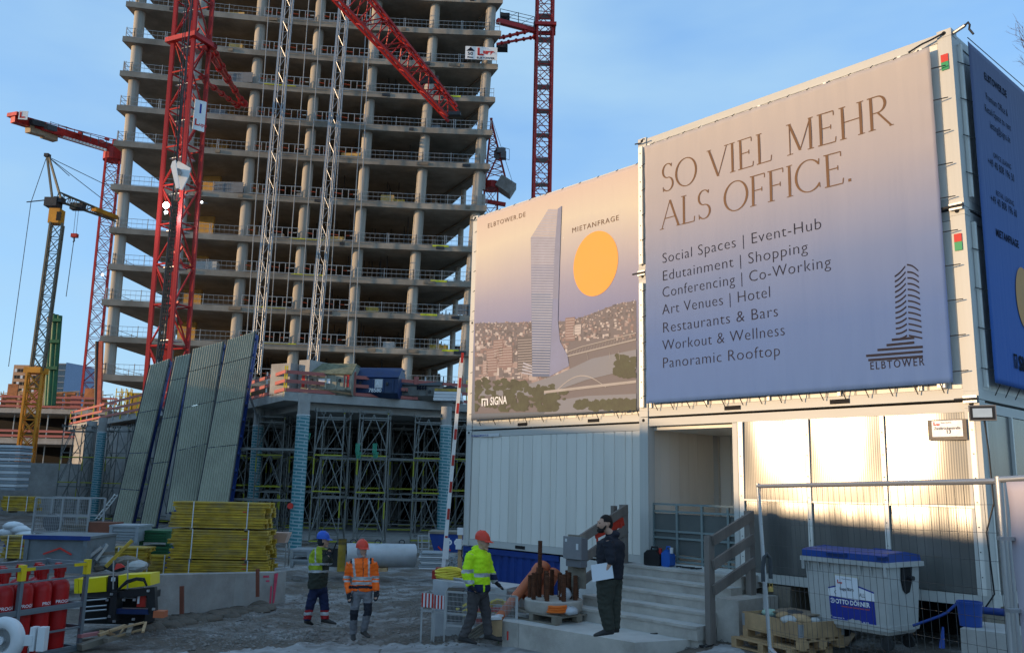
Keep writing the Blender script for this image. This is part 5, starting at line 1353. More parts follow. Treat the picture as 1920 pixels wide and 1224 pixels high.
# red crane at the far left behind the tower
FL = thing('tower_crane', 'far red crane with long counter jib pointing left beyond the tower', 'tower crane', at(166, 745, 115))
b_, t_ = at(166, 745, 115), at(212, 292, 115)
lattice_mast(FL, b_, t_, 1.75, 1.75, craned, 2.0, chord=.11, brace=.045, joined=True, rt=V(cos(.5), sin(.5), 0), bk=V(-sin(.5), cos(.5), 0))
part('slewing_ring', MB().tube(at(212, 302, 115), at(214, 281, 115), 1.35, 16), craned, FL, world=True)
j0, j1 = at(225, 284, 116), at(24, 222, 103)
part('counter_jib', MB().bar(j0, j1, 1.0, 1.1), craned, FL, world=True)
part('end_plate', MB().bar(at(22, 214, 102.8), at(40, 222, 104), .5, 1.9, ref=V(0, 1, 0)), craned, FL, world=True)
part('apex_frame', MB().bar(at(212, 290, 115), at(216, 262, 115), .5).bar(at(228, 290, 116), at(216, 262, 115), .4), craned, FL, world=True)
sgn = thing('crane_sign', 'small white sign with red letter at the tip of the far left crane jib', 'sign', at(34, 224, 102.5), .1); part('board', MB().bb(0, 1.1, -.03, .03, 0, 1.15), white, sgn); part('red_letter', MB().bb(.15, .35, -.05, -.04, .2, 1.0).bb(.15, .8, -.05, -.04, .2, .4), inkred, sgn)
for x0, x1, y in ((52, 80, 244), (80, 104, 254)): part('counterweight', MB().bar(at(x0, y - 4, 104.5 + (x0 - 50) * .07), at(x1, y + 4, 104.5 + (x1 - 50) * .07), 1.0, 1.2), M('ballast_%d' % x0, (.42, .34, .24), .8), FL, world=True)
for x0, x1, y in ((58, 82, 231), (86, 104, 239)): part('winch_box', MB().bar(at(x0, y - 2, 104), at(x1, y + 3, 106), .5, .7), darksteel, FL, world=True)
rod('stay_rope', at(70, 226, 105), at(216, 262, 115), .05, craned, FL); rod('stay_rope', at(52, 220, 104), at(216, 266, 115), .03, craned, FL)
for x, y in ((150, 251), (140, 255), (200, 261), (190, 265)): part('stay_coupling', MB().bar(at(x - 3, y - 1, 110), at(x + 4, y + 1, 110), .35), craned, FL, world=True)
wr = MB()
for i in range(8): x = 95 + i * 15; wr.bar(at(x, 242 + (x - 95) * .32, 110), at(x, 228 + (x - 95) * .32, 110), .06)
wr.bar(at(95, 229, 109), at(205, 264, 115), .05); part('walkway_rail', wr, darksteel, FL, world=True)
txm = MB()
for i in range(14): x = 112 + i * 6.4; y = 255 + (x - 112) * .305; txm.bar(at(x, y, 108.5), at(x + 4, y + 1.2, 108.5), .28)
part('white_lettering', txm, white, FL, world=True)['kind'] = 'stuff'
# old lattice crane, grey above and yellow below
OC = thing('lattice_crane', 'old lattice crane with grey mast, yellow base and rope stays at far left', 'crane', at(40, 900, 74))
YO = 74
lattice_mast(OC, at(70, 695, YO), at(107, 420, YO), .95, .95, cranegrey, 1.25, chord=.075, brace=.035, rt=V(cos(.35), sin(.35), 0), bk=V(-sin(.35), cos(.35), 0), names=('chord', 'brace', 'cross_bar'))
lattice_mast(OC, at(42, 905, YO), at(67, 700, YO), 1.15, 1.15, craneyel, 1.3, chord=.09, brace=.05, rt=V(cos(.35), sin(.35), 0), bk=V(-sin(.35), cos(.35), 0), names=('yellow_chord', 'yellow_brace', 'yellow_cross_bar'))
part('yellow_head', MB().box(at(68, 695, YO), (1.45, 1.4, .5)), craneyel, OC, world=True)
part('cab', MB().box(at(106, 407, YO), (.95, 1.0, 1.35)), craneyel, OC, world=True); part('cab_window', MB().box(at(110, 405, YO - .52), (.4, .04, .8)), dark, OC, world=True)
part('machinery', MB().box(at(100, 381, YO), (1.1, 1.1, .8)).box(at(112, 376, YO), (.7, .8, .5)), darksteel, OC, world=True)
for dx in (-.35, .35):
    rod('apex_leg', at(98, 372, YO + dx), at(88, 292, YO), .08, cranegrey, OC, square=True); rod('apex_leg', at(114, 372, YO + dx), at(91, 292, YO), .08, cranegrey, OC, square=True)
part('apex_sheave', MB().box(at(89, 292, YO), (.4, .5, .3)), darksteel, OC, world=True)
rod('strut', at(50, 379, YO), at(98, 374, YO), .05, darksteel, OC)
taper_lattice(OC, at(112, 370, YO), at(217, 410, YO + 9), .75, .5, .8, .6, cranegrey, 10, .05, .03, V(.3, 0, 1).normalized(), V(0, 1, 0), joined=True)
part('trolley', MB().box(at(146, 388, YO + 3), (1.2, .7, .6)), darksteel, OC, world=True)
part('jib_tip', MB().bar(at(176, 392, YO + 5), at(217, 408, YO + 9), .5, .4), craneyel, OC, world=True)
for a_, b2 in (((88, 293), (58, 380)), ((58, 380), (16, 687)), ((90, 294), (205, 350)), ((91, 295), (220, 395)), ((92, 296), (130, 330)), ((88, 293), (96, 372))): rod('stay_rope', at(*a_, YO), at(*b2, YO + (3 if b2[0] > 100 else 0)), .032, darksteel, OC)
hb = thing('crane_hook', 'red hook block with thin chain hanging from the old lattice crane', 'crane hook', at(139, 450, YO + 3))
for dx in (-2.5, 2.5): rod('rope', at(145 + dx, 392, YO + 3), at(140 + dx, 440, YO + 3), .02, darksteel, hb)
part('block', MB().box(at(140, 442, YO + 3), (.55, .4, .35)), redbox, hb, world=True); part('hook', MB().pipe([at(139, 446, YO + 3), at(139, 452, YO + 3), at(137, 454, YO + 3)], .08), darksteel, hb, world=True)
rod('chain', at(138, 454, YO + 3), at(124, 556, YO + 3), .035, darksteel, hb)
# green pile driver leaders
pl_ = thing('pile_driver', 'green piling rig leader standing upright behind the old crane', 'piling rig', at(92, 760, 80))
for i, (x0, x1, r, mm) in enumerate(((97, 88, .28, green), (104, 93, .3, green), (112, 99, .24, green), (93, 84, .2, darksteel))): part('leader', MB().tube(at(x1, 760, 80), at(x0, 588 + i * 2, 80), r, 12), mm, pl_, world=True, smooth=.8)
for y in (600, 640, 690): part('clamp', MB().bar(at(90 + (640 - y) * .06, y, 79.6), at(112 + (640 - y) * .08, y, 79.6), .25, .3), green, pl_, world=True)
rp_ = thing('piling_rig', 'orange red hydraulic arm standing beside the tower corner column', 'piling rig', at(186, 770, 84))
part('arm', MB().bar(at(186, 770, 84), at(190, 640, 84), .36, .3), M('salmon_arm', (.55, .13, .08), .5, dirt=.3), rp_, world=True); part('cylinder', MB().tube(at(180, 770, 84), at(182, 640, 84), .18, 10), darksteel, rp_, world=True)
# ---------------------------------------------------------------- unseen halls added left of the picture, shaped to shade the site
def hall(x0, x1, y0, y1, h, ridge, label, mat):
    T = thing('shade_hall', label, 'building', ((x0 + x1) / 2, (y0 + y1) / 2, -.33)); z0 = -.33
    part('wall', MB().bb(x0, x1, y0, y1, z0, h), mat, T, world=True)
    mb = MB(); xm = (x0 + x1) / 2; mb.prism([(x0 - .4, y0 - .4, h), (x1 + .4, y0 - .4, h), (xm, y0 - .4, ridge)], (0, y1 - y0 + .8, 0)); part('roof', mb, darksteel, T, world=True)
    n = int((y1 - y0) / 5)
    for i in range(n): part('window', MB().bb(x1, x1 + .03, y0 + 1.5 + i * 5, y0 + 4 + i * 5, 1.2, 2.6), dark, T, world=True)
    return T
brickm = M('shade_hall_brick', (.16, .09, .06), .85, scale=2)
hall(-44, -31, -34, 5.6, 6.0, 6.95, 'unseen long low hall added left of the site to shade it', brickm)
hall(-45, -31.2, 5.9, 21, 7.2, 8.25, 'unseen middle hall added left of the site to shade it', brickm)
hall(-56, -37.2, 21.4, 60, 8.6, 10.6, 'unseen taller hall added beyond the low one for shade', M('shade_hall_sheet', (.2, .2, .2), .6))
# ---------------------------------------------------------------- podium of the tower with shoring below
PZ = 6.85; PTH = .42
edge_px = [(128, 797), (280, 769), (466, 751), (534, 734), (874, 757), (1180, 776)]
pe = [gp(x, y, PZ) for x, y in edge_px]
PD = thing('podium_deck', 'concrete podium deck on wrapped round columns before the tower', 'building', (pe[3].x, pe[3].y, -.33))
poly = pe + [V(pe[5].x, 100, PZ), V(pe[0].x, 100, PZ)]
part('deck_slab', MB().prism(poly, (0, 0, -PTH)), concrete2, PD, world=True)
ins = [p + V(.7 if i > 2 else .9, 1.0, -PTH) for i, p in enumerate(pe)]
part('edge_beam', MB().prism(ins + [V(pe[5].x + .6, 99, PZ - PTH), V(pe[0].x + 1, 99, PZ - PTH)], (0, 0, -.35)), concrete2, PD, world=True)
wrapm = bpy.data.materials.new('wrapped_column_film'); wrapm.use_nodes = True; t = wrapm.node_tree; N = t.nodes; L = t.links; b = N['Principled BSDF']
tc = N.new('ShaderNodeTexCoord'); sp = N.new('ShaderNodeSeparateXYZ'); L.new(tc.outputs['Object'], sp.inputs[0])
an = N.new('ShaderNodeMath'); an.operation = 'ARCTAN2'; L.new(sp.outputs[1], an.inputs[0]); L.new(sp.outputs[0], an.inputs[1])
cmb = N.new('ShaderNodeCombineXYZ'); ma = N.new('ShaderNodeMath'); ma.operation = 'MULTIPLY'; ma.inputs[1].default_value = .33; L.new(an.outputs[0], ma.inputs[0])
mz = N.new('ShaderNodeMath'); mz.operation = 'MULTIPLY'; mz.inputs[1].default_value = 1; L.new(sp.outputs[2], mz.inputs[0])
ad = N.new('ShaderNodeMath'); ad.operation = 'MULTIPLY_ADD'; L.new(an.outputs[0], ad.inputs[0]); ad.inputs[1].default_value = .02; L.new(mz.outputs[0], ad.inputs[2])
L.new(ma.outputs[0], cmb.inputs[0]); L.new(ad.outputs[0], cmb.inputs[1])
bk = N.new('ShaderNodeTexBrick'); L.new(cmb.outputs[0], bk.inputs[0]); bk.inputs['Scale'].default_value = 1; bk.inputs['Mortar Size'].default_value = .03; bk.inputs['Brick Width'].default_value = .62; bk.inputs['Row Height'].default_value = .15
bk.inputs['Color1'].default_value = (.02, .14, .17, 1); bk.inputs['Color2'].default_value = (.03, .18, .21, 1); bk.inputs['Mortar'].default_value = (.24, .33, .35, 1)
L.new(bk.outputs[0], b.inputs['Base Color']); b.inputs['Roughness'].default_value = .35
cols = [(553, 1020, 38.6, 'nearest'), (829, 1000, 43.6, 'right'), (470, 990, 47, ''), (175, 960, 58, ''), (905, 990, 47, ''), (330, 960, 54, '')]
for px, py, Y, nm in cols:
    p = at(px, py, Y); x, y = p.x, p.y
    mb = MB(); mb.tube((0, 0, 0), (0, 0, PZ - PTH - .95 + .33), .29, 24); o = part('wrapped_column', mb, wrapm, PD, smooth=.9)
    o.location = wm(PD).inverted() @ V(x, y, -.33)
    mb = MB(); mb.tube((x, y, PZ - PTH - .95), (x, y, PZ - PTH - .0), .27, 24); part('column_head', mb, concrete2, PD, world=True, smooth=.9)
    mb = MB(); mb.k = 0; mb.tube((x, y, PZ - PTH - .97), (x, y, PZ - PTH - .93), .30, 24); part('film_edge', mb, whitep, PD, world=True)
p = at(545, 948, 38.28); part('round_sticker', MB().tube(p + V(-.02, -.02, 0), p + V(-.02, .04, 0), .13, 16), inkred, PD, world=True)
for y0_ in (100,): part('back_wall', MB().bb(-24, pe[5].x, 63.5, 64, -.33, PZ - PTH), dark, PD, world=True)  # near black wall added so the hall behind looks deep in shade
part('side_shade_wall', MB().bar(V(-34, 68, 3), V(-17.8, 53, 3), .3, 6.2, ref=UZ), concrete2, PD, world=True)  # wall added to keep the sun from entering the hall at left
part('end_shade_wall', MB().bar(V(-1.2, 48, 3), V(2.5, 64, 3), .3, 6.6, ref=UZ), dark, PD, world=True)  # unseen black wall added behind the containers to darken the hall
part('basement_wall', MB().bb(-40, -18, 63, 63.4, -.33, 3.4), concrete2, PD, world=True)
for k in range(8): part('inner_column', MB().tube((-30 + k * 5.5, 62, -.33), (-30 + k * 5.5, 62, PZ - PTH), .35, 16), concrete2, PD, world=True)
part('hall_floor', MB().bb(-19, 6, 44, 84, -.33, -.12), concrete2, PD, world=True)
# ---- shoring towers: one is built with its parts, the rest are copies
tubeg = M('scaffold_tube', (.19, .195, .185), .5, .6, var=.25, scale=5); tubey = M('scaffold_yellow', (.33, .34, .03), .6, .1, var=.3, scale=5)
def make_shoring(H, w=1.35, label='', grp='shoring towers under the podium deck'):
    T = thing('shoring_tower', label, 'scaffold', (0, 0, 0), 0, grp)
    r = .036
    for x in (0, w):
        for y in (0, w):
            for k in range(int(H / 2) + 1):
                z0, z1 = k * 2, min(H, k * 2 + 2)
                if z1 - z0 < .1: continue
                rod('standard', V(x, y, z0), V(x, y, z0 + (z1 - z0) * .62), r, tubeg, T, 6, world=False)
                rod('standard', V(x, y, z0 + (z1 - z0) * .62), V(x, y, z1), r * .9, tubey if (k + (x > 0)) % 3 == 1 and y == 0 else tubeg, T, 6, world=False)
            part('head_jack', MB().bb(x - .09, x + .09, y - .09, y + .09, H, H + .02).bb(x - .09, x - .07, y - .09, y + .09, H, H + .2).bb(x + .07, x + .09, y - .09, y + .09, H, H + .2), tubeg, T)
    for k in range(int(H / 2) + 1):
        z = min(.15 + 2 * k, H - .25)
        rod('ledger', V(0, 0, z), V(w, 0, z), .035, tubey if k % 2 == 0 else tubeg, T, square=True, world=False, h=.03)
        rod('ledger', V(0, 0, z + .3), V(w, 0, z + .3), .035, tubeg if k % 4 != 1 else tubey, T, square=True, world=False, h=.03)
        rod('ledger', V(0, w, z), V(w, w, z), .03, tubeg, T, square=True, world=False)
        for x in (0, w): rod('ledger', V(x, 0, z), V(x, w, z), .03, tubeg, T, square=True, world=False)
        if k < int(H / 2):
            rod('brace', V(.0, 0, z + .3), V(w * .5, 0, z + 1.95), .027, tubeg, T, world=False); rod('brace', V(w, 0, z + .3), V(w * .5, 0, z + 1.95), .027, tubeg, T, world=False)
            rod('brace', V(0, 0, z), V(0, w, z + 2), .025, tubeg, T, world=False); rod('brace', V(w, w, z), V(w, 0, z + 2), .025, tubeg, T, world=False); rod('brace', V(0, w, z), V(w, w, z + 2), .025, tubeg, T, world=False)
    return T
HS = PZ - PTH - .35 + .33 - .22
grid = []
# the front ones set where the photograph shows them, then rows going back
fr = [(580, 41.5), (663, 41.2), (770, 43.5), (470, 46), (500, 51), (840, 46)]
for px, Y in fr: grid.append(at(px, 1000, Y))
for r_, Y in enumerate((49, 54, 59)):
    for i in range(8): grid.append(V((430 + i * 62 + r_ * 20 - 960) / F_PX * Y * 1.0, Y, 0))
for i in range(5): grid.append(V((130 + i * 52 - 960) / F_PX * 60, 60 - i * .8, 0))
proto = make_shoring(HS); km = kidmap(proto)
names_ = ['grey and yellow shoring tower right beside the nearest wrapped column', 'tall shoring tower in the middle of the hall opening with wide open bays', 'shoring tower left of the right wrapped column', 'shoring tower between the leaning panels and the nearest wrapped column', 'shoring tower set back left in the hall', 'shoring tower half behind the white boom barrier']
for i, g_ in enumerate(grid):
    T = proto if i == 0 else dup_tree(proto, (0, 0, 0), kmap=km)
    T.location = (g_.x, g_.y, -.33 + (.21 if (g_.y > 44 and -19 < g_.x < 6) else 0)); 
    if T.location.z > -.2: T.scale = (1, 1, (HS - .21) / HS)
    T.rotation_euler = (0, 0, (.05 if i % 2 else -.04))
    if i < len(names_): T['label'] = names_[i]
    elif i >= len(grid) - 5: T['label'] = 'shoring tower under the far left podium end, %s from the left' % ('first', 'second', 'third', 'fourth', 'fifth')[i - len(grid) + 5]; T['group'] = 'shoring towers at the far left end'
    else: T['label'] = 'shoring tower in the %s row back, %s from the left in that row' % (('second', 'third', 'fourth')[(i - 6) // 8], ('first', 'second', 'third', 'fourth', 'fifth', 'sixth', 'seventh', 'eighth')[(i - 6) % 8]); T['group'] = 'shoring towers deep in the hall'
# ladders of planks linking towers
lk = MB()
for y, a, b2 in ((690 + 150, 430, 560), (858, 600, 700), (930, 600, 670), (935, 720, 800), (935, 430, 545), (860, 700, 830)):
    lk.bar(at(a, y, 44), at(b2, y + 3, 44), .05, .12)
tag(part('ledger_tube', lk, tubeg), 'long grey ledger tubes tying the shoring towers together', 'scaffold tube', kind='stuff')
# green hoses hung in the scaffold
for (x, y) in ((573, 800), (700, 835), (668, 835)):
    mb = MB(); 
    for k in range(4): mb.pipe([at(x + k * 2.2, y - 4, 41), at(x + k * 2 - 1, y + 12, 40.9), at(x + 1 + k * 2, y + 24, 40.9), at(x + 3 + k * 2, y + 12, 41)], .02)
    solo('green_rope', mb, M('green_rope_%d' % x, (.05, .28, .18), .7), 'green rope loops hanging in the scaffold at %s' % {573: 'the top left tower', 700: 'the right side of the middle tower', 668: 'the left side of the middle tower'}[x], 'rope')
# ---- pink guard boards round the podium edge
GR = thing('guard_railing', 'salmon board railing along the podium edge with skips behind it', 'railing', pe[3])
def board_rail(a, b2, T, hs=(.35, .75, 1.15), post=2.2, w=.17):
    d = b2 - a; n = max(1, int(d.length / post))
    for z in hs: rod('board', a + UZ * z, b2 + UZ * z + d.normalized() * .15, .02, redpink, T, square=True, h=w / 2)
    for i in range(n + 1): q = a + d * (i / n); rod('post', q + V(0, .06, -.25), q + V(0, .06, 1.3), .03, steel if i % 2 else yelpaint, T, square=True)
off = V(.0, .15, 0)
board_rail(pe[2] + off, pe[3] + V(-.1, .15, 0), GR, hs=(.12, .55, 1.0)); board_rail(pe[3] + V(0, .15, 0), pe[4] + off, GR, hs=(.12, .55, 1.0))
for f in (.27, .62):
    q = pe[3] + (pe[4] - pe[3]) * (f + .08); rod('end_board', q + V(0, .05, .05), q + V(0, .05, 1.25), .12, redpink, GR, square=True, h=.03)
GR2 = thing('guard_railing', 'salmon board railing on the far left part of the podium', 'railing', pe[0])
board_rail(pe[0] + off, pe[1] + V(-.3, .1, 0), GR2, hs=(.15, .6, 1.1)); board_rail(pe[1] + V(-.3, .1, 0), pe[1] + V(3, -1.5, 0), GR2, hs=(.15, .6, 1.1))
# ---- things on the podium deck
def on_deck(px, py, Y): p = at(px, py, Y); p.z = PZ; return p
def skip(T, L, D, H1, H2, mat, lidm, ribs=5):
    """closed skip with a gabled front: local x along, y back"""
    prof = [(0, .25), (.35, 0), (D - .3, 0), (D, .3), (D, H1), (D - .35, H2), (.9, H2), (0, H1)]
    mb = MB(); mb.prism([(0, y, z) for y, z in prof], (L, 0, 0)); part('body', mb, mat, T)
    part('lid', MB().prism([(-.04, -.04, H1), (-.04, .9, H2 + .03), (-.04, .86, H2 + .10), (-.04, -.08, H1 + .05)], (L + .08, 0, 0)), lidm, T)
    part('top', MB().bb(-.03, L + .03, .87, D - .33, H2 + .0, H2 + .06), lidm, T)
    for i in range(ribs): x = L * (i + .5) / ribs; part('rib', MB().bb(x - .04, x + .04, -.06, .02, .3, H1 - .06), mat, T)
    for i in (.22, .78): part('lifting_lug', MB().bb(L * i - .05, L * i + .05, -.12, .05, H1 - .35, H1 - .2), darksteel, T)
skgrey = M('skip_weathered_beige', (.30, .29, .23), .7, .1, scale=1.6, var=.3, dirt=.6, dcol=(.10, .09, .06)); skblue = M('skip_blue', (.012, .035, .11), .5, .1, scale=1.6, var=.3, dirt=.45, dcol=(.05, .07, .1)); mossy = M('mossy_lid', (.16, .16, .10), .85, var=.5, scale=4)
p = on_deck(563, 735, 43); T = thing('rubbish_skip', 'weathered beige closed skip with mossy lid on the podium', 'skip', p, -.06, 'skips on the podium'); skip(T, 2.55, 2.0, 1.0, 1.6, skgrey, mossy)
part('hazard_mark', MB().bb(.05, .3, -.03, -.01, .35, .95), inkred, T); part('hazard_mark', MB().bb(2.2, 2.45, -.03, -.01, .4, 1.0), inkred, T); part('plate', MB().bb(.9, 1.5, -.03, -.01, .55, .8), whitep, T)
p = on_deck(655, 740, 44); T = thing('rubbish_skip', 'closed blue skip with white lettering on the podium', 'skip', p, -.07, 'skips on the podium'); skip(T, 2.5, 2.0, 1.0, 1.55, skblue, skblue)
tx = MB(); put_text(tx, '78580', V(1.0, -.07, .28), V(1, 0, 0), UZ, .27, .005); put_text(tx, 'A', V(1.35, -.07, .62), V(1, 0, 0), UZ, .3, .01); part('white_lettering', tx, inkwhite, T)['kind'] = 'stuff'
part('white_patch', MB().bb(1.2, 1.75, -.025, -.01, .5, .95), whitep, T)
p = on_deck(742, 746, 45); T = thing('rubbish_skip', 'open dark grey skip right of the blue one on the podium', 'skip', p, -.07, 'skips on the podium'); skip(T, 2.3, 1.8, .75, 1.0, M('skip_grey', (.17, .17, .16), .7, .1, dirt=.5), tarp)
tx = MB(); put_text(tx, 'M44', V(1.1, -.07, .55), V(1, 0, 0), UZ, .3, .01); part('lettering', tx, inkdark, T)['kind'] = 'stuff'
p = on_deck(505, 738, 43.5); T = thing('concrete_block', 'big pale concrete cube standing left of the skips', 'concrete block', p, -.5); part('block', MB().bb(0, 1.3, 0, 1.3, 0, 1.55), concrete2, T); part('block', MB().bb(1.4, 2.1, .5, 1.9, 0, 1.75), concrete2, T)
p = on_deck(815, 752, 46); T = thing('tarp_bundle', 'dark covered bundle on the podium deck', 'bundle', p, -.05); mb = MB(); mb.prism([(0, 0, 0), (1.4, 0, 0), (1.35, 0, .8), (.8, 0, .95), (.1, 0, .7)], (0, 1.4, 0)); part('cover', mb, tarp, T)
p = on_deck(812, 755, 44.6); T = thing('insulation_pack', 'stack of white and yellow packs behind the railing by the boom barrier', 'pack', p, -.05)
for i in range(4): part('pack', MB().bb(.02 * i, 1.5 - .05 * i, 0, .9, .16 * i, .16 * i + .14), whitep if i < 3 else yelbeam, T)
# ---- left construction deck with orange formwork, far left
FD = thing('formwork_deck', 'distant formwork deck with orange guard boards at the far left edge', 'formwork', at(40, 800, 92))
dz = at(40, 765, 92).z
part('deck', MB().bb(-62, -43, 92, 110, dz - .5, dz), concrete2, FD, world=True)
orm = M('orange_formwork', (.42, .16, .06), .75, scale=1.4, var=.45, dirt=.4, dcol=(.12, .07, .05))
rg = random.Random(8)
for i in range(15):
    x = -61 + i * 1.15; part('formwork_panel', MB().bb(x, x + 1.08, 92.2 + (i % 3) * .5, 92.35 + (i % 3) * .5, dz, dz + rg.uniform(1.2, 2.6)), orm if i % 4 else redpink, FD, world=True)
for z in (.2, .7, 1.2): rod('guard_board', V(-62, 91.8, dz + z), V(-42, 91.8, dz + z), .02, redpink, FD, square=True, h=.1)
for i in range(14): rod('prop', V(-61 + i * 1.4, 93 + i % 2, -.33), V(-61 + i * 1.4, 93 + i % 2, dz - .5), .07, steel, FD)
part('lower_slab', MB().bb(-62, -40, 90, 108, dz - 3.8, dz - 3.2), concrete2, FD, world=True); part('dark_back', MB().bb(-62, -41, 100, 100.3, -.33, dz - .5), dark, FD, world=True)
for z in (.2, .7): rod('guard_board', V(-62, 89.8, dz - 3.2 + z), V(-40, 89.8, dz - 3.2 + z), .02, redpink, FD, square=True, h=.12)
mb = MB()
for i in range(90):
    x, y = rg.uniform(-60, -43), rg.uniform(92, 99); z0 = dz; mb.bar((x, y, z0), (x + rg.uniform(-.8, .8), y, z0 + rg.uniform(.8, 2.4)), .06)
for i in range(30): x = rg.uniform(-60, -46); z = dz + rg.uniform(.3, 2); mb.bar((x, 94, z), (x + rg.uniform(1, 4), 94 + rg.uniform(-1, 1), z + rg.uniform(-.3, .5)), .07)
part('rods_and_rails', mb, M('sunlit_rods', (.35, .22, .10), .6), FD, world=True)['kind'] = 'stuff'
# yellow formwork tower behind the corner column
YF = thing('yellow_formwork', 'yellow formwork scaffold standing behind the tower corner column', 'formwork', at(225, 775, 100))
q0, q1 = at(214, 775, 100), at(240, 728, 100)
for i in range(7): rod('yellow_tube', V(q0.x + i * .28, 100 + (i % 2), q0.z - 4), V(q0.x + i * .28, 100 + (i % 2), q1.z), .06, yelpaint, YF)
for i in range(6): rod('yellow_tube', V(q0.x, 99.9, q0.z + i * .5), V(q0.x + 1.8, 99.9, q0.z + i * .5), .05, yelpaint, YF)
part('panel', MB().bb(q0.x + .8, q0.x + 3.4, 101, 101.2, q0.z - 1, q1.z - .4), yelbeam, YF, world=True)
# far office buildings
ob = thing('office_building', 'distant office block with an orange lit end and dark glass front', 'building', at(60, 740, 420))
a, b2 = at(20, 735, 430), at(64, 735, 430); zt = at(40, 684, 430).z
part('wall', MB().bb(a.x, b2.x, 430, 470, 0, zt), M('office_sunlit_wall', (.45, .26, .15), .8, var=.1, bump=0), ob, world=True)  # low sun's orange on this end is put into the wall colour
for r_ in range(4):
    for i in range(7): x = a.x + .8 + i * 1.6; z = zt - 2.5 - r_ * 3.3; part('window', MB().bb(x, x + 1.1, 429.8, 429.95, z - 1.1, z + .5), dark if (i + r_) % 3 else whitep, ob, world=True)
c, d = at(86, 735, 430), at(124, 735, 430); zt2 = at(100, 682, 430).z
glassm = M('office_glass', (.06, .10, .14), .25, .2, var=.3, bump=0)
part('glass_wing', MB().bb(c.x, d.x, 427, 460, 0, zt2), glassm, ob, world=True); e = at(138, 735, 430); part('side_wall', MB().prism([(d.x, 427, 0), (e.x, 440, 0), (e.x, 460, 0), (d.x, 460, 0)], (0, 0, zt2 + .5)), M('office_blue', (.25, .32, .45), .6, bump=0), ob, world=True)
for r_ in range(5): part('floor_band', MB().bb(c.x, d.x, 426.7, 426.95, zt2 - 3 * r_ - .7, zt2 - 3 * r_ - .2), M('band_%d' % r_, (.2, .22, .24), .6, bump=0), ob, world=True)
# ---------------------------------------------------------------- leaning corrugated panels with blue frames
corr = M('corrugated_sheet', (.40, .40, .31), .7, .0, scale=.8, var=.15, dirt=.3, dcol=(.12, .12, .1), bump=.05)
def lean_panel(label, tl, tr, br, bl, Yb, Yt, joints=(.36, .62, .85), nr=None, bend=False):
    """corners given where they stand; ridges run up the panel"""
    TL, TR = at(*tl, Yt), at(*tr, Yt + .3); BL, BR = at(*bl, Yb), at(*br, Yb + .3)
    T = thing('leaning_panel', label, 'facade panel', (BL + BR) / 2, 0, 'corrugated panels leaning against the podium')
    up = ((TL + TR) / 2 - (BL + BR) / 2); rt = (BR - BL); nrm = rt.cross(up).normalized()
    if nrm.y > 0: nrm = -nrm
    W = rt.length; nr = nr or max(6, int(W / .11))
    js = [0] + list(joints) + [1]
    for k in range(len(js) - 1):
        v0, v1 = js[k] + .002, js[k + 1] - .002; mb = MB(); vs = []
        for i in range(nr * 4 + 1):
            u = i / (nr * 4); ph = i % 4; h = (.0, .06, .06, .0)[ph] 
            for v in (v0, v1):
                base = (BL + (BR - BL) * u) * (1 - v) + (TL + (TR - TL) * u) * v
                vs.append(base + nrm * h)
        n = nr * 4 + 1; mb.add(vs, [(2 * i, 2 * i + 2, 2 * i + 3, 2 * i + 1) for i in range(n - 1)])
        part('corrugated_sheet', mb, corr, T, world=True)
    def P(u, v, o): return (BL + (BR - BL) * u) * (1 - v) + (TL + (TR - TL) * u) * v - nrm * o
    for u in (0.0, 1.0): part('edge_strip', MB().prism([P(u, 0, -.03), P(u, 0, .12), P(u, 1, .12), P(u, 1, -.03)], (rt.normalized() * (.05 if u else -.05))), darksteel, T, world=True)
    for u in (.12, .5, .95): rod('frame_beam', P(u, -.0, .32), P(u, 1.0, .32), .11, blue, T, square=True)
    for i in range(11):
        v = (i + .5) / 11; rod('frame_rung', P(.0, v, .18), P(1.10, v, .18), .06, blue, T, square=True); rod('bracket', P(1.0, v, .3), P(1.04, v, .75), .05, darksteel, T, square=True)
    rod('frame_beam', P(1.02, .0, .75), P(1.02, 1.0, .75), .10, blue, T, square=True)
    rod('prop', P(.8, .75, .4), V(P(.8, .75, .4).x + .5, Yt + 5.0, -.33 + 4), .06, steel, T)
    return T
lean_panel('outermost left corrugated panel, narrow and slightly buckled', (282, 684), (318, 672), (246, 985), (211, 978), 46, 47.5, (.2, .42, .68))
lean_panel('narrow corrugated panel second from the left', (329, 668), (358, 662), (291, 988), (262, 990), 46, 47.6)
lean_panel('wide corrugated panel third from the left', (362, 654), (419, 640), (372, 948), (312, 962), 43.5, 45.5)
lean_panel('widest tallest corrugated panel beside the podium corner', (427, 637), (478, 621), (425, 962), (366, 962), 42.5, 44)
# ladder and props behind them
st_ = thing('site_ladder', 'aluminium ladder leaning beside the left corrugated panel', 'ladder', at(178, 972, 50))
for dx in (0, 7): rod('stile', at(178 + dx, 974, 50), at(216 + dx, 925, 50.5), .03, alu, st_)
for k in range(8): u = (k + .5) / 8; rod('rung', at(178 + 38 * u, 974 - 49 * u, 50), at(185 + 38 * u, 974 - 49 * u, 50), .02, alu, st_)
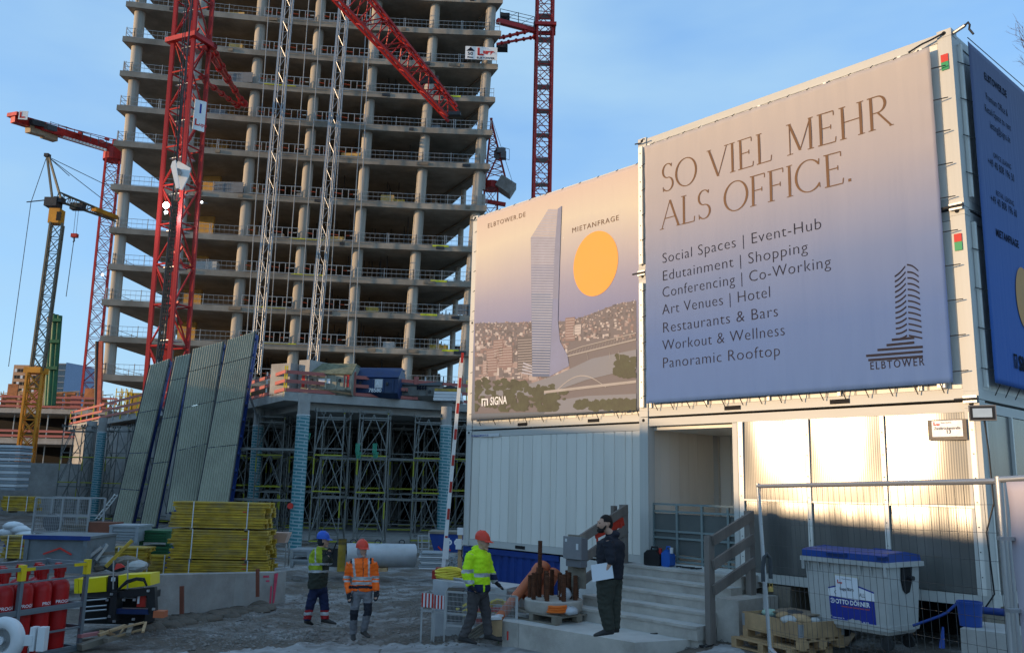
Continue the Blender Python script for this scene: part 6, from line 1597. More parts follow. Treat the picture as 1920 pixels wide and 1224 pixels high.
# ---------------------------------------------------------------- yellow formwork girders in three bundles
YG = 26
def girder_stack(px0, px1, pyt, pyb, Y, rows, label, cols=4, pack=True):
    p = at(px0, pyb, Y); q = at(px1, pyb, Y); z0, z1 = p.z, at((px0 + px1) / 2, pyt, Y).z
    T = thing('girder_bundle', label, 'formwork girders', p, atan2(q.y - p.y, q.x - p.x), 'yellow formwork girder bundles')
    Lg = (q - p).length; h = (z1 - z0) / rows; rr = random.Random(int(px0 + pyt))
    for r_ in range(rows):
        for c in range(cols):
            x0 = rr.uniform(-.09, .09); x1 = Lg + rr.uniform(-.08, .08); y = c * .26; z = r_ * h
            mb = MB(); w = .20
            mb.bb(x0, x1, y, y + w, z + .008, z + h * .34).bb(x0, x1, y, y + w, z + h * .66, z + h - .006).bb(x0, x1, y + .05, y + w - .05, z + h * .34, z + h * .66)
            part('girder', mb, yelbeam, T)
            if rr.random() < .5: part('blue_cap', MB().bb(x0 - .01, x0 + .05, y - .004, y + w + .004, z + .01, z + h * .32), blue, T)
            if c == 0 and rr.random() < .4: part('red_mark', MB().bb(Lg * .75, Lg * .75 + .12, y - .004, y, z + .02, z + h * .3), inkred, T)
    for x in (.22, .8): 
        part('strap', MB().bb(Lg * x, Lg * x + .03, -.012, -.002, 0, z1 - z0 + .01), whitep, T)
        part('bearer', MB().bb(Lg * x - .05, Lg * x + .05, 0, cols * .26, -.09, -.002), woodg, T)
    return T
girder_stack(320, 497, 941, 988, YG, 5, 'top bundle of yellow formwork girders on the big stack')
girder_stack(316, 498, 993, 1046, YG, 6, 'strapped middle bundle of yellow formwork girders')
girder_stack(310, 499, 1050, 1082, YG, 4, 'lowest bundle of yellow formwork girders behind the concrete kerb')
# more stacks further left
girder_stack(0, 46, 1004, 1046, 24, 4, 'short stack of yellow and blue girders at the left picture edge', cols=3)
girder_stack(205, 266, 1026, 1062, 25, 4, 'low stack of yellow edged shutter panels beside the grey crate', cols=3)
girder_stack(0, 60, 930, 957, 40, 4, 'stack of yellow perforated beams far left', cols=3)
girder_stack(262, 316, 1040, 1075, 27, 3, 'loose yellow girders left of the big girder stack', cols=3)
def crate(px0, px1, pyt, pyb, Y, mat, label, d=1.0, ribs=4, open_=False, name='site_crate', cat='crate'):
    p, q = at(px0, pyb, Y), at(px1, pyb, Y); z1 = at((px0 + px1) / 2, pyt, Y).z; H = z1 - p.z; L = (q - p).length
    T = thing(name, label, cat, p, atan2(q.y - p.y, q.x - p.x))
    part('body', MB().bb(.02, L - .02, .02, d, .1, H - .03), mat, T)
    for i in range(ribs): z = .14 + (H - .25) * i / ribs; part('rib', MB().bb(0.0, L, -.02, .018, z, z + (H - .25) / ribs * .55), mat, T)
    part('rim', MB().bb(-.02, L + .02, -.03, d + .02, H - .06, H), mat, T)
    for x in (.0, L - .1): part('foot', MB().bb(x, x + .1, 0, .1, 0, .1), mat, T); part('corner_post', MB().bb(x, x + .1, -.035, -.0205, .05, H), mat, T)
    return T
lgrey = M('crate_grey', (.30, .33, .35), .5, .2, dirt=.35, dcol=(.15, .15, .15))
crate(203, 258, 984, 1020, 27, lgrey, 'light grey ribbed metal crate left of the green crates')
crate(260, 317, 994, 1022, 27.5, green, 'upper dark green ribbed crate beside the yellow girders'); crate(260, 318, 1024, 1050, 27.5, green, 'lower dark green ribbed crate beside the yellow girders')
crate(544, 582, 1030, 1048, 27, lgrey, 'upper long grey metal box near the wrapped column', ribs=2); crate(544, 583, 1048, 1064, 27, lgrey, 'lower long grey metal box near the wrapped column', ribs=2)
# blue rimmed container with grey side (far left)
T = crate(40, 158, 1004, 1080, 22, M('trough_grey', (.16, .18, .19), .6, dirt=.4), 'blue rimmed open steel trough behind the gas bottles', d=1.6, ribs=0, name='steel_trough', cat='trough')
part('blue_rim', MB().bb(-.05, 1.62, -.06, -.035, .9, 1.0), blue, T); part('red_scribble', MB().bar((.5, -.05, .55), (.9, -.05, .7), .02, .04).bar((.9, -.05, .7), (1.2, -.05, .55), .02, .04), inkred, T)
# mesh cage with wheel hub
cg = thing('mesh_cage', 'grey mesh transport cage standing behind the blue rimmed trough', 'cage', at(60, 1000, 30))
x0, x1 = at(60, 1000, 30), at(163, 1000, 30); z0, z1 = x0.z, at(60, 932, 30).z
for x in (x0.x, (x0.x + x1.x) / 2, x1.x):
    for y in (30, 31.1): rod('post', V(x, y, z0), V(x, y, z1), .03, steel, cg, square=True)
for z in (z0 + .05, (z0 + z1) / 2, z1):
    for y in (30, 31.1): rod('rail', V(x0.x, y, z), V(x1.x, y, z), .025, steel, cg, square=True)
mb = MB()
for i in range(30): x = x0.x + (x1.x - x0.x) * i / 29; mb.bar((x, 30, z0), (x, 30, z1), .008)
for i in range(12): z = z0 + (z1 - z0) * i / 11; mb.bar((x0.x, 30, z), (x1.x, 30, z), .008)
part('mesh', mb, steel, cg, world=True)['kind'] = 'stuff'
hub = thing('cable_drum', 'grey machine drum lying in the mesh cage', 'drum', V(x0.x + .45, 30.4, z0 + .1)); part('drum', MB().lathe((0, 0, .28), [(.02, -.3), (.12, -.3), (.12, -.2), (.28, -.2), (.30, .1), (.02, .1)], 20, ax=(0, -1, 0)), greybox, hub); part('boards', MB().bb(.4, 1.5, -.1, .3, 0, .1).bb(.35, 1.4, 0, .4, .12, .2), woodg, hub)
# stacked white and blue boards, far left edge
wb = thing('board_stack', 'tall stack of white panels with blue spacers at the left edge', 'panel stack', at(-15, 918, 46))
for i in range(14):
    z = at(0, 918, 46).z + i * .17; part('panel', MB().bb(at(-15, 0, 46).x, at(28, 918, 46).x + .02 * (i % 3), 46, 47.2, z, z + .13), whitep if i % 2 else lgrey, wb, world=True)
# loose materials: red boxes, sacks, timber, cones of the left yard
def lump(mb, c, r, n=10, sq=.7, seed=0):
    rr = random.Random(seed); rings = []
    for j in range(7):
        a = -pi / 2 + pi * j / 6; rings.append([c + V(r * cos(a) * cos(2 * pi * k / n) * rr.uniform(.85, 1.15), r * cos(a) * sin(2 * pi * k / n) * rr.uniform(.85, 1.15), r * sq * sin(a) * rr.uniform(.9, 1.1)) for k in range(n)])
    mb.loft(rings)
mb = MB()
for i, (x, y) in enumerate([(25, 985), (38, 992), (15, 997), (46, 1000)]): lump(mb, at(x, y, 32), .34, seed=i, sq=.45)
solo('sack', mb, whitep, 'pile of white plastic sacks beside the mesh cage', 'sacks', smooth=1.2)
bx = thing('brown_box', 'rust brown open steel box beside the mesh cage', 'box', at(163, 1002, 30)); part('box', MB().bb(0, .9, 0, .7, 0, .42).bb(.9, 1.6, .1, .6, 0, .32), M('brown_steel', (.20, .07, .04), .7, dirt=.4), bx)
tb = thing('timber_pile', 'tangle of planks, tubes and debris behind the yellow machine part', 'timber', at(190, 1060, 22))
for i, (xa, ya, xb, yb, mm) in enumerate([(198, 1062, 248, 1012, yelbeam), (150, 1056, 190, 1025, steel), (178, 1050, 200, 1020, steel), (165, 1040, 215, 1036, woodg), (160, 1052, 270, 1060, woodg), (210, 1066, 280, 1058, woodg), (170, 1066, 230, 1048, darksteel), (155, 1030, 180, 1060, steel), (230, 1060, 275, 1066, woodn)]): rod('plank', at(xa, ya, 22 + i * .15), at(xb, yb, 22.3 + i * .15), .04, mm, tb, square=True)
for i in range(6): mb = MB(); lump(mb, at(165 + i * 18, 1052 + (i % 2) * 8, 22.8), .3, seed=i + 20, sq=.5); part('debris', mb, [tarp, woodg, greyp][i % 3], tb, world=True)
tr_ = solo('warning_sign', MB().prism([at(214, 1068, 20), at(234, 1062, 20), at(226, 1056, 20), at(218, 1056, 20)], (0, .03, 0)), M('sign_red', (.6, .05, .04), .5), 'small red and white tilted warning sign in the debris', 'sign')
# concrete kerb wall with the spray marked end
kw = thing('concrete_barrier', 'long low concrete barrier with pink sprayed right end', 'concrete barrier', at(285, 1150, 18))
K0, K1 = at(272, 1078, 18.3), at(514, 1073, 21.6)
nseg = 3
for i in range(nseg):
    a, b2 = K0 + (K1 - K0) * (i / nseg), K0 + (K1 - K0) * ((i + 1) / nseg - .004)
    mb = MB(); bk_ = V(.2, .45, 0); mb.prism([V(a.x, a.y, -.6), V(b2.x, b2.y, -.6), V(b2.x, b2.y, b2.z), V(a.x, a.y, a.z)], bk_); part('barrier_block', mb, concrete2, kw, world=True)
pinkm = M('pink_spray', (.62, .06, .12), .7, var=.3, scale=8)
d_ = (K1 - K0).normalized(); mb = MB()
q = K1 + V(0, -.008, -.01)
for (u, v, w_, h_) in ((.03, .3, .06, .58), (.16, .05, .2, .05), (.14, .16, .12, .04)): mb.quad(q - d_ * (u + w_) - UZ * (v + h_) + V(0, -.004, 0) if False else q - d_ * (u + w_) - UZ * (v + h_), q - d_ * u - UZ * (v + h_), q - d_ * u - UZ * v, q - d_ * (u + w_) - UZ * v)
mb.prism([V(K1.x, K1.y, -.3) + V(.012, 0, 0), V(K1.x, K1.y, K1.z - .02) + V(.012, 0, 0), V(K1.x, K1.y, K1.z - .02) + V(.06, .13, 0), V(K1.x, K1.y, -.3) + V(.03, .06, 0)], (.006, 0, 0)); part('spray_mark', mb, pinkm, kw, world=True)
for (x, yt, yb, Y, lb) in ((341, 1098, 1150, 17.6, 'short rusty post standing before the concrete barrier'), (483, 1066, 1118, 20.5, 'thin red brown post near the pink end of the barrier')):
    solo('marker_post', MB().bar(at(x, yb, Y), at(x, yt, Y), .07), M('post_%d' % x, (.16, .05, .03), .8), lb, 'post')
# grey barrier that continues in front left
rubm = M('spoil', (.12, .10, .08), .95, scale=3, bump=.8)
mb = MB()
for i in range(150):
    u = rg.random(); q = K0 + (K1 - K0) * u; lump(mb, V(q.x + rg.uniform(-.2, .2), q.y - rg.uniform(.05, 1.1), gzz(q.x, q.y) + .0), rg.uniform(.06, .3), n=7, seed=i, sq=.45)
o = part('spoil_heap', mb, rubm, None, smooth=1.2); tag(o, 'low heap of dirt along the foot of the concrete barrier', 'dirt', kind='stuff')
# ---- pipe and things before the hall
pp = thing('steel_pipe', 'large pale steel pipe lying on the ground before the hall', 'pipe', at(712, 1062, 27))
a, b2 = at(648, 1040, 27), at(778, 1041, 27.6)
R_ = .36
mb = MB().lathe(a, [(R_ - .02, .02), (R_, 0), (R_, .9), (R_ + .006, .9), (R_ + .006, .92), (R_, .92), (R_, (b2 - a).length - .02), (R_ - .02, (b2 - a).length), (R_ - .03, (b2 - a).length - .4), (R_ - .03, .3), (R_ - .02, .02)], 36, ax=(b2 - a)); part('pipe_wall', mb, M('pale_pipe', (.45, .46, .47), .45, .2, scale=2, dirt=.3, dcol=(.25, .24, .22)), pp, world=True, smooth=.6)
for u in (.1, .45, .8):
    c = a + (b2 - a) * u + UZ * (R_ + .04); part('ring_hook', MB().pipe([c + V(.09 * cos(k * .9), 0, .07 * sin(k * .9)) for k in range(8)], .018), darksteel, pp, world=True)
part('wedge', MB().box(a + (b2 - a) * .55 - UZ * .4 - V(0, .2, 0), (.3, .3, .1)), woodn, pp, world=True)
part('end_plate', MB().box(a + V(-.1, -.1, .0), (.22, .1, .95), rz=.4), yelbeam, pp, world=True); 
for i in range(5): part('stripe', MB().box(a + V(-.1, -.16, .32 + i * .04), (.3, .02, .016), rz=.4), black, pp, world=True)
mc = thing('dark_machine', 'dark machine with hoses beside the yellow end plate of the pipe', 'machine', at(612, 1062, 27.4))
part('body', MB().bb(0, .55, 0, .6, 0, .55), darksteel, mc); part('hose', MB().pipe([(.1, -.1, .2), (.3, -.15, .75), (.6, -.1, .5), (.7, 0, .1)], .03), black, mc)
gs = thing('scaffold_plank_stack', 'low stack of green white scaffold planks right of the pipe', 'plank stack', at(786, 1066, 26.8))
for i in range(9):
    for j in range(3): part('plank', MB().bb(rg.uniform(-.04, .06) , .68 + rg.uniform(-.06, .06), j * .3, j * .3 + .27, i * .055, i * .055 + .04), [whitep, lgrey, M('pale_green_%d%d' % (i, j), (.3, .4, .33), .6) if j == 0 and i % 3 == 0 else lgrey][i % 3], gs)
bs = thing('blue_skip', 'small open blue skip behind the boom barrier', 'skip', at(806, 1034, 31))
L_ = (at(868, 1034, 31) - at(806, 1034, 31)).length
mb = MB(); mb.prism([(0.15, 0, .0), (L_ - .1, 0, .0), (L_, 0, .62), (-.05, 0, .62)], (0, 1.2, 0)); part('tub', mb, blue, bs); part('rim', MB().bb(-.08, L_ + .03, -.04, 1.24, .62, .7), woodg, bs); tx = MB(); put_text(tx, 'O O3', V(.55, -.01, .25), V(1, 0, 0), UZ, .26, .012); part('lettering', tx, inkwhite, bs)['kind'] = 'stuff'
for i in range(2): part('hazard_stripe', MB().box((.35 + i * .3, -.01, .12), (.05, .01, .2), ax=(V(.7, 0, .7), V(0, 1, 0), V(-.7, 0, .7))), inkred, bs)
mb = MB()
for i in range(26): x = rg.uniform(836, 868); mb.bar(at(x, rg.uniform(1040, 1068), 29), at(x + rg.uniform(6, 14), rg.uniform(1036, 1064), 29), .05, .03)
o = part('scrap_metal', mb, lgrey); tag(o, 'heap of scrap metal pieces under the blue skip', 'scrap', kind='stuff')
# tub on a rack, railing
tbk = thing('mortar_tub', 'pale plastic mortar tub on a steel rack left of the wrapped column', 'tub', at(503, 1062, 27))
zt_ = at(518, 1017, 27).z - at(503, 1062, 27).z
mb = MB(); mb.loft([[V(.05, .02, zt_), V(.45, .02, zt_), V(.45, .4, zt_), V(.05, .4, zt_)], [V(-.02, -.05, zt_ + .3), V(.54, -.05, zt_ + .3), V(.54, .48, zt_ + .3), V(-.02, .48, zt_ + .3)]]); part('tub', mb, M('tub_orange_white', (.55, .36, .28), .6), tbk)
for x in (0, .5):
    for y in (0, .4): rod('rack_leg', V(x, y, 0), V(x, y, zt_ - .02), .02, steel, tbk, world=False)
for z in (.2, .5): rod('rack_rail', V(0, 0, z), V(.5, 0, z), .015, steel, tbk, world=False)
sr = thing('steel_railing', 'small steel railing frame standing near the plank stack', 'railing', at(785, 1034, 30))
for x in (784, 791, 804): rod('post', at(x, 1036, 30), at(x, 1004 - (x - 784) * .3, 30), .02, steel, sr)
for y in (1004, 1016, 1028): rod('rail', at(784, y, 30), at(804, y, 30), .015, steel, sr)
# boom barrier
bb_ = thing('boom_barrier', 'raised white boom barrier with red marks left of the containers', 'boom barrier', at(828, 1070, 20.5))
YB = 23
p, q = at(831, 1066, YB), at(866, 671, YB + .3); rod('boom', p, q, .048, white, bb_, square=True, h=.04)
for i in range(8): u = .10 + i * .125; rod('red_mark', p + (q - p) * u + V(.012, -.045, 0), p + (q - p) * (u + .05) + V(.012, -.045, 0), .035, redbox, bb_, square=True, h=.006)
rod('lower_arm', p + V(.05, 0, .25), p + (q - p) * .14 + V(.03, -.02, 0), .07, white, bb_, square=True, h=.05)
part('red_base', MB().box(at(836, 1074, 22.4), (.5, .4, .26)).box(at(822, 1076, 22.4), (.3, .3, .2)).box(at(836, 1074, 22.4) - UZ * .35, (.3, .3, .5)), redbox, bb_, world=True)
wp = thing('wooden_post', 'wooden stake with white cap beside the container corner', 'post', at(862, 1075, 19)); a = at(862, 1080, 18); b2 = at(863, 1002, 18)
part('stake', MB().bar(a, b2, .085), woodn, wp, world=True); part('cap', MB().bar(b2, b2 + UZ * .14, .12), whitep, wp, world=True); part('bag', MB().box(b2 + V(-.02, -.08, -.18), (.12, .1, .2)), whitep, wp, world=True); part('cable', MB().pipe([b2, b2 + V(.05, -.06, -.3), a + V(.03, -.06, .4), a + V(.2, -.1, .1)], .012), black, wp, world=True)
# ---------------------------------------------------------------- foreground
def foot(px, py):
    """ground point under a pixel"""
    z = -.1
    for _ in range(12): p = gp(px, py, z); z = z * .5 + .5 * gzz(p.x, p.y)
    p.z = gzz(p.x, p.y); return p
# concrete slab with the kerb wedge
SZ = .40
sl = [gp(942, 1163, SZ), gp(1190, 1204, SZ), gp(1330, 1196, SZ), gp(1320, 1165, SZ), gp(1120, 1130, SZ), gp(1000, 1128, SZ), gp(955, 1140, SZ)]
SLB = thing('concrete_slab', 'low concrete slab with kerb edge under the bearded man', 'concrete slab', sl[0] - UZ * .5)
mid_ = sl[0] + (sl[1] - sl[0]) * .14
dn = V(0, 0, -.75)
part('end_block', MB().prism([sl[0], mid_ - V(.004, 0, 0), mid_ + V(.25, .8, 0), sl[6]], dn), precast, SLB, world=True)
tail = gp(1232, 1214, SZ - .05); tail.z = SZ - .16
part('slab', MB().prism([mid_, sl[1], sl[2], sl[3], sl[4], sl[5], mid_ + V(.25, .8, 0)], dn), precast, SLB, world=True)
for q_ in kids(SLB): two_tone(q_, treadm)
part('red_scratch', MB().box(sl[0] + (sl[1] - sl[0]) * .05 + V(-.003, -.008, -.22), (.03, .004, .14)), inkred, SLB, world=True)
# ---- entrance stairs
STL, STW, RIS, TRD = 1.27, 2.46, .166, .30
ST = thing('entrance_stairs', 'five grey precast concrete steps up to the container entrance', 'stairs', FP(A_, 0, .45, .3), RZ)
for i in range(5):
    z = STL - RIS * i; o1 = .45 + TRD * i
    a, b2 = -.06 - (.12 if i > 2 else 0), STW
    mb = MB(); c = FP(A_, (a + b2) / 2, (o1 + (-.3 if i == 0 else o1 - TRD - .02)) / 2, 0)
    dd = o1 - (-.3 if i == 0 else o1 - TRD - .02)
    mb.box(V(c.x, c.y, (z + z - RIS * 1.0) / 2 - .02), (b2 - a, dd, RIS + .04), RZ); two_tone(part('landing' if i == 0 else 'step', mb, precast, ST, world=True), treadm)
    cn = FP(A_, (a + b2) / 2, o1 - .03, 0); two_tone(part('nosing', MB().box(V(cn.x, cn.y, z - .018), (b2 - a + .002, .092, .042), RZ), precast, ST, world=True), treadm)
    c2 = FP(A_, (a + b2) / 2, (o1 - .05 + .0) / 2, 0); part('riser_core', MB().box(V(c2.x, c2.y, (z - RIS + .0) / 2 - .03), (b2 - a - .03, o1 - .05, max(.1, z - RIS - .02)), RZ), precast, ST, world=True)
part('side_cheek', MB().box(FP(A_, STW + .2, .6, .62), (.4, 1.1, .75), RZ), precast, ST, world=True)
LDP = thing('footing_block', 'white painted foundation block between blue container and stairs', 'foundation', FP(A_, -1.0, .1, 0), RZ)
part('block', MB().box(FP(D_, (BLEN + .02 + 6.9) / 2, -.4, .52), (6.9 - BLEN - .02, .75, 1.2), RZ), M('white_footing', (.62, .61, .58), .8, dirt=.3), LDP, world=True)
part('block', MB().box(FP(A_, 1.2, -1.2, .45), (2.6, 1.6, 1.2), RZ), precast, LDP, world=True)
# support beams under the right container
sup = thing('timber_support', 'timber packing under the plastic clad container', 'timber', FP(A_, 4, -.5, .6), RZ)
for s in (2.9, 4.4, 5.8): part('timber', MB().box(FP(A_, s, -.6, .95), (.3, 1.2, .38), RZ), woodg, sup, world=True)
part('back_sill', MB().box(FP(A_, 3.9, -1.5, .7), (4.4, .15, .85), RZ), dark, sup, world=True)
# railings of weathered boards
def stair_rail(label, s, lo, hi, ztl, zth, extra=None):
    T = thing('stair_railing', label, 'railing', FP(A_, s, lo, .3), RZ)
    P = lambda o, z: FP(A_, s, o, z)
    part('post', MB().box(P(lo, (ztl + .35) / 2), (.09, .14, ztl - .35), RZ), wood, T, world=True)
    part('post', MB().box(P(hi, (zth + .9) / 2), (.10, .14, zth - .9), RZ), wood, T, world=True)
    for k, (dz) in enumerate((-.07, -.43, -.80)):
        o = E_ * (.07 if k != 1 else .072)
        part('rail_board', MB().bar(P(lo, ztl + dz) + o, P(hi, zth + dz) + o, .045, .15, ref=UZ), wood, T, world=True)
    if extra is not None: part('post', MB().box(P(extra, 1.9) - E_ * .02, (.07, .1, .8), RZ), wood, T, world=True)
    return T
stair_rail('weathered board railing on the right side of the stairs', 2.56, 1.45, .34, 1.94, 2.31)
stair_rail('weathered board railing left of the stairs with grey cabinet', -.14, 1.62, .30, 1.76, 2.32, .55)
mt = thing('meter_cabinet', 'grey electrical cabinet fixed to the left stair railing', 'cabinet', FP(A_, -.14, 1.70, 1.43), RZ)
part('case', MB().bb(.02, .40, -.16, .0, -.02, .34), greybox, mt); part('lid', MB().bb(.0, .42, -.19, -.16, -.01, .36), M('cabinet_lid', (.2, .2, .21), .5), mt); part('lower_door', MB().bb(.03, .39, -.15, .0, -.14, -.025), greybox, mt); part('label', MB().bb(.31, .36, -.195, -.189, .15, .25).bb(.05, .09, -.195, -.189, .27, .32), whitep, mt)
part('mount_board', MB().bb(-.06, .34, -.01, .03, -.5, .38), woodg, mt)
rb = thing('red_cloth', 'red cloth strap draped over the railing behind the bearded man', 'cloth', FP(A_, .06, .75, 1.86), RZ)
redcl = M('red_cloth', (.50, .04, .02), .7, bump=.5)
part('cloth', MB().bar(FP(A_, -.10, 1.12, 1.80), FP(A_, -.10, .36, 2.02), .035, .15, ref=UZ), redcl, rb, world=True); part('hanging_end', MB().bar(FP(A_, -.10, 1.08, 1.80), FP(A_, -.10, 1.05, 1.58), .03, .09), redcl, rb, world=True); part('hanging_end', MB().bar(FP(A_, -.10, .42, 2.0), FP(A_, -.10, .44, 1.84), .03, .1), redcl, rb, world=True)
# steel railing behind the landing
gr = thing('entrance_railing', 'grey green steel railing across the container entrance', 'railing', FP(A_, .25, -.12, STL), RZ)
grm = M('railing_grey_green', (.20, .25, .25), .5, .3)
sa, sb_ = .2, 2.38
for i in range(5): s = sa + (sb_ - sa) * i / 4; rod('upright', FP(A_, s, -.15, STL + .0), FP(A_, s, -.15, STL + 1.08), .022, grm, gr, square=True)
for z in (1.08, .95, .60, .48, .16, .08): rod('rail', FP(A_, sa, -.15, STL + z), FP(A_, sb_, -.15, STL + z), .018, grm, gr, square=True)
part('lower_sheet', MB().box(FP(A_, (sa + sb_) / 2, -.17, STL + .55), (sb_ - sa, .006, .72), RZ), M('dim_sheet', (.10, .11, .105), .6), gr, world=True)
def jerry(label, loc, mat, w, h, d, cap):
    T = thing('jerry_can', label, 'canister', loc, RZ + .15)
    mb = MB(); mb.prism([(0, 0, .02), (.03, 0, 0), (w - .03, 0, 0), (w, 0, .03), (w, 0, h - .1), (w - .08, 0, h), (.07, 0, h), (0, 0, h - .06)], (0, d, 0)); bd_ = part('body', mb, mat, T)
    part('handle', MB().pipe([(w * .3, d / 2, h - .01), (w * .35, d / 2, h + .05), (w * .7, d / 2, h + .05), (w * .75, d / 2, h - .01)], .018), mat, T); part('cap', MB().tube((w * .88, d / 2, h - .06), (w * .9, d / 2, h + .04), .03, 10), cap, bd_)
p = onplane(1207, 1056, A_ + N_ * .28, N_); p.z = STL; jerry('black jerry can standing on the landing', p, black, .32, .27, .2, redbox)
p = onplane(1240, 1054, A_ + N_ * .20, N_); p.z = STL; jerry('blue jerry can with white cap beside the black one', p, M('jerry_blue', (.02, .10, .40), .4), .17, .29, .2, whitep)
mb = MB(); rc = random.Random(2)
for k in range(3): mb.pipe([FP(A_, .95 + .11 * k + .02 * i + rc.uniform(-.03, .03), .12 + rc.uniform(-.06, .06), STL + .015 + .015 * rc.random()) for i in range(12)], .012, 5)
solo('cable_coil', mb, black, 'tangle of black cable on the landing beside the blue can', 'cable')
# cables and weeds along the foot of the stairs
mb = MB(); pts = []
for i in range(26):
    x = 1120 + i * 8.5; y = 1163 + i * 1.55 + 3 * sin(i * .9); p = gp(x, y, SZ); pts.append(V(p.x, p.y, max(gzz(p.x, p.y), SZ if x < 1300 else 0) + .02))
mb.pipe(pts, .014, 5); mb.pipe([p + V(.03, -.05 + .02 * sin(i), .0) for i, p in enumerate(pts)], .011, 5)
pts2 = []
for i in range(24):
    x = 1330 + i * 9; y = 1162 + 4 * sin(i * .7) + i * .6; p = foot(x, y); pts2.append(p + UZ * .02)
mb.pipe(pts2, .013, 5)
for k in range(14): 
    a = k / 14 * 2 * pi; 
c0 = gp(1228, 1212, .2)
mb.pipe([V(c0.x + .07 * cos(k * .7), c0.y + .07 * sin(k * .7), .26 + .006 * k) for k in range(30)], .011, 5)
solo('ground_cable', mb, black, 'black cables trailing along the foot of the concrete stairs', 'cable', smooth=.9)
weedm = M('weed_green', (.05, .09, .025), .7, var=.4)
wd = MB()
for (x, y, n_) in [(1352, 1150, 120), (1370, 1110, 70), (968, 1207, 40), (988, 1205, 22), (1225, 1213, 16), (1340, 1168, 60), (1310, 1178, 24)]:
    p0 = foot(x, y)
    for i in range(n_):
        p = p0 + V(rc.gauss(0, .10), rc.gauss(0, .08), 0); h = rc.uniform(.06, .22); a = rc.uniform(0, 6.28); dx, dy = .06 * cos(a), .06 * sin(a)
        wd.add([p + V(-.008, 0, 0), p + V(.008, 0, 0), p + V(dx * .5 + .006, dy * .5, h * .7), p + V(dx, dy, h)], [(0, 1, 2, 3)])
tag(part('weeds', wd, weedm), 'small green weeds growing along the stairs and kerb', 'weeds', kind='stuff')
# ---- pallets
def pallet(T, L=1.2, D=.8, mat=woodn, z=0, P=None):
    for i in range(5): y = .0 + i * (D - .1) / 4; part('deck_board', MB().bb(0, L, y, y + .1 - .002, z + .122, z + .144), mat, T)
    for x in (0, L / 2 - .05, L - .1):
        part('cross_board', MB().bb(x, x + .1, 0, D, z + .1, z + .1205), mat, T)
        for y in (0, D / 2 - .07, D - .145): part('block', MB().bb(x, x + .1, y, y + .145, z + .022, z + .0995), mat, T)
    for y in (0, D / 2 - .05, D - .1): part('bottom_board', MB().bb(0, L, y, y + .1, z, z + .021), mat, T)
pc = foot(950, 1168); pc = gp(1012, 1160, SZ)
pc = gp(951, 1156, SZ); pe2 = gp(1033, 1171, SZ)
rzp = atan2(pe2.y - pc.y, pe2.x - pc.x)
PA = thing('pallet', 'dark weathered pallet on the concrete slab under the rod base', 'pallet', pc + UZ * .002, rzp); pallet(PA, 1.15, 1.15, woodg)
cd = V(pc.x, pc.y, SZ) + V(cos(rzp), sin(rzp), 0) * .60 + V(-sin(rzp), cos(rzp), 0) * .52
RB = thing('rod_base', 'round concrete base crowded with rusty threaded rods', 'concrete base', cd + UZ * .146)
part('disc', MB().lathe((0, 0, 0), [(.001, 0), (.49, 0), (.50, .02), (.50, .17), (.485, .19), (.001, .19)], 40), precast, RB, smooth=.6)
rodprof = []
def threaded(h, r):
    pr = []; z = 0
    while z < h: pr += [(r * .84, z), (r, z + .012), (r, z + .020), (r * .84, z + .032)]; z += .034
    pr.append((.001, z)); return pr
rp_ = random.Random(6); spots = []
for i in range(9): a = 2 * pi * i / 9 + .2; spots.append((.41 * cos(a), .41 * sin(a)))
for i in range(5): a = 2 * pi * i / 5; spots.append((.22 * cos(a) + .05, .22 * sin(a)))
for i, (x, y) in enumerate(spots):
    h = .40 + rp_.uniform(-.03, .05)
    T = thing('threaded_rod', 'rusty threaded rod in the %s, %s from the left' % ('outer ring' if i < 9 else 'middle group', ('first', 'second', 'third', 'fourth', 'fifth', 'sixth', 'seventh', 'eighth', 'ninth')[sorted(spots[:9] if i < 9 else spots[9:], key=lambda q: q[0] + .01 * q[1]).index((x, y))]), 'threaded rod', cd + V(x, y, .336), 0, 'rusty threaded rods on the round base'); part('rod', MB().lathe((0, 0, 0), threaded(h, .042), 12), rust, T, smooth=.5)
T = thing('threaded_rod', 'tallest rusty threaded rod rising above the others at left', 'threaded rod', cd + V(-.24, .12, .336)); part('rod', MB().lathe((0, 0, 0), threaded(.95, .04), 12), rust, T, smooth=.5); part('nut', MB().tube((0, 0, .4), (0, 0, .5), .06, 6), rust, T)
sc = thing('orange_sling', 'coil of orange sling and clear bag on the pallet edge', 'sling', cd + V(.04, -.56, .15)); part('coil', MB().pipe([(.17 * cos(k * .4) * (1 - k * .004), .08 * sin(k * .4), .02 + .0025 * k) for k in range(48)], .022, 6), orangel, sc)
bgm = M('clear_bag', (.45, .46, .48), .25, bump=.5); mb = MB(); lump(mb, V(.22, .02, .06), .14, n=9, sq=.5, seed=9); part('bag', mb, bgm, sc, smooth=1.5)
mb = MB(); lump(mb, cd + V(.18, -.16, .42), .12, n=9, sq=1.0, seed=12); solo('bottle_bag', mb, bgm, 'clear plastic bag with bottle between the rusty rods', 'bag', smooth=1.5)
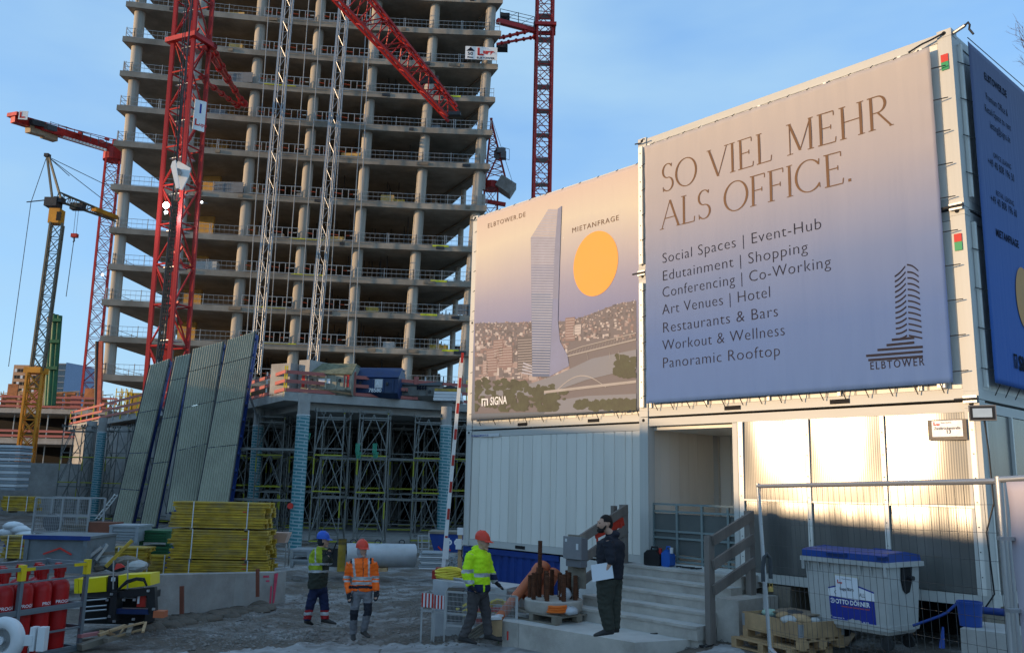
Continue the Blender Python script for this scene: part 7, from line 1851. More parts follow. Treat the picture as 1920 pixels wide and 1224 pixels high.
# ---- orange drain pipes
def kg(label, pts, r):
    T = thing('drain_pipe', label, 'drain pipe', pts[0], 0, 'orange drain pipes beside the rod base')
    d = (pts[1] - pts[0]); part('tube', MB().lathe(pts[0], [(r * .9, .02), (r, 0), (r, d.length - .14), (r * 1.16, d.length - .12), (r * 1.16, d.length), (r * 1.0, d.length), (r * 1.0, d.length - .1)], 22, ax=d), orangep, T, world=True, smooth=.6); return T
kg('long orange drain pipe leaning up from the ground to the left', [at(925, 1172, 15.2), at(1012, 1062, 16.0)], .085)
kg('orange drain pipe leaning behind the rusty rods', [at(985, 1120, 15.9), at(1022, 1058, 16.3)], .10)
kg('short orange drain pipe right of the two long ones', [at(1012, 1130, 15.9), at(1042, 1070, 16.2)], .095)
kg('small orange drain pipe between the larger ones', [at(1000, 1120, 16.1), at(1030, 1068, 16.4)], .06)
# ---- blocks, barricade, wire cage left of the slab
cbk = thing('concrete_barrier', 'pale concrete block with yellow hose on top beside the blue container', 'concrete block', at(812, 1135, 16.8))
a, b2 = at(812, 1086, 16.8), at(950, 1103, 16.0); part('block', MB().prism([V(a.x, a.y, -.35), V(b2.x, b2.y, -.35), b2, a], (.35, .7, 0)), M('pale_block', (.42, .43, .44), .85, dirt=.3, dcol=(.2, .2, .2), bump=.4), cbk, world=True)
hs = MB(); hc = at(842, 1082, 17.0)
for k in range(6): hs.pipe([hc + V(.24 * cos(j * .5) * (1 + .1 * sin(k * 2)), .16 * sin(j * .5), .03 * k + .02 * sin(j + k)) for j in range(14)], .022, 5)
solo('yellow_hose', hs, yelhose, 'coiled yellow hose lying on the pale concrete block', 'hose', smooth=1)
tt = thing('pipe_offcut', 'short bright metal tubes on the pale concrete block', 'tube', at(870, 1086, 16.8)); 
for i in range(3): rod('tube', at(846 + i * 3, 1083 + i * 3, 16.9), at(878, 1088 + i * 3, 16.6), .025, steel, tt, n=10)
gd = thing('guide_post', 'short orange and white guide post by the wooden stake', 'post', at(857, 1092, 17.3)); a = at(856, 1083, 17.3); part('orange_top', MB().box(a + UZ * .14, (.08, .05, .12)), orangep, gd, world=True); part('white_base', MB().box(a + UZ * -.0, (.08, .05, .155)), whitep, gd, world=True)
for k, (x0, x1, y0, y1) in enumerate([(790, 812, 1112, 1138), (814, 835, 1116, 1141)]):
    p, q = at(x0, y1 - 1, 16.2 - k * .1), at(x1, y1 + 1, 16.1 - k * .1); h = at(x0, y0, 16.2).z - at(x0, y1, 16.2).z; d = q - p
    T = thing('barricade_board', ('left' if k == 0 else 'right') + ' red and white striped barricade board on a low stand', 'barricade', p, 0, 'red and white barricade boards')
    for i in range(7): part('red_stripe' if i % 2 == 0 else 'white_stripe', MB().prism([p + d * (i / 7) , p + d * ((i + 1) / 7), p + d * ((i + 1) / 7) + UZ * h, p + d * (i / 7) + UZ * h], (0, .025, 0)), redbox if i % 2 == 0 else whitep, T, world=True)
    for e in (p + d * .04, p + d * .96): ft = V(e.x, e.y + .03, gzz(e.x, e.y)); rod('leg', ft - UZ * .05, e + V(0, .03, h * .3), .016, steel, T, square=True)
    rod('foot_rail', p - UZ * .06 + V(0, .02, 0), q - UZ * .06 + V(0, .02, 0), .02, steel, T, square=True)
wc = thing('wire_cage', 'wire mesh box with yellow tubes standing in front of the pale block', 'cage', at(838, 1178, 15.6))
c0_, c1_ = at(834, 1178, 15.7), at(968, 1182, 15.2); zt = at(834, 1108, 15.7).z; zb_ = c0_.z; dx = (c1_ - c0_); dx.z = 0
for u in (0, 1):
    for v in (0, .75): q = c0_ + dx * u + V(.1 * v, v, 0); rod('post', V(q.x, q.y, zb_), V(q.x, q.y, zt), .022, steel, wc, square=True)
for v in (0, .75):
    for z in (zb_ + .06, (zb_ + zt) / 2 - .05, zt): q = c0_ + V(.1 * v, v, 0); rod('rail', V(q.x, q.y, z), V(q.x + dx.x, q.y + dx.y, z), .016, steel, wc, square=True)
mb = MB()
for i in range(54): q = c0_ + dx * (i / 53); mb.bar((q.x, q.y, zb_), (q.x, q.y, zt), .006)
for i in range(8): z = zb_ + (zt - zb_) * i / 8; mb.bar((c0_.x, c0_.y, z), (c0_.x + dx.x, c0_.y + dx.y, z), .006)
part('wire_mesh', mb, steel, wc, world=True)['kind'] = 'stuff'
yt = MB(); ry = random.Random(4)
for i in range(9): q = at(ry.uniform(850, 880), ry.uniform(1140, 1160), 15.9); yt.pipe([q, q + V(.25, .1, .12), q + V(.5, 0, -.05 + ry.uniform(-.1, .1)), q + V(.45, -.1, -.3)], .018, 5)
solo('yellow_tubing', yt, yelhose, 'loose yellow tubes inside the wire mesh box', 'tubing', smooth=1)
yc = MB(); q = at(934, 1150, 15.75)
for k in range(4): yc.pipe([q + V((.22 - .02 * k) * cos(j * .42), .05 * k * .4, (.24 - .02 * k) * sin(j * .42)) for j in range(16)], .022, 5)
solo('yellow_hose', yc, yelhose, 'yellow hose ring standing in the right half of the wire box', 'hose', smooth=1)
part_ = thing('black_crate', 'black plastic crate at the left end of the wire box', 'crate', at(838, 1165, 15.9)); part('crate', MB().bb(0, .26, 0, .4, .0, .52), black, part_); part('rim', MB().bb(-.02, .28, -.02, .42, .5, .54), black, part_)
rwb = thing('barrier_foot', 'red and white folded barrier boards lying in the wire box', 'barrier', at(895, 1168, 15.5)); 
for i in range(3): part('board', MB().box(V(.25, .05 * i, .04 + .09 * i), (.55, .03, .075)), redbox if i != 1 else whitep, rwb)
wbx = thing('wooden_box', 'small orange brown wooden box of rubbish left of the slab', 'box', at(914, 1192, 14.9)); part('box', MB().bb(0, .24, 0, .35, 0, .25), woodn, wbx); part('rubbish', MB().box((.1, .1, .28), (.2, .2, .04), .4).box((.18, .2, .3), (.12, .1, .03), .9), whitep, wbx)
pbx = MB(); 
for i in range(4): pbx.bar(at(872 + i * 6, 1190 + i * 2, 15), at(905 + i * 4, 1168 + i * 3, 15.1), .05, .03)
tag(part('scrap_lengths', pbx, woodg), 'dark lengths of scrap lying in front of the wire box', 'scrap', kind='stuff')
# ---- gas bottle cage
gc = thing('bottle_cage', 'galvanised steel cage holding the red gas bottles at bottom left', 'cage', V(0, 0, 0))
g0 = at(24, 1219, 14.4); g1 = at(148, 1208, 15.6); zb_ = -.36; 
ux = (g1 - g0); ux.z = 0; Lg = ux.length; ux.normalize(); uy = V(-ux.y, ux.x, 0); rzg = atan2(ux.y, ux.x)
gc.location = V(g0.x, g0.y, zb_); gc.rotation_euler = (0, 0, rzg)
GH = 1.52; steelb = M('cage_blue_grey', (.20, .24, .27), .5, .5, dirt=.3)
for x in (0, Lg):
    for y in (0, .95): rod('post', V(x, y, .08), V(x, y, GH), .032, steelb, gc, square=True, world=False)
for y in (0, .95):
    for z, h in ((GH - .04, .03), (1.27, .012), (.80, .045), (.42, .015), (.08, .05)): rod('rail', V(-1.5, y, z), V(Lg, y, z), .018, steelb, gc, square=True, world=False, h=h) if z < 2 else None
for z in (GH - .04, .8, .42, .08): rod('rail', V(Lg, 0, z), V(Lg, .95, z), .018, steelb, gc, square=True, world=False, h=.03)
for x in (0, Lg): part('yellow_corner', MB().bb(x - .045, x + .045, -.045, .045, GH - .22, GH + .03), yelpaint, gc)
part('yellow_corner', MB().bb(Lg - .3, Lg - .04, -.03, .02, GH - .07, GH - .02), yelpaint, gc); part('yellow_corner', MB().bb(.04, .22, -.03, .02, GH - .07, GH - .02), yelpaint, gc)
part('floor_grate', MB().bb(-1.5, Lg, 0, .95, .02, .06), steelb, gc)
gprof = [(.001, 0), (.13, 0), (.15, .03), (.155, .06), (.155, 1.02), (.15, 1.08), (.125, 1.14), (.07, 1.18), (.045, 1.19), (.045, 1.21), (.055, 1.21), (.06, 1.40), (.055, 1.42), (.001, 1.42)]
gm_ = MB().lathe((0, 0, 0), gprof, 28).mesh('bottle_body', gasred, smooth=.6)
nb_ = 0
words = {0: 'PROGAS', 1: 'PROGAS', 2: 'PROGAS'}
for r_ in range(3):
    for i in range(-3, 3):
        x = .19 + .355 * i + (.17 if r_ == 1 else 0) + .04; y = .20 + r_ * .28
        if x > Lg - .14: continue
        nb_ += 1
        nth_ = ('first', 'second', 'third', 'fourth', 'fifth', 'sixth')[i + 3]; lb = {(0, 0): 'front red gas bottle just right of the left yellow corner post', (0, 1): 'front red gas bottle in the middle of the bay', (0, 2): 'front red gas bottle beside the right cage post', (0, -1): 'front red gas bottle left of the yellow corner post'}.get((r_, i), 'red gas bottle in the %s row, %s from the left' % (('front', 'second', 'back')[r_], nth_))
        T = thing('gas_bottle', lb, 'gas bottle', wm(gc) @ V(x, y, .06), rzg + (.0, .35, -.1)[i % 3], 'red gas bottles in the cage')
        o = bpy.data.objects.new('bottle_body', gm_); link(o, T); part('collar_ring', MB().tube((0, 0, 1.30), (0, 0, 1.38), .075, 16, cap=False), gasred, T)
        if r_ == 0:
            tx = MB(); vs_, fs_ = text_geo('PROGAS', .072, .0012, 1.0, 'CENTER'); R0 = .1565
            tx.add([V(R0 * sin(v.x / R0), -R0 * cos(v.x / R0), .80 + v.y) for v in vs_], fs_)
            for k in range(10): a = .95 + k * .05
            tx.add([V(R0 * sin(a_), -R0 * cos(a_), .79 + .045 + .045 * sin(b_)) for a_, b_ in [(1.0 + .14 * cos(t_), t_) for t_ in [-1.2, -.6, 0, .6, 1.2]] + [(1.0 + .07 * cos(t_), t_) for t_ in [1.0, 0, -1.0]]], [tuple(range(8))])
            part('white_lettering', tx, inkwhite, T)['kind'] = 'stuff'
# fan in front of the cage
fn = thing('round_fan', 'round white site fan with grille at the bottom left corner', 'fan', at(8, 1236, 13.4)); fc = at(7, 1199, 13.4) - wm(fn).translation
part('ring', MB().lathe(fc, [(.16, -.05), (.22, -.09), (.31, -.06), (.335, 0), (.31, .08), (.2, .10), (.19, .05)], 40, ax=(.25, 1, 0)), whitep, fn, smooth=1)
gl = MB(); ax_ = V(.25, 1, 0).normalized(); rx_ = ax_.cross(UZ).normalized()
for r_ in (.06, .09, .12, .15, .18, .205): gl.pipe([fc - ax_ * .06 + rx_ * (r_ * cos(k * .35)) + UZ * (r_ * sin(k * .35)) for k in range(19)], .004, 4)
for k in range(16): a = k * pi / 8; gl.bar(fc - ax_ * .06, fc - ax_ * .06 + rx_ * (.21 * cos(a)) + UZ * (.21 * sin(a)), .006)
part('grille', gl, steel, fn)['kind'] = 'stuff'; part('hub', MB().tube(fc - ax_ * .08, fc - ax_ * .04, .06, 20), whitep, fn); part('motor_back', MB().tube(fc, fc + ax_ * .2, .2, 20), greyp, fn)
for i, x in enumerate((.42, .55)): part('junction_box', MB().box(fc + V(x, .05, .02 - .0 * i), (.11 if i else .08, .12, .34)), whitep, fn)
part('bracket', MB().bar(fc + V(.28, 0, 0), fc + V(.42, .03, 0), .1, .14), whitep, fn); part('stand', MB().bar(fc + V(.0, .05, -.3), fc + V(0, .05, -.42), .3, .08).bar(fc + V(.38, 0, -.1), fc + V(.42, 0, -.45), .02), steel, fn)
# ---- yellow and black machine attachment
ya = thing('machine_attachment', 'yellow and black hydraulic machine attachment behind the gas bottles', 'machine part', at(205, 1178, 17))
YA = 17
def bx(name, x0, x1, y0, y1, mat, dy=0, th=.4, Yv=YA):
    a, b2 = at(x0, y1, Yv + dy), at(x1, y0, Yv + dy); return part(name, MB().bb(a.x, b2.x, a.y, a.y + th, a.z, b2.z), mat, ya, world=True)
ydeep = M('bright_yellow_paint', (.75, .60, .01), .35, var=.06, dirt=.1, dcol=(.4, .3, .03))
a, b2, c_, d_ = at(148, 1112, YA), at(199, 1108, YA), at(199, 1081, YA), at(148, 1086, YA)
part('yellow_housing', MB().prism([a, b2, c_, d_], (0, .45, 0)), ydeep, ya, world=True)
part('yellow_housing', MB().prism([at(222, 1104, YA), at(282, 1097, YA), at(282, 1075, YA), at(222, 1078, YA)], (0, .45, 0)), ydeep, ya, world=True)
part('yellow_end', MB().prism([at(139, 1112, YA), at(147, 1112, YA), at(147, 1083, YA), at(139, 1085, YA)], (0, .3, 0)), ydeep, ya, world=True)
bx('black_middle', 200, 221, 1079, 1108, black); bx('black_beam', 150, 288, 1108, 1118, darksteel, .05, .35)
part('beam_cap', MB().prism([at(222, 1108, YA - .05), at(290, 1100, YA - .05), at(292, 1150, YA - .05), at(278, 1150, YA - .05), at(276, 1116, YA - .05), at(222, 1120, YA - .05)], (0, .12, 0)), black, ya, world=True)
bx('side_plate', 202, 220, 1108, 1165, black, -.1, .3); bx('lower_beam', 218, 280, 1142, 1150, M('navy_paint', (.015, .03, .09), .4), -.05, .2); bx('lower_body', 152, 275, 1122, 1168, dark, .4, .5)
bx('red_plate', 256, 274, 1112, 1137, redbox, .02, .05); bx('white_tag', 257, 262, 1116, 1131, whitep, -.0, .02); bx('white_tag', 208, 216, 1082, 1089, whitep, -.03, .02)
for y in (1124, 1136, 1144, 1160): rod('rod', at(152, y + 2, YA - .05), at(200, y - 2, YA - .05), .016, steel, ya)
for k in range(2): part('hose', MB().pipe([at(222, 1104, YA - .15), at(238, 1092 - k * 4, YA - .25), at(256, 1086 - k * 3, YA - .25), at(270, 1088 - k * 4, YA - .2), at(275, 1097, YA - .1)], .02, 6), black, ya, world=True)
for x, y in ((209, 1113), (201, 1124), (205, 1155), (214, 1164), (232, 1124), (252, 1124), (278, 1107), (288, 1141), (250, 1160)): part('bolt', MB().box(at(x, y, YA - .13), (.05, .03, .04)), steel, ya, world=True)
for x in (212, 239): rod('upright', at(x, 1104, YA - .12), at(x + 1, 1050, YA - .1), .014, steel, ya)
part('orange_cap', MB().box(at(301, 1150, YA), (.2, .2, .12)), orangep, ya, world=True)
bp_ = thing('broken_pallet', 'broken pallet with split boards below the machine attachment', 'pallet', at(150, 1210, 15.4))
for i, (xa, ya_, xb, yb, w_, mm) in enumerate([(149, 1213, 198, 1197, .10, woodg), (149, 1192, 185, 1186, .055, M('pink_board', (.4, .16, .16), .8)), (185, 1190, 235, 1172, .045, woodn), (198, 1200, 238, 1188, .07, woodg), (205, 1182, 270, 1166, .03, woodn), (205, 1196, 270, 1178, .03, woodn), (240, 1188, 246, 1170, .05, woodg), (268, 1184, 273, 1166, .03, woodn), (220, 1194, 236, 1172, .02, woodn), (150, 1200, 200, 1193, .04, woodg), (190, 1183, 212, 1190, .05, woodn)]):
    part('board', MB().bar(at(xa, ya_, 15.5 + i * .04), at(xb, yb, 15.9 + i * .04), w_ * 1.6, w_), mm, bp_, world=True)
# ---- waste bin
bl = at(1512, 1187, 12.7); bl.z = .60
BN = thing('waste_bin', 'grey four wheeled waste bin with blue lid and torn sticker', 'waste bin', V(bl.x, bl.y, .60), RZ - .10)
W0, W1, D0, D1, Hb, zb0 = 1.18, 1.28, .70, .82, 1.10, .20
def ringb(z, w, d, ox=0, oy=0): return [V(W1 / 2 - w / 2, (D1 - d) / 2, z), V(W1 / 2 + w / 2, (D1 - d) / 2, z), V(W1 / 2 + w / 2, (D1 + d) / 2, z), V(W1 / 2 - w / 2, (D1 + d) / 2, z)]
mb = MB(); mb.loft([ringb(zb0, W0 * .93, D0 * .9), ringb(zb0 + .06, W0, D0), ringb(Hb, W1 * .985, D1 * .96)]); part('body', mb, greyp, BN)
part('base_ridge', MB().loft([ringb(zb0 + .05, W0 + .02, D0 + .02), ringb(zb0 + .12, W0 + .045, D0 + .04)]), greyp, BN)
part('rim', MB().loft([ringb(Hb - .03, W1 + .02, D1 + .02), ringb(Hb - .025, W1 + .07, D1 + .07), ringb(Hb + .035, W1 + .07, D1 + .07), ringb(Hb + .04, W1 + .02, D1 + .02)]), greyp, BN)
for i in range(8): x = .08 + (W1 - .16) * i / 7; part('rib', MB().prism([(x - .012, -.02, Hb - .03), (x - .012, .02, Hb - .16), (x - .012, .03, Hb - .03)], (.024, 0, 0)), greyp, BN)
lid_ = part('lid', MB().prism([(0, -.03, Hb + .04), (0, -.03, Hb + .125), (0, .06, Hb + .15), (0, D1 * .55, Hb + .17), (0, D1 + .0, Hb + .12), (0, D1 + .02, Hb + .04)], (W1 - .0, 0, 0)), bluep, BN)
for x in (.42, 1.18): part('lid_recess', MB().bb(x - .02, x + (.30 if x < 1 else .14), -.042, -.031, Hb + .065, Hb + .12), M('recess_blue_%d' % int(x * 100), (.008, .03, .12), .5), lid_); part('lid_handle', MB().bb(x, x + (.26 if x < 1 else .1), -.055, -.043, Hb + .105, Hb + .12), bluep, lid_)
part('lid_ridge', MB().prism([(.04, .02, Hb + .14), (.04, D1 * .55, Hb + .18), (.04, D1 * .9, Hb + .145)], (.03, 0, 0)), bluep, BN); part('lid_tab', MB().bb(.6, .85, D1 * .98, D1 + .04, Hb + .12, Hb + .16), bluep, BN)
for x in (.0, W1 - .03): part('hang_bracket', MB().bb(x - .0, x + .03, -.05, -.02, Hb - .14, Hb - .02), greyp, BN)
# side trunnion opening, on the right face
mb = MB(); q = [V(W1 + .005 - .002 * abs(k), 0, 0) for k in range(2)]
sidex = lambda z: W1 / 2 + (W0 + (W1 * .985 - W0) * (z - zb0 - .06) / (Hb - zb0 - .06)) / 2 + .006
pts = [(.33, Hb - .03), (.33, Hb - .2), (.38, Hb - .33), (.45, Hb - .38), (.53, Hb - .36), (.58, Hb - .25), (.60, Hb - .03)]
mb.prism([V(sidex(z), y, z) for y, z in pts], (.012, 0, 0)); part('side_recess', mb, dark, BN)
part('trunnion', MB().tube((sidex(Hb - .17), .48, Hb - .17), (sidex(Hb - .17) + .10, .48, Hb - .17), .03, 14), black, BN)
for x, y in ((.16, .14), (W1 - .16, .14), (.16, D1 - .16), (W1 - .16, D1 - .16)):
    fk_ = part('castor_fork', MB().box((x + .03, y, .16), (.07, .06, .12)), darksteel, BN); part('castor_wheel', MB().tube((x + .02, y - .025, .085), (x + .02, y + .025, .085), .085, 18), rubber, fk_)
# sticker laid on the front face
fz = lambda z: (D1 - (D0 + (D1 * .96 - D0) * (z - zb0 - .06) / (Hb - zb0 - .06))) / 2
def onf(x, z, o=.004): return V(x, fz(z) - o, z)
X0_, X1_ = .37, 1.03
def polyf(mb, pts, o): mb.add([onf(x, z, o) for x, z in pts], [tuple(range(len(pts)))])
mb = MB(); polyf(mb, [(X0_ - .01, .62), (X0_ - .01, .72), (.70, .81), (X1_ + .02, .72), (X1_ + .02, .62)], .003); part('sticker_white', mb, inkwhite, BN)
mb = MB(); polyf(mb, [(X0_ - .01, .74 - .002), (.70, .832), (X1_ + .02, .74), (X1_ + .02, .72), (.70, .81), (X0_ - .01, .72)], .0034); part('sticker_outline', mb, inkblue, BN)
mb = MB(); polyf(mb, [(X0_, .30), (X0_ - .005, .62), (X1_ + .015, .62), (X1_ + .02, .27)], .004); part('sticker_blue', mb, inkblue, BN)
uf = V(0, (fz(.6) - fz(.4)) / .2, 1)
tx = MB(); put_text(tx, 'OTTO DÖRNER', onf(X0_ + .09, .535, .0075), V(1, 0, 0), uf, .083, .0028, .96, width=.52); put_text(tx, 'www.doerner.de', onf(X0_ + .03, .335, .0075), V(1, 0, 0), uf, .028, .0002, width=.18)
n = 20
for k in range(n):
    a0, a1 = 2 * pi * k / n, 2 * pi * (k + 1) / n
    if -.5 < (a0 - pi) < .2: continue
    c = (X0_ + .045, .565); tx.add([onf(c[0] + .035 * cos(a0), c[1] + .035 * sin(a0), .0075), onf(c[0] + .035 * cos(a1), c[1] + .035 * sin(a1), .0075), onf(c[0] + .025 * cos(a1), c[1] + .025 * sin(a1), .0075), onf(c[0] + .025 * cos(a0), c[1] + .025 * sin(a0), .0075)], [(0, 1, 2, 3)])
put_text(tx, 'D', onf(X0_ + .035, .553, .0075), V(1, 0, 0), uf, .034, .002)
tears = [(.62, .330), (.68, .345), (.70, .36), (.74, .345), (.80, .352), (.84, .335), (.83, .31), (.76, .315), (.70, .31), (.66, .318)]
mb = MB(); polyf(mb, tears, .0078); polyf(mb, [(X1_ - .07, .32), (X1_ - .02, .315), (X1_ + .01, .29), (X1_ - .03, .275), (X1_ - .06, .29)], .0078); polyf(mb, [(X0_ - .004, .37), (X0_ + .03, .365), (X0_ - .002, .34)], .0078); part('torn_patch', mb, greyp, BN)
put_text(tx, '04 303', onf(.86, .318, .0075), V(1, 0, 0), uf, .03, .0005)
part('white_lettering', tx, inkwhite, BN)['kind'] = 'stuff'
tx = MB(); put_text(tx, "- wenn's um Entsorgung geht!", onf(X0_ + .17, .495, .0075), V(1, 0, 0), uf, .032, .0006, width=.43); part('red_lettering', tx, M('print_orange_red', (.65, .12, .03), .6, bump=0), BN)['kind'] = 'stuff'
tx = MB(); put_text(tx, 'G', onf(X0_ + .08, .655, .005), V(1, 0, 0), uf, .075, 0); put_text(tx, 'ALL', onf(.83, .655, .005), V(1, 0, 0), uf, .075, 0, width=.09); part('dark_lettering', tx, inkdark, BN)['kind'] = 'stuff'
lp_ = thing('paper_note', 'white paper note with red logo taped on the waste bin', 'paper', (wm(BN) @ onf(.49, .62, .012)), RZ - .10)
U2 = V(0, uf.y, 1).normalized()
def pn(x, z, o=0): return V(x, U2.y * z - o, z)
part('sheet', MB().prism([pn(0, 0), pn(.34, -.01), pn(.34, .28), pn(0, .29)], (0, -.004, 0)), paper, lp_); part('tape', MB().prism([pn(-.02, .27, .001), pn(.36, .26, .001), pn(.36, .30, .001), pn(-.02, .31, .001)], (0, -.002, 0)), M('tape', (.5, .47, .38), .3), lp_)
tx = MB(); put_text(tx, 'Lupp Büro', pn(.06, .10, .008), V(1, 0, 0), U2, .058, .0006, width=.21); put_text(tx, 'Neubau Hamburg', pn(.1, .245, .008), V(1, 0, 0), U2, .02, .0002); part('lettering', tx, inkdark, lp_)['kind'] = 'stuff'
tx = MB(); put_text(tx, 'L', pn(.03, .19, .008), V(1, 0, 0), U2, .06, .004); put_text(tx, 'upp', pn(.06, .19, .008), V(1, 0, 0), U2, .03, .002); part('red_logo', tx, inkred, lp_)['kind'] = 'stuff'
# cardboard and rubbish below
cb_ = solo('cardboard', MB().prism([foot(1470, 1222) + UZ * .05, foot(1590, 1216) + UZ * .04, foot(1606, 1196) + UZ * .06, foot(1575, 1188) + UZ * .05, foot(1500, 1200) + UZ * .04], (0, 0, .012)), M('cardboard', (.34, .23, .14), .85), 'flattened brown cardboard on the ground before the waste bin', 'cardboard')
for i, (x, y) in enumerate([(1520, 1198), (1538, 1196), (1512, 1199)]): mb = MB(); lump(mb, foot(x, y) + UZ * .03, .045, n=8, sq=.5, seed=i); solo('litter', mb, whitep, 'crumpled white can lying on the ground, %s of three by the bin wheel' % ('middle', 'right', 'left')[i], 'litter', 'crumpled cans by the bin', smooth=1.2)
# ---- stacked pallets with wooden collar box
b0 = foot(1380, 1180); b0 = V(3.42, 13.15, .0); b0.z = gzz(b0.x, b0.y) + .01
PR = atan2(-.93, .46)
P1 = thing('pallet', 'lower light wood pallet left of the waste bin', 'pallet', b0 + V(-.10, .05, 0), PR + .05); pallet(P1, 1.15, .8, woodn)
P2 = thing('pallet', 'upper light wood pallet under the wooden collar box', 'pallet', b0 + V(.06, .0, .146), PR); pallet(P2, 1.15, .8, woodn)
P3 = thing('collar_box', 'wooden pallet collar filled with cardboard and rubbish beside the bin', 'wooden box', b0 + V(.06, 0, .293), PR)
for (x0, x1, y0, y1) in ((0, 1.15, 0, .025), (0, 1.15, .775, .8), (0, .025, .027, .773), (1.125, 1.15, .027, .773)): part('side_board', MB().bb(x0, x1, y0, y1, 0, .21), woodn, P3)
for x, y in ((-.004, -.004), (1.10, -.004), (1.10, .75), (-.004, .75)): part('corner_hinge', MB().bb(x, x + .054, y, y + .054, .02, .19), steel, P3)
part('bag', MB().bb(.03, 1.12, .03, .77, .08, .17), tarp, P3)
for i in range(9):
    mb = MB(); lump(mb, V(rc.uniform(.12, 1.0), rc.uniform(.1, .7), .2), rc.uniform(.08, .18), n=8, sq=.5, seed=i + 50); part('rubbish', mb, [tarp, M('pale_green_bag', (.35, .5, .4), .6), woodn, greyp][i % 4] if i != 1 else tarp, P3, smooth=1.2)
part('cardboard_flap', MB().prism([(.1, .3, .22), (.9, .35, .24), (.95, .7, .27), (.2, .75, .25)], (0, 0, .01)), M('cardboard_dark', (.22, .17, .12), .85), P3)
# concrete block with blue bucket
cb0 = V(5.25, 10.35, .55)
CBK = thing('ballast_block', 'square concrete ballast block at the lower right corner', 'concrete block', cb0, RZ + .12); mb = MB(); mb.prism([(0, 0, 0), (.66, 0, 0), (.62, 0, .58), (.0, 0, .58)], (0, .8, 0)); part('block', mb, concrete2, CBK)
bq = onplane(1819, 1150, cb0 + N_ * -.28, N_); bq.z = cb0.z + .582
BK = thing('bucket', 'plain blue plastic bucket standing upside on the concrete block', 'bucket', bq); part('body', MB().lathe((0, 0, 0), [(.001, 0), (.118, 0), (.135, .26), (.142, .262), (.142, .28), (.128, .28), (.12, .02), (.001, .02)], 32), bluep, BK, smooth=.6); part('rim', MB().tube((0, 0, .245), (0, 0, .258), .141, 32, cap=False), bluep, BK)
bs_ = thing('blue_strut', 'blue pipe and flat strap lying behind the concrete block', 'pipe', at(1720, 1160, 11.5)); rod('pipe', at(1838, 1143, 11.3), at(1905, 1150, 10.8), .045, blue, bs_, n=12); part('strap', MB().pipe([at(1712, 1172, 11.6), at(1760, 1155, 11.6), at(1775, 1148, 11.6), at(1800, 1125, 11.6)], .018), blue, bs_, world=True); part('flap', MB().prism([at(1764, 1215, 11), at(1772, 1215, 11), at(1770, 1175, 11.2)], (0, .05, 0)), blue, bs_, world=True)
# ---- construction fence in front
f0t, f0b = at(1421, 906, 9.8), at(1447, 1262, 9.6); f1t, f1b = at(1880, 893, 5.9), at(1925, 1400, 5.8)
FE = thing('construction_fence', 'galvanised wire construction fence panel in front of the waste bin', 'fence', f0b)
rod('post', f0b, f0t, .021, steel, FE, n=12); rod('post', f1b, f1t, .021, steel, FE, n=12)
f1m = f1t + (f1b - f1t) * .0
rod('top_rail', f0t - UZ * .03, f1t - UZ * .03, .021, steel, FE, n=12)
wirem = M('fence_wire', (.07, .072, .075), .5, .6)
mb = MB(); NW = 38
for i in range(1, NW):
    u = i / NW; a, b2 = f0b + (f1b - f0b) * u, f0t + (f1t - f0t) * u; mb.bar(a, b2 - UZ * .03, .0026)
for j in range(1, 9):
    v = j / 9; a, b2 = f0b + (f0t - f0b) * v, f1b + (f1t - f1b) * v
    if j in (3, 6, 8): 
        prev = a
        mb.bar(a, b2, .0026)
    else: mb.bar(a, b2, .0026)
part('wire_mesh', mb, wirem, FE, world=True)['kind'] = 'stuff'
q = f0b + (f0t - f0b) * .13; rod('foot_strut', q, q + (f1b - f0b).normalized() * .35 - UZ * .12, .02, steel, FE)
part('corner_plate', MB().prism([f0t - UZ * .03, f0t - UZ * .2, f0t + (f1t - f0t).normalized() * .09 - UZ * .05], (0, .004, 0)), steel, FE, world=True)
FE2 = thing('construction_fence', 'second fence panel covered with pale sheet at the right edge', 'fence', at(1930, 1400, 5.5))
g0t, g0b = at(1872, 893, 5.75), at(1912, 1400, 5.7); rod('post', g0b, g0t, .024, steel, FE2, n=12); g1t, g1b = at(2100, 880, 5.0), at(2140, 1400, 5.0); rod('post', g1b, g1t, .024, steel, FE2, n=12); rod('top_rail', g0t - UZ * .02, g1t - UZ * .02, .021, steel, FE2, n=12)
mb = MB(); h0, h1 = at(1882, 903, 5.65), at(1925, 1330, 5.6); vs = []
for j in range(21):
    for i in range(15):
        u, v = i / 14, j / 20; b_ = h0 + (h1 - h0) * v; e_ = at(2105, 895, 4.95) + (at(2145, 1330, 4.95) - at(2105, 895, 4.95)) * v
        vs.append(b_ + (e_ - b_) * u + V(0, -.03 + .02 * noise.noise(V(u * 6, v * 4, 2)), 0))
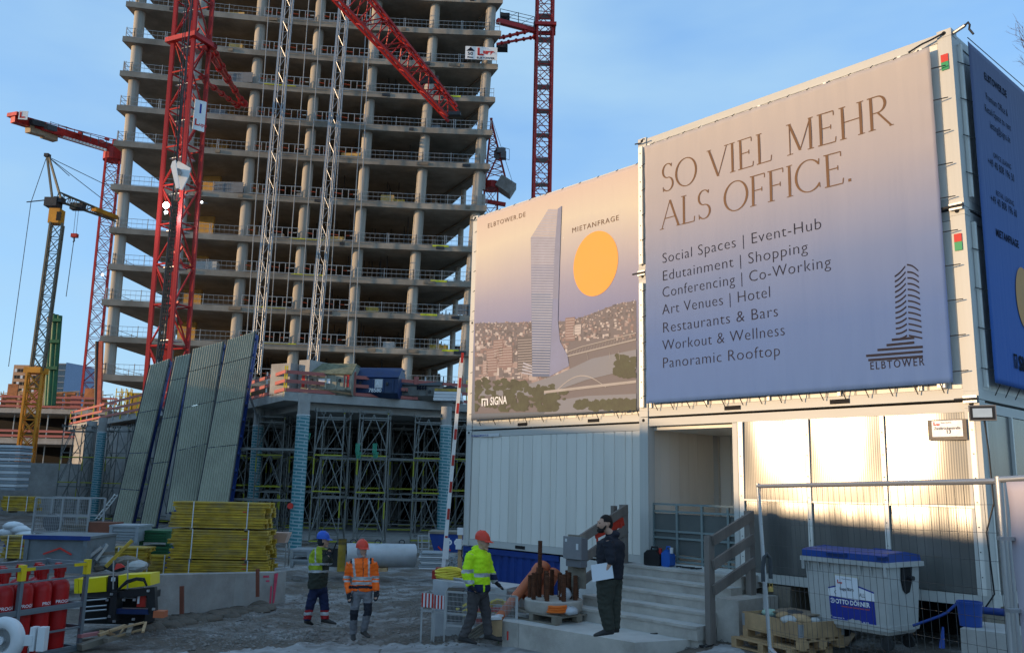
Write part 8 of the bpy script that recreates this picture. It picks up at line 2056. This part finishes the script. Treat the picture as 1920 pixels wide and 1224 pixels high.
mb.add(vs, [(j * 15 + i, j * 15 + i + 1, (j + 1) * 15 + i + 1, (j + 1) * 15 + i) for j in range(20) for i in range(14)]); o = part('pale_sheet', mb, M('pale_lilac_sheet', (.42, .38, .43), .6, var=.08, bump=.2, bscale=4), FE2, world=True, smooth=3); sm = o.modifiers.new('thick', 'SOLIDIFY'); sm.thickness = .004
for y in (1009, 1144): part('clamp', MB().box(at(1884 + (y - 1000) * .12, y, 5.6), (.09, .05, .022)), steel, FE2, world=True)
lk_ = thing('chain_lock', 'black sleeved chain with brass padlock on the left fence post', 'lock', at(1434, 1085, 9.5)); part('sleeve', MB().pipe([at(1431, 1090, 9.6), at(1430, 1065, 9.6), at(1433, 1044, 9.6), at(1438, 1038, 9.6), at(1444, 1046, 9.6), at(1445, 1065, 9.6), at(1445, 1084, 9.6)], .022, 8), tarp, lk_, world=True); part('padlock', MB().box(at(1445, 1104, 9.55), (.05, .025, .05)).pipe([at(1443, 1101, 9.55), at(1443, 1093, 9.55), at(1448, 1093, 9.55), at(1448, 1101, 9.55)], .006), M('brass', (.5, .36, .12), .35, .8), lk_, world=True); part('steel_chain', MB().bar(at(1433, 1090, 9.55), at(1434, 1140, 9.55), .03), steel, lk_, world=True)
# bare twigs of a tree at the right edge
twm = M('bare_bark', (.10, .065, .05), .9)
TRE = thing('bare_tree', 'reddish bare twigs of a tree at the top right edge', 'tree', V(22, 26, .4))
mb = MB(); tr0 = V(22, 26, .4)
top = at(1990, 180, 26); mb.pipe([tr0, tr0 + V(.1, 0, 5), top - V(0, 0, 2), top], [.28, .2, .1, .07], 8); part('trunk', mb, twm, TRE, world=True, smooth=1)
mb = MB(); rt_ = random.Random(5)
def twig(p, d, L, r, dep):
    q = p + d * L; mb.tube(p, q, r, 4, r * .7, cap=False)
    if dep == 0: return
    for k in range(rt_.choice((2, 3, 3))): twig(p + d * L * rt_.uniform(.4, 1), (d + V(rt_.uniform(-.6, .6), rt_.uniform(-.5, .5), rt_.uniform(-.25, .5))).normalized(), L * rt_.uniform(.55, .8), r * .62, dep - 1)
for k in range(7):
    tgt = at(rt_.uniform(1900, 1990), rt_.uniform(40, 160), 26); d = (tgt - top); twig(top - V(0, 0, rt_.uniform(0, 1)), d.normalized(), d.length * .55, .03, 5)
part('twigs', mb, twm, TRE, world=True)['kind'] = 'stuff'
